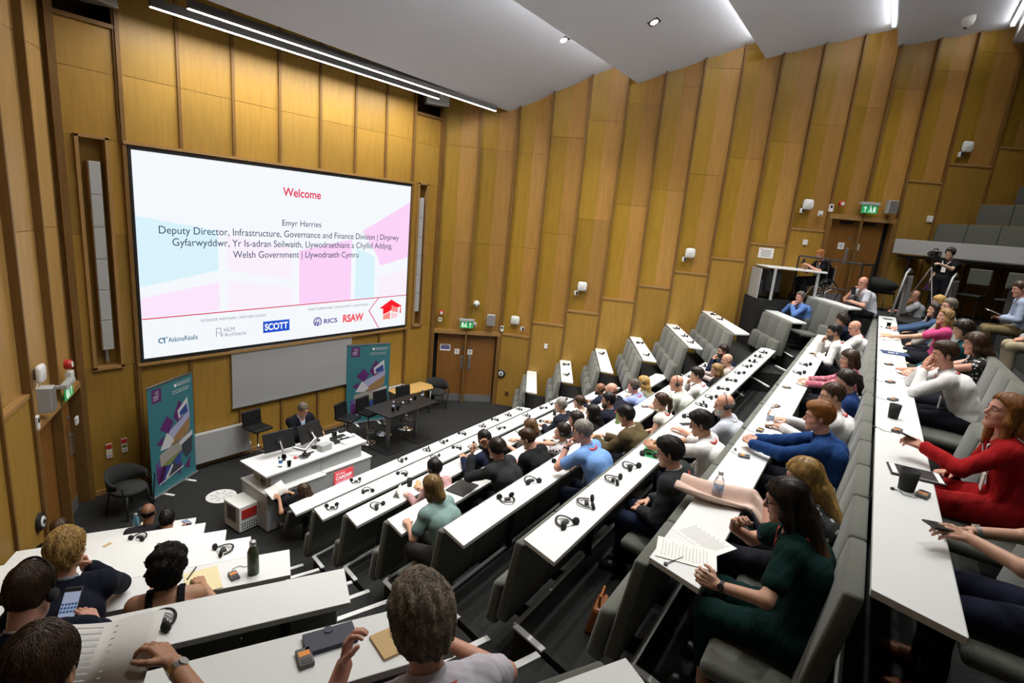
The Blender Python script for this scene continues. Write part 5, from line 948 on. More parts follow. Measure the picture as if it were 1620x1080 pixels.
def person(world, yaw, H, label, sex='m', skin='light', hair=('short', 'brown'), top=((.6, .6, .6), 'long'), jacket=None, legs=(.015, .016, .022), look=(0, 0, 0), arms=None, glasses=False, headset_on=False, lanyard=None, beard=None, watch=None, hscale=1.0, girth=1.0, standing=False, twist=0, near=False, knees=None, dress=False, neck='crew', collar=True, group='audience', bare_shoulders=False, extra=None, lean=None):
    """world: point on the floor under the hips; yaw: heading the body faces; H: head centre in the local frame (x right, y forward, z up)"""
    root = thing('person', world, yaw-math.pi/2, label, 'person', group); H = V3(H); hs = hscale*(1.0 if sex == 'm' else .95)
    dist = np.linalg.norm(V3(*world)+V3(0, 0, H[2])-V3(0, 0, 5.35)); h = min(.0105, max(.0046, dist*.00108))
    m = sex == 'm'; g = girth
    Rh = rot((0, 0, 1), R_(look[0])) @ rot((1, 0, 0), R_(look[1])) @ rot((0, 1, 0), R_(look[2])); hd = lambda q: H+Rh@(V3(q)*hs)
    hipz = .575 if not standing else .93; P0 = V3(0, 0, hipz)
    N = hd((0, -.035, -.10))+V3(0, -.025, -.085); sp = N-P0; bow = V3(0, -.045 if not standing else -.01, 0)
    P1 = P0+sp*.36+bow*.8; P2 = P0+sp*.72+bow
    X = rot((0, 0, 1), R_(twist)) @ V3(1, 0, 0); sw = (.188 if m else .160)*(1+.25*(g-1)); SH = [N+X*sw*s+V3(0, .005, -.045) for s in (-1, 1)]
    LA_, LB = (.29, .265) if m else (.265, .245)
    arms = arms or {}; aw = arms.get('w') or [V3(-.13, .46, .80), V3(.13, .46, .80)]; adir = arms.get('d') or [V3(.35, 1, -.15), V3(-.35, 1, -.15)]; an = arms.get('n') or [V3(0, .1, 1), V3(0, .1, 1)]
    pole = arms.get('p') or [V3(-.7, -.3, -.8), V3(.7, -.3, -.8)]; curl = arms.get('c', (.5, .5)); aw = [V3(w_) for w_ in aw]
    EL = [ik(SH[i], aw[i], LA_, LB, pole[i]) for i in (0, 1)]
    hipx = .085; kn = knees or [V3(-.13, .43, .53), V3(.13, .43, .53)]; an_k = [V3(k[0], k[1]-.03, .09) for k in kn]
    if standing: kn = [V3(-.10, .03, .49), V3(.10, .03, .49)]; an_k = [V3(-.10, -.01, .09), V3(.10, -.01, .09)]
    r = dict(hip=.115*g, wa=(.103 if m else .088)*g, ch=.112*(1+.5*(g-1)) if m else .100*(1+.5*(g-1)))
    def torso(e):
        pr = []
        for s in (-1, 1):
            o = lambda q: X*q*s
            pr += [(P0+V3(.075*s*g, 0, 0), P1+o(.062*g), r['hip']+e, r['wa']+e), (P1+o(.062*g), P2+o(.078), r['wa']+e, r['ch']+e), (P2+o(.074), N+o(.055)-V3(0, 0, .07), r['ch']*.96+e, .068+e), (N+V3(0, -.01, -.01), SH[(s+1)//2]+V3(0, 0, -.005), .046+e, .052+e)]
        pr.append((P1+V3(0, .02+.03*(g-1), 0), P2+V3(0, .02, 0), (r['wa']+.01)*1.0+e+.04*(g-1), r['ch']+e-.01)); pr.append((SH[0], SH[1], .058+e, .058+e))
        if not m: pr += [(P2+X*s*.07+V3(0, .075, .03), P2+X*s*.065+V3(0, .08, .01), .058*g+e, .058*g+e) for s in (-1, 1)]
        return pr
    def arm(e, t0=1.0, loose=0):
        pr = []
        for i in (0, 1):
            if t0 <= 1: q = SH[i]+(EL[i]-SH[i])*t0; pr.append((SH[i], q, .054*(1 if m else .88)+e, (.044 if m else .039)+e+loose))
            else: pr += [(SH[i], EL[i], .054*(1 if m else .88)+e, (.043 if m else .037)+e), (EL[i], EL[i]+(aw[i]-EL[i])*(t0-1), (.042 if m else .036)+e, (.030 if m else .026)+e+loose)]
        return pr
    def leg(e, t=2.0):
        pr = []
        for i, s in ((0, -1), (1, 1)):
            pr += [(P0+V3(hipx*s, .02, -.02), kn[i], .088*g+e, .060+e), (kn[i], kn[i]+(an_k[i]-kn[i])*(t-1), .058+e, .058+(.042-.058)*(t-1)+e)]
        return pr
    feet = [((an_k[i]+V3(0, -.03, -.03)), an_k[i]+V3(.03*(i*2-1), .15, -.05), .040, .032) for i in (0, 1)]
    hp = []
    for i, s in ((0, 1), (1, -1)): hp += hand_prims(aw[i], adir[i], an[i], s, curl[i], 1.0, 1.0 if m else .92)
    bald = hair[0] in ('bald',)
    def head_sdf(p):
        q = ((p-H.astype(f32))@Rh.astype(f32))/f32(hs)
        d = d_ell(q, (0, -.014, .034), (.0755, .098, .087)); d = smin(d, d_ell(q, (0, .022, -.042), (.060, .070, .080)), .03)
        ax = np.abs(q[:, 0:1]); qs = np.concatenate([ax, q[:, 1:]], 1)
        d = smin(d, d_cone(qs, V3(.045, .012, -.068), V3(.016, .070, -.104), .022, .021), .025)     # jaw
        d = smin(d, d_cone(q, V3(0, .070, -.104), V3(0, .066, -.098), .023, .023), .02)            # chin
        d = smin(d, d_cone(qs, V3(.012, .079, .024), V3(.042, .064, .018), .013, .012), .015)       # brow
        d = smin(d, d_cone(qs, V3(.040, .055, -.028), V3(.048, .036, -.030), .020, .018), .02)       # cheek
        d = smax(d, -d_ell(qs, (.031, .092, .000), (.017, .014, .012)), .012)                      # eye sockets
        d = smin(d, d_ell(qs, (.031, .0745, .001), (.014, .011, .011)), .006)
        d = smin(d, d_cone(q, V3(0, .082, .012), V3(0, .107, -.028), .0085, .0125), .010); d = smin(d, d_cone(qs, V3(.004, .098, -.033), V3(.012, .092, -.035), .009, .0085), .006)  # nose
        d = smin(d, d_ell(q, (0, .0845, -.063), (.024, .010, .013)), .008); d = smax(d, -d_ell(q, (0, .098, -.0635), (.022, .008, .0016)), .004)   # mouth
        e = d_ell(qs, (.0765, -.012, -.006), (.010, .020, .031), rot((0, 0, 1), -.30)); e = smax(e, -d_ell(qs, (.086, -.008, -.004), (.007, .011, .018)), .004); d = smin(d, e, .006)
        return d*f32(hs)
    npr = [(N+V3(0, .005, -.03), hd((0, -.022, -.06)), .060 if m else .050, .056 if m else .047)]
    sleeve = {'long': 1.95, 'short': .62, 'none': 0, 'three': 1.5}[top[1]]
    tr = torso(-.004); ar = arm(0, 2.0); lg = leg(-.004); th = lambda P: None
    def body(p):
        d = uni(p, tr, .045); d = smin(d, uni(p, lg, .03), .03); d = smin(d, uni(p, feet, .02), .02); d = smin(d, uni(p, ar, .02), .02); d = smin(d, uni(p, npr, .02), .035)
        d = smin(d, uni(p, hp, .0045), .008); return smin(d, head_sdf(p), .018)
    pts = np.array([x for pr in (tr, ar, lg, feet, hp, npr) for a in pr for x in (a[0], a[1])]+[hd((0, 0, .14)), hd((0, .13, 0)), hd((0, -.13, 0)), hd((.1, 0, 0)), hd((-.1, 0, 0))]); lo = pts.min(0)-.16; hi = pts.max(0)+.16
    v, q = surfnet(body, lo, hi, h); sk = 'skin_'+skin; np_mesh('body', [(v, q, sk)], root)
    # clothes
    nf = (N+V3(0, .03, -.055), hd((0, -.01, -.02)), .058 if neck == 'crew' else .066, .075)
    wr = .0035 if h > .006 else .005
    pz0 = P0[2]
    def shirt(p, e=.010, V=None):
        d = uni(p, torso(e-.006 if jacket else e) if not dress else torso(e)+leg(e+.012, 1.6), .045)
        if jacket: d = smin(d, uni(p, [(aw[i]-nz(aw[i]-EL[i])*.05, aw[i]-nz(aw[i]-EL[i])*.012, .036 if m else .031, .036 if m else .031) for i in (0, 1)], 0), .004)
        elif sleeve: d = smin(d, uni(p, arm(e+.004, sleeve, .012 if sleeve < 1 else .004), .02), .025)
        d = d+wr*wob(p, 38, 3)*np.clip(1.2-(p[:, 2]-pz0), .3, 1)+wr*.5*wob(p, 90, 5)
        if bare_shoulders: d = smax(d, (p[:, 2]-f32(N[2]-.115))-.22*(np.abs(np.abs(p[:, 0]-f32(N[0]))-.085) < .022), .01)
        d = smax(d, -d_cone(p, *nf), .008)
        if neck == 'v': d = smax(d, -np.maximum(np.abs((p-N.astype(f32))@X.astype(f32))-np.clip((p[:, 2]-f32(N[2]-.17))*.42, 0, .09), np.where(p[:, 1] > N[1]+.0, f32(-1), f32(1))), .006)
        if collar and not dress and neck != 'v': d = smin(d, np.maximum(np.abs(d_cone(p, N+V3(0, .012, -.01), hd((0, -.02, -.075)), .066, .062))-.004, np.abs((p-N.astype(f32))@nz(hd((0, -.02, -.075))-N).astype(f32)-.035)-.022), .006)
        return d
    tm = cloth(top[0], top[2] if len(top) > 2 else None); v, q = surfnet(shirt, lo-.03, hi+.03, h*1.05); np_mesh('dress' if dress else 'shirt', [(v, q, tm)], root)
    if jacket:
        def jk(p):
            d = uni(p, torso(.026), .045); d = smin(d, uni(p, arm(.018, 1.84, .006), .02), .025)+wr*1.2*wob(p, 30, 9)+wr*.5*wob(p, 80, 4)
            x = (p-N.astype(f32))@X.astype(f32); d = smax(d, -np.maximum(np.abs(x)-np.clip((p[:, 2]-f32(P1[2]+.02))*.26, .012, .09), np.where(p[:, 1] > N[1]-.005, f32(-1), f32(1))), .006)
            return smax(d, -d_cone(p, N+V3(0, .015, -.05), hd((0, -.01, 0)), .070, .085), .008)
        v, q = surfnet(jk, lo-.04, hi+.04, h*1.05); np_mesh('jacket', [(v, q, cloth(jacket))], root)
        lp = []   # lapels
        for s in (-1, 1):
            Z = np.linspace(0, 1, 9); lp.append([N+X*s*(.085-.06*z)+V3(0, .075+.06*min(z*2, 1)*.8, -.02-.26*z) for z in Z])
    if not dress:
        def tro(p):
            d = smin(uni(p, leg(.012, 1.96), .03), uni(p, [(P0+V3(-.07*g, 0, 0), P0+V3(.07*g, 0, 0), r['hip']+.006, r['hip']+.006)], .02), .05)+wr*wob(p, 34, 8); return d
        v, q = surfnet(tro, lo, hi, h*1.3); np_mesh('trousers', [(v, q, cloth(legs))], root)
    sh = lambda p: uni(p, [(a+V3(0, 0, 0), b, ra+.008, rb+.008) for a, b, ra, rb in feet], .02)
    for a, b, ra, rb in feet:
        v, q = surfnet(lambda p: d_cone(p, a, b, ra+.008, rb+.008), np.minimum(a, b)-.09, np.maximum(a, b)+.09, h*1.3)
        if len(v): np_mesh('shoe', [(v, q, 'tan_leather' if extra == 'tan_shoes' else 'black')], root)
    # face details
    b = MB(); MR = Matrix(Rh.tolist()).to_4x4(); M4 = Matrix.Translation(Vector(H)) @ MR @ Matrix.Diagonal((hs, hs, hs, 1)); TM = lambda q: tuple(M4 @ Vector(q))
    for s in (-1, 1):
        b.lathe([(0, -.0105), (.006, -.0085), (.0095, -.004), (.0105, 0), (.0095, .004), (.006, .0085), (0, .0105)], (0, 0, 0), 'eye_white', 10, M4 @ Matrix.Translation((s*.031, .0765, .001)) @ Matrix.Rotation(R_(-90), 4, 'X')); b.lathe([(0, 0), (.0052, 0), (.004, .0018), (0, .002)], (0, 0, 0), 'eye_dark', 10, M4 @ Matrix.Translation((s*.031, .0862, .000)) @ Matrix.Rotation(R_(-90), 4, 'X'))
    b.build('eyes', root, smooth=True)
    hm = 'hair_'+hair[1]; b = MB()
    for s in (-1, 1): b.tube([TM((s*.014, .092, .019)), TM((s*.03, .090, .027)), TM((s*.047, .075, .021))], .0035*hs, hm, 6)
    b.build('eyebrows', root); b = MB(); lm = 'lip_'+skin
    b.tube([TM((-.021, .086, -.064)), TM((-.008, .0945, -.0595)), TM((0, .0945, -.061)), TM((.008, .0945, -.0595)), TM((.021, .086, -.064))], [.0015, .0038, .0035, .0038, .0015], lm, 6); b.tube([TM((-.019, .086, -.066)), TM((0, .0945, -.0695)), TM((.019, .086, -.066))], [.0015, .0045, .0015], lm, 6); b.build('lips', root, smooth=True)
    # hair
    st = hair[0]; opt = hair[2] if len(hair) > 2 else {}
    vol = opt.get('vol', .012); hl = opt.get('line', .064); up = opt.get('up', .058)
    NK = ((N-H)@Rh)/hs
    def hair_sdf(p):
        q = ((p-H.astype(f32))@Rh.astype(f32))/f32(hs); ax = np.concatenate([np.abs(q[:, 0:1]), q[:, 1:]], 1)
        kx = .55 if st == 'short' else 1; d = d_ell(q, (0, -.017, .036), (.0755+vol*kx, .098+vol*(.85 if st == 'short' else 1), .087+vol*(1.5 if st == 'short' else 1.1)))
        if st == 'bald':
            d = smax(d, q[:, 2]-f32(opt.get('top', .012)), .02); d = smax(d, q[:, 1]-f32(.012), .02)
        nA = np.array([0, .75, -.66], f32); d = smax(d, q@nA-f32(.75*hl-.66*up)+(.004*np.sin(q[:, 0]*110) if st == 'short' else 0), .022 if st == 'short' else .012)
        low = opt.get('low', 0.0); nB = np.array([0, .45, -.9], f32); d = smax(d, q@nB-f32(.0365+low), .022 if st == 'short' else .012)
        if st in ('short', 'bald'): d = smax(d, -d_ell(ax, (.084, -.006, -.014), (.030, .024, .034)), .010)
        if opt.get('top_vol'): d = smin(d, smax(d_ell(q, (0, .02, .095), (.062, .085, opt['top_vol'])), q[:, 1]-f32(.088), .02), .02)
        if st in ('bob', 'long'):
            L = opt.get('len', .13 if st == 'bob' else .34); w = opt.get('w', .066)
            back = [(V3(0, -.055, .03), V3(0, -.088, -.10), .070, .062)]
            if L > .14: back += [(V3(.03*s, -.085, -.10), V3(.045*s, -.125, -L), .058, .040) for s in (-1, 1)]+[(V3(0, -.085, -.10), V3(0, -.13, -L), .06, .045)]
            d = smin(d, uni(q, back, .03), .03)
            sd = [(V3(.060, -.005, .05), V3(.074, .004, -.06), .028, .030), (V3(.074, .004, -.06), V3(.076 if L < .2 else .085, -.01 if L > .2 else .0, -min(L, .24)), .031, .022)]
            e = d_cone(ax, *sd[0]); e = smin(e, d_cone(ax, *sd[1]), .02); d = smin(d, e, .03)
            d = smax(d, -d_ell(q, (0, .078, -.035), (.060, .070, .105)), .014)
        if st == 'pony': d = smin(d, uni(q, [(V3(0, -.100, .045), V3(0, -.135, .02), .020, .030), (V3(0, -.135, .02), V3(0, -.150, -.08), .034, .030), (V3(0, -.15, -.08), V3(opt.get('px', 0), -.14, -.17), .030, .012)], .02), .012)
        if st == 'bun': d = smin(d, d_ell(q, (0, -.125, opt.get('bz', .015)), (.040, .034, .038)), .012)
        if st == 'curly':
            d = smin(d, d_ell(q, (0, -.035, .02), (.10, .105, .115)), .03); d = smin(d, d_ell(q, (0, -.06, -.06), (.095, .07, .075)), .04); d = smax(d, -d_ell(q, (0, .085, -.03), (.058, .068, .10)), .014); d = d-.010*wob(q, 75, 2)-.008*wob(q, 130, 6)
        else: d = d-(.0030+opt.get('rough', 0))*wob(q*np.array([1, 1, .45], f32), 95, 4)-opt.get('rough', 0)*wob(q, 160, 7)
        return d*f32(hs)
    if st != 'none':
        ext = .14+opt.get('len', .34 if st == 'long' else .1); v, q = surfnet(hair_sdf, H-np.array([.2, .26, ext+.06]), H+np.array([.2, .22, .22]), min(h, .0085))
        T0 = np.ones((len(v), 3))*opt.get('base', .7 if near else 1.0)
        tip = opt.get('tip')
        parts = [(v, q, hm)]
        if len(v):
            rg = np.random.default_rng(3); n = opt.get('n', 3200) if near else (420 if st != 'bald' else 150)
            if not near: opt = dict(opt, rad=opt.get('rad', max(1.0, h/.0032)), m=6 if st in ('short', 'curly', 'bald') else 10, step=.014 if st in ('short', 'curly', 'bald') else .022, off=.003)
            wz = v[rg.integers(0, len(v), n)]+rg.normal(0, .002, (n, 3)); M_ = opt.get('m', 8); step = opt.get('step', .012); pth = [wz]; e = .004
            crown = hd((0, -.05, .11)); ph = rg.uniform(0, 6.3, n); cf = opt.get('curl', 0)
            for k in range(M_-1):
                c = pth[-1]; gr = np.stack([hair_sdf((c+dx).astype(f32))-hair_sdf((c-dx).astype(f32)) for dx in np.eye(3)*e], 1); gr /= np.linalg.norm(gr, axis=1, keepdims=True)+1e-9
                fl = (c-crown)*np.array([1, 1, .3]); fl /= np.linalg.norm(fl, axis=1, keepdims=True)+1e-9; fl = fl*.8+np.array([0, 0, -1.0])+rg.normal(0, opt.get('mess', .25), (n, 3)); fl -= gr*(fl*gr).sum(1, keepdims=True); fl /= np.linalg.norm(fl, axis=1, keepdims=True)+1e-9
                nx_ = c+fl*step
                if cf: sd_ = np.cross(fl, gr); nx_ = nx_+(sd_*np.cos(ph+k*1.5)[:, None]+gr*np.sin(ph+k*1.5)[:, None])*cf
                dd = hair_sdf(nx_.astype(f32)); nx_ = nx_-gr*(dd-opt.get('off', .002)-.003*rg.random(n)*(k/M_))[:, None]*.8; pth.append(nx_)
            pv, pq = np_tubes(np.stack(pth, 1), rg.uniform(.0008, .0018, n)*opt.get('rad', 1)); parts.append((pv, pq, hm)); tn = rg.uniform(opt.get('t0', .75), opt.get('t1', 1.6), n); T0 = np.concatenate([T0, np.repeat(tn, M_*3)[:, None]*np.ones((1, 3))])
        if tip is not None:
            zz = np.concatenate([p[0] for p in parts])[:, 2]; k = np.clip((H[2]+tip[1]-zz)/.12, 0, 1)[:, None]; T0 = T0*(1-k)+T0*k*np.array(tip[0])
        if len(v): np_mesh('hair', parts, root, T0)
    if beard:
        def bd(p):
            q = ((p-H.astype(f32))@Rh.astype(f32))/f32(hs); d = head_sdf(p)-.006; d = smax(d, (q[:, 2]+.045-.55*np.clip(.05-q[:, 1], 0, .06)), .006); d = smax(d, -(q[:, 2]+.135), .01); d = smax(d, .02-q[:, 1], .01); return smax(d, -d_ell(q, (0, .1, -.064), (.024, .03, .009)), .004)
        v, q = surfnet(bd, H-.16, H+.16, min(h, .008))
        if len(v): np_mesh('beard', [(v, q, 'hair_'+beard)], root, np.ones((len(v), 3)))
    if glasses:
        b = MB()
        for s in (-1, 1):
            b.tube([TM((s*.032+.021*math.cos(a), .0965-.006*abs(math.cos(a)), .001+.016*math.sin(a))) for a in np.linspace(0, 2*math.pi, 15)], .0016*hs, 'frame_dark', 5, cap=False); b.tube([TM((s*.053, .090, .004)), TM((s*.078, .03, .006)), TM((s*.080, -.02, .0))], .0016*hs, 'frame_dark', 5)
        b.tube([TM((-.011, .097, .003)), TM((0, .1, .006)), TM((.011, .097, .003))], .0016*hs, 'frame_dark', 5); b.build('glasses', root)
    if headset_on:
        b = MB(); hv = vol+.006; sk_ = st in ('short', 'bald'); b.tube([TM(((.080+.006+vol*(.55 if sk_ else 1))*math.cos(a), -.015, (.126+.007+vol*(1.5 if sk_ else 1.1)+opt.get('top_vol', 0)*.1)*math.sin(a))) for a in np.linspace(-.1, math.pi+.1, 22)], .0055*hs, 'black_matte', 6, flat=.6); hb = b.build('headset', root, smooth=True)
        for s in (-1, 1): b = MB(); b.lathe([(0, -.01), (.028, -.01), (.033, 0), (.026, .014), (0, .016)], (0, 0, 0), 'black_matte', 16, M4 @ Matrix.Translation((s*(.083+vol*.5), -.010, -.008)) @ Matrix.Rotation(R_(90*s), 4, 'Y')); b.build('ear_pad', hb, smooth=True)
    if lanyard:
        base = jk if jacket else shirt; side = []
        zb = P1[2]+.04 if not standing else P1[2]+.12
        for s in (-1, 1):
            rc = .088 if jacket else .080; BK = np.array([N+X*s*rc*math.sin(a)+V3(0, .0-rc*math.cos(a), .012-.018*(a/1.57)) for a in np.linspace(0, 1.75, 7)]); L = [N+X*s*.082+V3(0, .04, -.03)]+[N*(1-t)+V3(P1[0], P1[1], zb)*t+X*s*.078*(1-t)+V3(0, .14, 0) for t in np.linspace(.15, 1, 9)]
            L = np.array(L).astype(f32); L = np.concatenate([L[:-1]+(L[1:]-L[:-1])*t for t in (0, .5)], 1).reshape(-1, 3)
            for _ in range(6):
                dd = base(L); gr = np.stack([base(L+dx)-base(L-dx) for dx in (np.eye(3)*.006).astype(f32)], 1); gr /= np.linalg.norm(gr, axis=1, keepdims=True)+1e-9; L = L-gr*np.clip(dd-.004, -.03, .03)[:, None]*.8
            L = np.concatenate([BK, L]).astype(f32)
            for _ in range(5):
                dd = base(L); gr = np.stack([base(L+dx)-base(L-dx) for dx in (np.eye(3)*.006).astype(f32)], 1); gr /= np.linalg.norm(gr, axis=1, keepdims=True)+1e-9; L = L-gr*np.clip(dd-.005, -.04, 0)[:, None]*.9
            side.append((L, gr))
        b = MB()
        for L, gr in side:
            t_ = np.gradient(L, axis=0); w_ = np.cross(gr, t_); w_ /= np.linalg.norm(w_, axis=1, keepdims=True)+1e-9; w_ *= .0105; k = len(L); vs = np.concatenate([L-w_+gr*.001, L+w_+gr*.001, L+w_-gr*.002, L-w_-gr*.002]); fs = []
            for j in range(k-1):
                for r0 in range(4): r1 = (r0+1) % 4; fs.append((r0*k+j, r1*k+j, r1*k+j+1, r0*k+j+1))
            b.add(vs.tolist(), fs, lanyard)
        e = side[0][0][-1]; lo_ = b.build('lanyard', root, smooth=True)
        b = MB(); b.box((e[0], e[1]+.012, e[2]-.07), (.085, .006, .12), 'paper'); b.build('badge', lo_)
    if watch is not None:
        i = watch[0]; ax_ = nz(aw[i]-EL[i]); c = aw[i]-ax_*.03; b = MB(); b.tube([tuple(c-ax_*.011), tuple(c+ax_*.011)], .034 if m else .030, watch[1], 16, flat=1.0); n_ = nz(V3(an[i])-ax_*(V3(an[i])@ax_)); b.tube([tuple(c+n_*.026), tuple(c+n_*.037)], .017, watch[2] if len(watch) > 2 else 'black', 14); b.build('watch', root)
    root['h'] = 0; del root['h']
    Mw = Matrix.Translation(Vector(world)) @ Matrix.Rotation(yaw-math.pi/2, 4, 'Z')
    return lambda q: Mw @ Vector(q)
# ------------------------------------------------------------------ the people themselves
def ARM(k, H, s=1.0):
    H = V3(H); dn = V3(0, 0, 1)
    if k == 'desk': return dict(w=[V3(-.15, .46, .795), V3(.15, .46, .795)], d=[V3(.35, 1, -.05), V3(-.35, 1, -.05)], n=[dn, dn], c=(.45, .5))
    if k == 'clasp': return dict(w=[V3(-.075, .50, .80), V3(.075, .50, .80)], d=[V3(.75, .75, .05), V3(-.75, .75, .05)], n=[V3(-.5, .3, .8), V3(.5, .3, .8)], c=(.9, .9))
    if k == 'reach': return dict(w=[V3(-.085, .60, .83), V3(.075, .60, .83)], d=[V3(.65, .7, .25), V3(-.6, .75, .25)], n=[V3(-.7, .2, .7), V3(.7, .2, .7)], c=(.95, .95), p=[V3(-.8, -.1, -.6), V3(.8, -.1, -.6)])
    if k == 'lap': return dict(w=[V3(-.11, .30, .66), V3(.11, .30, .66)], d=[V3(.6, .7, -.25), V3(-.6, .7, -.25)], n=[V3(-.2, .3, 1), V3(.2, .3, 1)], c=(.7, .7))
    if k == 'chin_r': return dict(w=[V3(-.10, .48, .80), H+V3(.055, .135, -.205)], d=[V3(.9, .4, -.05), V3(-.25, -.22, 1)], n=[dn, V3(.35, .9, .1)], c=(.5, 1.1), p=[V3(-.7, -.2, -.8), V3(.7, .5, -1)])
    if k == 'chin_l': return dict(w=[H+V3(-.055, .135, -.205), V3(.10, .48, .80)], d=[V3(.25, -.22, 1), V3(-.9, .4, -.05)], n=[V3(-.35, .9, .1), dn], c=(1.1, .5), p=[V3(-.7, .5, -1), V3(.7, -.2, -.8)])
    if k == 'mouth': return dict(w=[H+V3(-.065, .155, -.215), H+V3(.065, .155, -.215)], d=[V3(.35, -.28, 1), V3(-.35, -.28, 1)], n=[V3(-.5, .85, .1), V3(.5, .85, .1)], c=(.9, .9), p=[V3(-.8, .6, -1), V3(.8, .6, -1)])
    if k == 'face': return dict(w=[H+V3(-.06, .135, -.19), H+V3(.06, .135, -.19)], d=[V3(.18, -.12, 1), V3(-.18, -.12, 1)], n=[V3(-.35, .95, .1), V3(.35, .95, .1)], c=(.25, .25), p=[V3(-.8, .7, -1), V3(.8, .7, -1)])
    if k == 'cross': return dict(w=[V3(.06, .52, .81), V3(-.06, .47, .83)], d=[V3(.9, .25, -.05), V3(-.9, .25, -.05)], n=[dn, dn], c=(.4, .4), p=[V3(-.9, .3, -.6), V3(.9, .3, -.6)])
    if k == 'down': return dict(w=[V3(-.25, .12, .60), V3(.25, .12, .60)], d=[V3(.2, .6, -.8), V3(-.2, .6, -.8)], n=[V3(-1, 0, .2), V3(1, 0, .2)], c=(.5, .5))
BLK = {'M': (MN, lambda r, a, b, z: mrow(r, a, b, z)), 'L': (LN, lambda r, a, b, z: lrow(r, a, b, z))}
PD = {p['id']: p for p in PEOPLE}; AT = {}
def sit(i, label, arms='desk', hip=.76, dx=0, look=None, turn=0, face=None, **kw):
    """seat person i; hip: how far behind the desk edge the hips are; dx: sideways offset of the hips; look (yaw, pitch, roll) of the head"""
    p = PD[i]
    if p['blk'] == 'R':
        D_, t, w_, z = RSEAT[p['row']]; n = Vector((-t.y, t.x, 0)); o = D_+t*(p['al']+dx)-n*hip+Vector((0, 0, z-.70)); fw = n
    else: fw, fn = BLK[p['blk']]; o = fn(p['row'], p['al']+dx, hip, F(p['row']))
    yaw = math.atan2(fw.y, fw.x)+R_(turn); H = V3(-dx, hip-p['bh'], p['hz'])
    if turn: q = Matrix.Rotation(-R_(turn), 3, 'Z') @ Vector(H); H = V3(q)
    if look is None or look[0] is None:
        tg = Vector((6.2, 9.8, 0))-o; a = math.degrees(math.atan2(tg.y, tg.x)-yaw); a = max(-45, min(45, a*.75)); look = (a, (look or (0, -8, 0))[1], (look or (0, 0, 0))[2])
    A = ARM(arms, H) if isinstance(arms, str) else arms(H)
    AT[i] = person(o, yaw, H, label, arms=A, look=look, **kw); return A
LR = 'lanyard_red'; navy = (.008, .012, .03); blk = (.008, .008, .009); wht = (.68, .67, .66); char = (.025, .026, .028)
W_ = ('watch',)
# --- row in front of the first desk
P1o = Vector((4.52, 7.30, 0))
def a1(H): return dict(w=[V3(-.24, .16, .66), V3(.02, .26, .62)], d=[V3(-.3, .8, .2), V3(-.5, .8, .2)], n=[V3(-.6, 0, .8), V3(.3, 0, 1)], c=(.9, .9))
AT[1] = person(P1o, math.pi/2+MA, (0, -.12, .80), 'brown-haired person reading papers at the left end before the front desk', 'f', 'tan', ('long', 'brown', dict(len=.16)), (blk, 'short'), look=(20, -15, 0), arms=a1(0), headset_on=False, group='audience', hscale=.98)
# --- third desk
sit(2, 'dark-haired person in pink sleeves hidden behind the grey-blonde woman', 'desk', sex='f', skin='light', hair=('short', 'black', dict(vol=.016)), top=((.42, .24, .24), 'long'), headset_on=True, look=(6, -14, 0), hip=.78)
sit(4, 'man with black hair and headset in navy, hands over the third desk', lambda H: dict(w=[V3(-.12, .55, .86), V3(.07, .50, .84)], d=[V3(.5, .7, .2), V3(-.5, .8, .3)], n=[V3(-.3, .2, .9), V3(.4, .2, .9)], c=(.8, .8)), skin='tan', hair=('short', 'black', dict(vol=.016)), top=(navy, 'long'), headset_on=True, look=(2, -16, 0))
sit(6, 'light brown-haired woman with headset, bare arm on the third desk', 'desk', sex='f', hair=('bob', 'lbrown', dict(len=.10)), top=((.05, .05, .05), 'short'), headset_on=True, look=(14, -18, 0))
sit(8, 'grey-haired older man in dark suit beside a black cup', 'desk', skin='light', hair=('short', 'grey', dict(line=.05)), top=((.55, .56, .6), 'long'), jacket=(.012, .014, .022), glasses=True, look=(22, -8, 0))
sit(12, 'brown-haired woman with headset in a pale dress', 'desk', sex='f', hair=('bun', 'brown', dict()), top=((.50, .42, .36), 'short'), headset_on=True, look=(25, -6, 0))
sit(14, 'bald brown-skinned man with dark beard in dark suit', 'desk', skin='brown', hair=('bald', 'black', {}), top=((.2, .25, .4), 'long'), jacket=(.010, .013, .028), beard='black', look=(30, -4, 0))
# --- fourth desk
sit(3, 'grey-blonde woman in pale teal blouse with headset band, nearest the aisle', lambda H: dict(w=[V3(-.14, .47, .80), V3(.14, .40, .80)], d=[V3(.5, .9, 0), V3(-.7, .7, 0)], n=[V3(-.2, 0, 1), V3(0, 0, 1)], c=(.5, .5)), sex='f', hair=('bob', 'dblond', dict(vol=.017, len=.12, t0=.5, t1=1.7, n=2400, base=.8)), top=((.20, .30, .28), 'short'), legs=(.06, .06, .062), headset_on=False, look=(5, -16, 0), girth=1.12, near=True)
sit(5, 'dark-suited person with hair in a bun lifting a headset', lambda H: dict(w=[H+V3(-.13, .26, -.13), H+V3(.12, .24, -.10)], d=[V3(.3, .3, 1), V3(-.3, .2, 1)], n=[V3(-.7, .5, 0), V3(.7, .5, 0)], c=(.9, .9), p=[V3(-.6, .2, -1), V3(.6, .2, -1)]), skin='tan', hair=('bun', 'dark', dict(vol=.014, bz=-.01)), top=(char, 'long'), jacket=(.022, .023, .025), look=(4, -12, 0), hip=.74)
headset(AT[5](V3(-.01, .62, 1.18)), R_(80), 'black headset held up by the dark-suited person with a bun', 'held headsets')
sit(7, 'brown-haired man in black jacket looking down, fourth desk', 'desk', skin='light', hair=('short', 'brown', dict(top_vol=.04)), top=(blk, 'long'), jacket=(.009, .009, .010), look=(8, -30, 0))
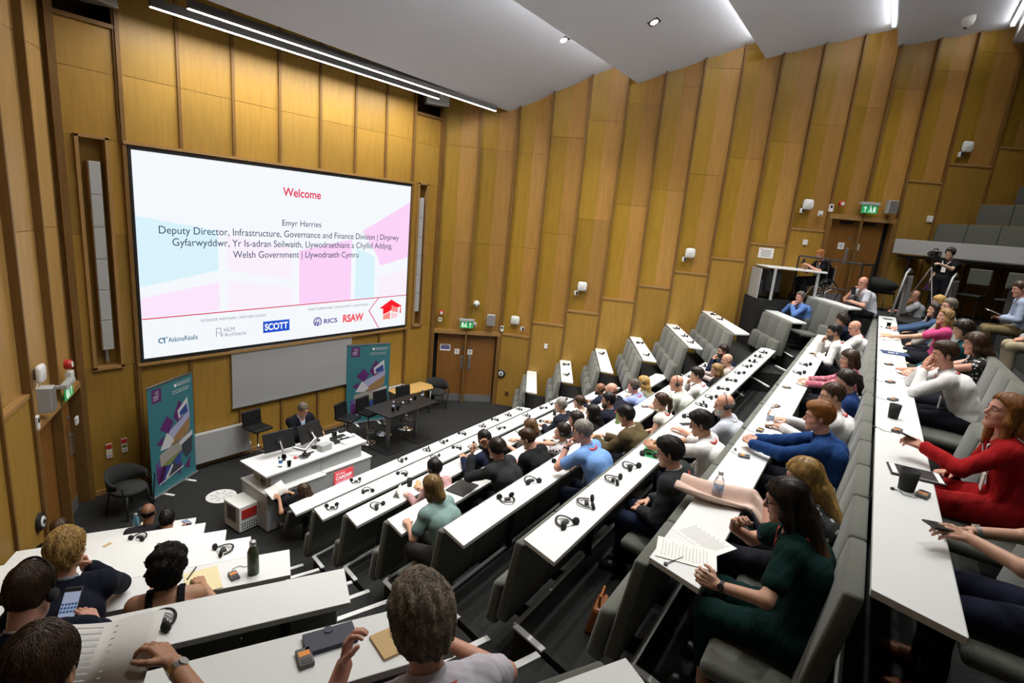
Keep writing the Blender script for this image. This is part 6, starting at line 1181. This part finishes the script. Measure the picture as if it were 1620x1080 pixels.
sit(10, 'dark-haired person with headset in a patterned top, forearms forward', 'reach', sex='f', skin='light', hair=('short', 'dark', dict(vol=.016)), top=((.45, .42, .42), 'short', ('floral', (.03, .03, .04), 18)), headset_on=True, lanyard=LR, look=(24, 2, 0))
sit(9, 'dark-haired woman with red glasses, fourth desk', 'desk', sex='f', hair=('long', 'dark', dict(len=.18)), top=(char, 'long'), glasses=True, headset_on=True, look=(26, -6, 0))
sit(13, 'woman with long black hair in black top seen from behind', 'desk', sex='f', skin='tan', hair=('long', 'black', dict(len=.28)), top=(blk, 'long'), look=(10, -8, 0))
sit(16, 'bearded man with dark hair and glasses in blue shirt under dark suit', 'desk', skin='tan', hair=('short', 'black', dict(vol=.015)), top=((.16, .24, .42), 'long'), jacket=(.010, .012, .022), beard='dark', glasses=True, lanyard=LR, look=(30, -6, 0))
sit(15, 'bald pink-skinned man in dark suit leaning forward', 'clasp', skin='pink', hair=('bald', 'lbrown', dict(top=-.01)), top=((.5, .5, .52), 'long'), jacket=(.010, .011, .018), look=(24, -12, 0))
sit(18, 'grey-haired man with headset in lilac-blue shirt', 'reach', skin='pink', hair=('short', 'mix', dict(vol=.013)), top=((.27, .33, .62), 'long'), headset_on=True, lanyard=LR, look=(24, -10, 0))
sit(19, 'blonde woman with headset beside the man in lilac shirt', 'desk', sex='f', hair=('long', 'blond', dict(len=.22)), top=((.16, .15, .10), 'long'), headset_on=True, look=(22, -4, 0))
# --- fifth desk
A = sit(11, 'grey-haired man in light blue polo, chin on fist with watch', 'chin_l', skin='pink', hair=('short', 'grey', dict(vol=.016, t0=.8, t1=1.9, n=1200, base=1.2, rad=1.3)), top=((.17, .31, .62), 'short'), legs=(.02, .025, .05), lanyard=LR, watch=(0, 'black', 'black'), look=(18, -18, 0), hip=.78, girth=1.15, near=True)
sit(17, 'dark-haired man in olive-brown jacket leaning over his phone', lambda H: dict(w=[V3(-.12, .58, .83), V3(.06, .54, .82)], d=[V3(.4, .8, 0), V3(-.5, .8, 0)], n=[V3(-.3, 0, 1), V3(.3, 0, 1)], c=(.7, .7)), skin='tan', hair=('short', 'black', dict(vol=.017, top_vol=.04)), top=(wht, 'long'), jacket=(.085, .062, .028), look=(6, -26, 0))
sit(20, 'ponytailed brown-haired woman in sleeveless white top', 'lap', sex='f', skin='light', hair=('pony', 'brown', {}), top=((.62, .60, .52), 'none'), lanyard=LR, look=(34, -4, 0))
sit(21, 'bald man with headset in pale green shirt', 'desk', skin='pink', hair=('none', 'lbrown', {}), top=((.50, .53, .46), 'long'), headset_on=True, look=(20, -12, 0), girth=1.1)
sit(22, 'young dark-haired man in white shirt with red lanyard, fifth desk', 'chin_r', skin='light', hair=('short', 'dark', dict(vol=.016, top_vol=.04)), top=(wht, 'long'), lanyard=LR, look=(26, -8, 0))
sit(23, 'fair-haired woman with glasses in maroon top', 'lap', sex='f', hair=('bob', 'dblond', dict(len=.11)), top=((.10, .012, .02), 'long'), jacket=(.012, .012, .014), glasses=True, look=(38, -6, 0))
sit(24, 'bald tan man beside the maroon-clad woman', 'desk', skin='light', hair=('bald', 'lbrown', dict(top=-.01)), top=((.40, .34, .32), 'long'), lanyard=LR, look=(34, -10, 0))
sit(25, 'dark-haired man with glasses in navy, fist at his mouth', 'mouth', skin='pink', hair=('short', 'dark', dict(vol=.016)), top=(navy, 'long'), glasses=True, beard='dark', look=(40, -4, 0))
# --- sixth desk
sit(26, 'bald man with grey beard and headset in pale striped shirt', lambda H: dict(w=[V3(-.17, .50, .80), V3(.15, .38, .72)], d=[V3(.3, 1, 0), V3(-.4, .8, -.1)], n=[V3(0, 0, 1), V3(0, 0, 1)], c=(.5, .6)), skin='pink', hair=('bald', 'grey', dict(top=.03, vol=.006)), top=((.45, .47, .52), 'short'), glasses=True, headset_on=True, beard='white', look=(26, -10, 0), girth=1.12, lanyard='lanyard_pale')
sit(27, 'dark-haired man with glasses in white shirt, forearms on the sixth desk', 'reach', skin='tan', hair=('short', 'black', dict(vol=.015, t0=.8, t1=2.6, n=2800, rough=.002, top_vol=.035, mess=.5, off=.005)), top=(wht, 'short'), glasses=True, lanyard=LR, look=(12, -20, 0), near=True, legs=(.012, .014, .03))
sit(28, 'black-haired man with glasses in charcoal suit, hands in lap', 'lap', skin='light', hair=('short', 'black', dict(vol=.017, top_vol=.045, t0=.8, t1=2.6, n=2800, rough=.002, mess=.5, off=.005)), top=(wht, 'long'), jacket=(.026, .028, .030), glasses=True, lanyard=LR, look=(12, -16, 0), near=True, legs=(.010, .014, .035))
# --- seventh desk
sit(29, 'ginger-blond man in blue jumper with clasped hands on the seventh desk', 'reach', skin='pink', hair=('short', 'ginger', dict(vol=.015, t0=.6, t1=1.3, n=2200, top_vol=.04)), top=((.012, .045, .16), 'long'), watch=(0, 'black', 'black'), look=(10, -8, 0), near=True, girth=1.08, legs=(.012, .014, .02))
sit(30, 'woman with long straight blonde hair beside the woman in green', 'mouth', sex='f', skin='pink', hair=('long', 'blond', dict(len=.30, w=.07, line=.052, t0=.65, t1=1.25, n=4200, m=22, step=.018, mess=.06, rad=.9, base=.8)), top=((.05, .05, .055), 'short', ('floral', (.45, .45, .45), 22)), look=(4, -22, 0), near=True)
sit(31, 'woman in dark green dress with long dark hair holding pen and papers', lambda H: dict(w=[V3(-.30, .40, .83), H+V3(-.03, .21, -.24)], d=[V3(-.05, 1, .15), V3(-.35, -.15, .9)], n=[V3(-.9, .1, .4), V3(.6, .7, .2)], c=(1.0, 1.1), p=[V3(-.8, -.2, -.5), V3(.8, .3, -1)]), sex='f', skin='light', hair=('long', 'dark', dict(len=.37, w=.075, n=5200, m=24, step=.019, mess=.06, t0=.6, t1=1.8, base=.7, rad=.9, tip=((11.0, 6.2, 2.6), -.15))), top=((.003, .022, .018), 'short'), dress=True, glasses=True, lanyard=LR, watch=(0, 'black', 'black'), look=(8, -18, 0), near=True, girth=1.12, hip=.80, group='audience')
sit(32, 'short-haired man in white shirt beyond the man in blue jumper', 'desk', skin='light', hair=('short', 'brown', dict(vol=.009)), top=(wht, 'long'), lanyard=LR, look=(20, -10, 0))
sit(33, 'ponytailed dark-haired woman in bright blue top', 'lap', sex='f', hair=('pony', 'dark', dict()), top=((.015, .04, .14), 'short'), look=(26, -14, 0))
sit(34, 'brown-haired woman in pink patterned sleeves', 'desk', sex='f', hair=('bob', 'brown', dict(len=.12)), top=((.42, .12, .16), 'long', ('floral', (.6, .4, .4), 26)), look=(26, -10, 0))
sit(35, 'bearded man with glasses in white shirt, hand at his mouth', 'chin_r', skin='tan', hair=('short', 'black', dict(vol=.014)), top=(wht, 'long'), glasses=True, beard='dark', lanyard=LR, look=(22, -12, 0), hip=.72)
sit(36, 'bald man with glasses in white shirt and red lanyard', 'desk', skin='pink', hair=('none', 'lbrown', {}), top=(wht, 'long'), glasses=True, lanyard=LR, look=(24, -22, 0))
sit(37, 'dark curly-haired person leaning on one hand, far end of the seventh desk', 'chin_l', sex='f', hair=('curly', 'dark', {}), top=(navy, 'long'), look=(20, -24, 0), hip=.74)
# --- last desk
sit(42, 'bald man with glasses, chin on hand, far end of the last desk', 'chin_l', skin='pink', hair=('none', 'lbrown', {}), top=((.50, .52, .56), 'short'), glasses=True, watch=(0, 'black', 'black'), lanyard='lanyard_pale', look=(26, -10, 0), hip=.74)
sit(44, 'fair-haired person mostly hidden at the far end of the last desk', 'lap', sex='f', hair=('bob', 'blond', dict(len=.1)), top=((.3, .3, .3), 'short'), look=(24, -10, 0), hip=.80)
sit(43, 'long dark-haired woman in denim blue with red lanyard', 'desk', sex='f', hair=('long', 'dark', dict(len=.26)), top=((.05, .09, .17), 'long'), lanyard=LR, look=(30, 0, 0))
sit(45, 'grey-haired man with glasses behind the blonde woman in pink', 'lap', skin='light', hair=('short', 'mix', {}), top=((.30, .30, .26), 'long'), glasses=True, look=(28, 0, 0), hip=.82)
sit(46, 'blonde woman in bright pink top reaching over the last desk', lambda H: dict(w=[V3(-.10, .62, .82), V3(.14, .46, .80)], d=[V3(-.1, 1, 0), V3(-.4, .9, 0)], n=[V3(0, 0, 1), V3(0, 0, 1)], c=(.6, .5)), sex='f', hair=('long', 'dblond', dict(len=.22)), top=((.55, .07, .20), 'short'), look=(30, 4, 0))
sit(47, 'woman with dark fringe in teal beside the blonde in pink', 'lap', sex='f', hair=('bob', 'dark', dict(len=.12, line=.075)), top=((.01, .06, .085), 'long'), look=(20, -18, 0))
sit(48, 'brown-haired woman in black and white floral dress, arms crossed on desk', 'cross', sex='f', skin='pink', hair=('bob', 'brown', dict(len=.15)), top=((.02, .02, .02), 'none', ('floral', (.6, .6, .6), 24)), look=(8, -14, 0), girth=1.15)
sit(49, 'brown-haired man in white shirt covering his mouth with both hands', 'face', skin='pink', hair=('short', 'brown', dict(vol=.015, top_vol=.045, t0=.7, t1=1.6, n=1600)), top=(wht, 'long'), lanyard=LR, watch=(1, 'black', 'black'), look=(16, -8, 0), hip=.78, near=True, legs=(.02, .02, .03))
sit(50, 'woman with long ginger hair in red dress holding a phone', lambda H: dict(w=[V3(-.06, .50, .86), V3(.06, .33, .70)], d=[V3(.05, 1, .25), V3(-.8, .6, .1)], n=[V3(-.5, 0, .85), V3(.3, .3, .9)], c=(.8, .8), p=[V3(-.8, -.2, -.6), V3(.8, -.2, -.7)]), sex='f', skin='pink', hair=('long', 'ginger', dict(len=.34, w=.072, line=.050, n=3600, m=22, step=.018, mess=.06, t0=.5, t1=1.25, base=.7)), top=((.36, .010, .012), 'long'), dress=True, lanyard='lanyard_pale', look=(22, 4, 0), near=True)
sit(51, 'person in green top at the right edge holding a phone over the last desk', lambda H: dict(w=[V3(.02, .40, .84), V3(.20, .36, .80)], d=[V3(-.35, .9, .15), V3(-.55, .8, .1)], n=[V3(-.5, .2, .85), V3(.4, .3, .9)], c=(.75, .75), p=[V3(-.8, -.3, -.5), V3(.8, -.3, -.6)]), sex='f', skin='light', hair=('bob', 'lbrown', dict(len=.12)), top=((.02, .12, .06), 'short'), legs=(.012, .014, .03), watch=(1, 'steel_dull', 'white_plastic'), look=(10, -28, 0), extra='tan_shoes')
sit(52, 'person at the right edge in pale blue shirt and khaki trousers holding papers', lambda H: dict(w=[V3(-.06, .28, .74), V3(.10, .28, .72)], d=[V3(.5, .7, .2), V3(-.5, .7, .2)], n=[V3(-.3, 0, 1), V3(.3, 0, 1)], c=(.8, .8)), skin='pink', hair=('short', 'brown', {}), top=((.35, .42, .55), 'long'), legs=(.20, .155, .075), look=(20, -15, 0), hip=.95)
sit(53, 'person at the right edge in beige trousers behind the last row', 'lap', skin='pink', hair=('short', 'grey', {}), top=((.4, .4, .42), 'long'), legs=(.36, .30, .20), look=(20, -10, 0), hip=.95)
# --- left block
sit(54, 'brown-haired person by the left wall at the front left desk', 'desk', sex='f', hair=('long', 'brown', dict(len=.2)), top=(blk, 'long'), look=(0, -10, 0))
sit(55, 'brown-skinned bald man at the front left desk', 'desk', skin='brown', hair=('bald', 'black', dict(vol=.004, top=.03)), top=(char, 'long'), look=(-4, -12, 0), dx=-.05)
sit(56, 'black-haired person in black leaning over the front left desk', 'desk', skin='tan', hair=('short', 'black', dict(vol=.018)), top=(blk, 'long'), look=(0, -30, 0), dx=.05)
sit(57, 'man with messy blond hair in navy suit, chin on hand', 'chin_r', skin='pink', hair=('short', 'blond', dict(vol=.024, rough=.004, line=.05, base=.8, t0=.7, t1=1.7, n=2600, m=9, step=.013, mess=.9, curl=.003, off=.006)), top=((.3, .33, .4), 'long'), jacket=(.007, .009, .018), look=(-18, -6, 0), near=True, hscale=1.05)
sit(58, 'man with dark brown hair and headset in navy suit looking at his phone', lambda H: dict(w=[V3(-.04, .50, .88), V3(.17, .53, .89)], d=[V3(.5, .8, .2), V3(-.45, .8, .3)], n=[V3(-.2, 0, 1), V3(.5, 0, .85)], c=(.7, .8)), skin='pink', hair=('short', 'brown', dict(vol=.014, t0=.5, t1=1.3, n=3600, m=7, step=.011, mess=.25)), top=((.42, .42, .40), 'long'), jacket=(.006, .009, .020), headset_on=True, lanyard=LR, look=(-14, -26, 0), near=True, girth=1.1)
sit(59, 'woman with curly black hair in black camisole with bare shoulders', 'desk', sex='f', skin='tan', hair=('curly', 'black', dict(n=3600, m=9, step=.011, mess=1.2, curl=.006, off=.008, t0=.7, t1=1.8)), top=(blk, 'none'), bare_shoulders=True, collar=False, look=(-30, -10, 0), near=True)
sit(60, 'brown-haired person at the bottom left corner holding a printed leaflet', lambda H: dict(w=[V3(-.16, .56, .88), V3(.29, .50, .975)], d=[V3(.3, .8, .3), V3(-.55, .75, .3)], n=[V3(-.6, 0, .8), V3(.45, .2, .85)], c=(.8, .9), p=[V3(-.8, -.3, -.6), V3(.8, -.4, -.4)]), skin='tan', hair=('short', 'brown', dict(vol=.016, t0=.5, t1=1.5, n=3600, m=7, step=.012, mess=.4)), top=((.05, .05, .06), 'short'), look=(-10, -34, 0), near=True, glasses=True, watch=(1, 'chrome', 'steel_dull'))
sit(61, 'man with curly grey hair in white striped shirt, nearest the camera', lambda H: dict(w=[V3(-.235, .33, .93), V3(.22, .42, .80)], d=[V3(.25, .3, 1), V3(-.8, .6, 0)], n=[V3(-.85, .5, 0), V3(0, 0, 1)], c=(1.0, .5), p=[V3(-.8, .4, -1), V3(.9, -.1, -.5)]), skin='pink', hair=('short', 'mix', dict(vol=.030, rough=.004, n=9000, m=12, step=.010, mess=.9, curl=.007, off=.012, t0=1.0, t1=3.6, rad=.75, low=.004, base=1.2)), top=((.62, .60, .64), 'short', ('stripe', (.48, .45, .52), 60)), lanyard=LR, look=(2, -22, 0), near=True, girth=1.1, hscale=1.08)
# --- right block
sit(38, 'man in blue shirt with hands at his mouth by the platform desk', 'mouth', skin='pink', hair=('short', 'mix', {}), top=((.10, .20, .48), 'long'), look=(30, -4, 0))
sit(39, 'bald man in grey-white shirt holding a dark tablet to his chin', 'chin_r', skin='pink', hair=('none', 'lbrown', {}), top=((.46, .47, .52), 'short'), glasses=True, look=(26, -10, 0))
t = tag(thing('mobile_phone', AT[39](V3(-.02, .42, 1.02)), R_(130)), 'dark phone case held by the bald man in the grey-white shirt', 'phone'); b = MB(); b.box((0, 0, 0), (.10, .014, .17), 'black', rx=.2); b.build('body', t, bevel=.006)
# --- speaker, wheelchair user, camera operator
def asp(H): return dict(w=[V3(-.20, .22, 1.06), V3(.12, .30, 1.18)], d=[V3(.3, 1, -.2), V3(-.6, .6, .35)], n=[V3(0, 0, 1), V3(.4, -.2, .9)], c=(.5, .4))
AT[62] = person(Vector((5.56, 8.78, 0)), R_(-90), V3(.10, .11, 1.52), 'grey-haired speaker in dark suit and pale blue shirt standing at the lectern', 'm', 'pink', ('short', 'mix', {}), ((.42, .50, .66), 'long'), jacket=(.008, .009, .014), look=(8, -22, 0), arms=asp(0), glasses=True, standing=True, group='speakers')
wo = Vector((15.12, 2.0, 3.97)); 
def awc(H): return dict(w=[V3(-.10, .40, .90), V3(.10, .36, .84)], d=[V3(.5, .8, .3), V3(-.6, .7, .2)], n=[V3(-.4, 0, .9), V3(.4, 0, .9)], c=(.8, .7))
AT[40] = person(wo, R_(130), V3(0, .10, 1.16), 'ginger-haired wheelchair user in black polo looking at a phone on the platform', 'm', 'pink', ('short', 'ginger', dict(vol=.010)), ((.006, .006, .007), 'short'), arms=awc(0), look=(8, -26, 0), beard='ginger', lanyard='lanyard_pale', group='platform')
t = tag(thing('mobile_phone', AT[40](V3(-.03, .50, .98)), R_(130)), 'black phone held by the wheelchair user in the black polo', 'phone'); b = MB(); b.box((0, 0, 0), (.075, .012, .15), 'black', rx=-.5); b.build('body', t, bevel=.004)
t = tag(thing('wheelchair', wo, R_(40)), 'dark wheelchair with large spoked wheels on the platform by the guard rail', 'wheelchair')
for sx in (-.31, .31):
    b = MB(); b.tube([(sx, -.02+.30*math.cos(a), .31+.30*math.sin(a)) for a in np.linspace(0, 2*math.pi, 33)], .015, 'black', 8, cap=False); b.tube([(sx*1.08, -.02+.27*math.cos(a), .31+.27*math.sin(a)) for a in np.linspace(0, 2*math.pi, 33)], .008, 'chrome', 6, cap=False); wl = b.build('wheel', t, smooth=True); b = MB()
    for i in range(12): b.tube([(sx, -.02, .31), (sx, -.02+.29*math.cos(i*math.pi/6), .31+.29*math.sin(i*math.pi/6))], .003, 'metal', 4)
    b.build('spokes', wl); b = MB(); b.tube([(sx*.9, .45+.07*math.cos(a), .08+.07*math.sin(a)) for a in np.linspace(0, 2*math.pi, 17)], .012, 'black', 6, cap=False); b.build('caster', t)
b = MB(); b.box((0, .1, .44), (.44, .42, .05), 'black'); b.build('seat', t); b = MB(); b.box((0, -.19, .68), (.42, .04, .42), 'black'); b.build('backrest', t); b = MB()
for sx in (-.24, .24): b.tube([(sx, -.2, .95), (sx, -.19, .42), (sx, .3, .42), (sx, .45, .12)], .014, 'steel_dull', 8)
b.build('frame', t); b = MB(); b.box((0, .5, .1), (.36, .16, .02), 'black'); b.build('footplate', t)
def acw(H): return dict(w=[V3(-.10, .40, 1.22), V3(.20, .12, .84)], d=[V3(.3, .9, .2), V3(.0, .3, -1)], n=[V3(-.3, 0, .9), V3(1, .2, 0)], c=(.7, .5), p=[V3(-.8, -.3, -.8), V3(.4, -.8, -.3)])
AT[41] = person(Vector((15.12, -.36, 3.97)), R_(150), V3(0, .02, 1.47), 'dark-haired woman in black standing behind the tripod camera', 'f', 'pale', ('bun', 'dark', dict(line=.075)), (blk, 'short'), arms=acw(0), look=(0, -8, 0), glasses=True, standing=True, lanyard='lanyard_pale', group='camera crew')
t = tag(thing('mobile_phone', AT[41](V3(.21, .15, .72)), R_(150)), 'pink-purple phone hanging in the hand of the camera operator', 'phone'); b = MB(); b.box((0, 0, 0), (.012, .075, .15), 'b_purple'); b.build('body', t, bevel=.004)
# --- things in hands
def leaf(root_fn, c, w, h, rz, rx, ry, label, fold=.25, name='leaflet', lines=9):
    q = root_fn(V3(c)); a = tag(thing(name, q), label, 'paper'); a.rotation_euler = (rx, ry, rz); n = 10; vs = []; fs = []; b = MB()
    for i in range(n+1):
        u = i/n-.5; z = fold*abs(u)*w
        for v in (-.5, .5): vs.append((u*w, v*h, z+.01*math.sin(6*u)))
    for i in range(n): fs.append((2*i, 2*i+2, 2*i+3, 2*i+1))
    b.add(vs, fs, 'paper'); o = b.build('sheet', a, smooth=True); s = o.modifiers.new('s', 'SOLIDIFY'); s.thickness = .0012; b = MB()
    for j in range(lines):
        for sd in (-1, 1):
            y = h*(.40-.8*j/lines); x0, x1 = sd*w*.05, sd*w*(.44-.06*((j*3) % 4)); b.add([(x, y+dy, fold*abs(x)+.0045) for x, dy in ((x0, 0), (x1, 0), (x1, h*.018), (x0, h*.018))], [(0, 1, 2, 3) if sd > 0 else (3, 2, 1, 0)], 'paper_print')
    b.build('print', a)
leaf(AT[1], (-.20, .30, .72), .30, .22, MA, R_(35), R_(-10), 'white papers held by the brown-haired person before the front desk')
leaf(AT[60], (.055, .655, .945), .37, .25, LA-.24, R_(24), R_(-4), 'open printed leaflet held at the bottom left corner', .22)
leaf(AT[52], (.02, .36, .80), .20, .28, MA+.3, R_(20), 0, 'white papers held by the person in khaki trousers', .1)
def held_phone(fn, c, rz, rx, label, lit=False, ry=0, w=.078, h=.158):
    t = tag(thing('mobile_phone', fn(V3(c))), label, 'phone'); t.rotation_euler = (rx, ry, rz); b = MB(); b.box((0, 0, 0), (w, h, .010), 'black'); b.build('body', t, bevel=.004); b = MB(); b.box((0, 0, .0054), (w*.9, h*.92, .001), 'phone_lit' if lit else 'black'); s = b.build('screen', t)
    if lit:
        b = MB()
        for j in range(3):
            for i in range(5): b.box((-.028+.014*i, -.045+.018*j, .0062), (.010, .011, .0006), 'blue_label')
        b.box((0, .062, .0062), (.07, .02, .0006), 'black'); b.build('keys', s)
held_phone(AT[58], (.055, .65, .955), LA-.15, R_(35), 'lit phone held by the man in navy suit with headset', True); held_phone(AT[50], (-.03, .59, .90), MA+.6, R_(20), 'dark phone held by the woman in the red dress'); held_phone(AT[51], (.00, .50, .86), MA+.7, R_(10), 'dark phone held by the person at the right edge over the last desk')
t = tag(thing('pen', AT[31](V3(-.06, .30, 1.10))), 'dark pen held near the mouth of the woman in green', 'pen'); t.rotation_euler = (R_(-35), R_(10), MA-.3); b = MB(); b.tube([(0, 0, -.06), (0, 0, .07)], .006, 'navy_card', 8); b.build('barrel', t); b = MB(); b.tube([(0, 0, .07), (0, 0, .09)], .004, 'steel_dull', 8); b.build('tip', t)
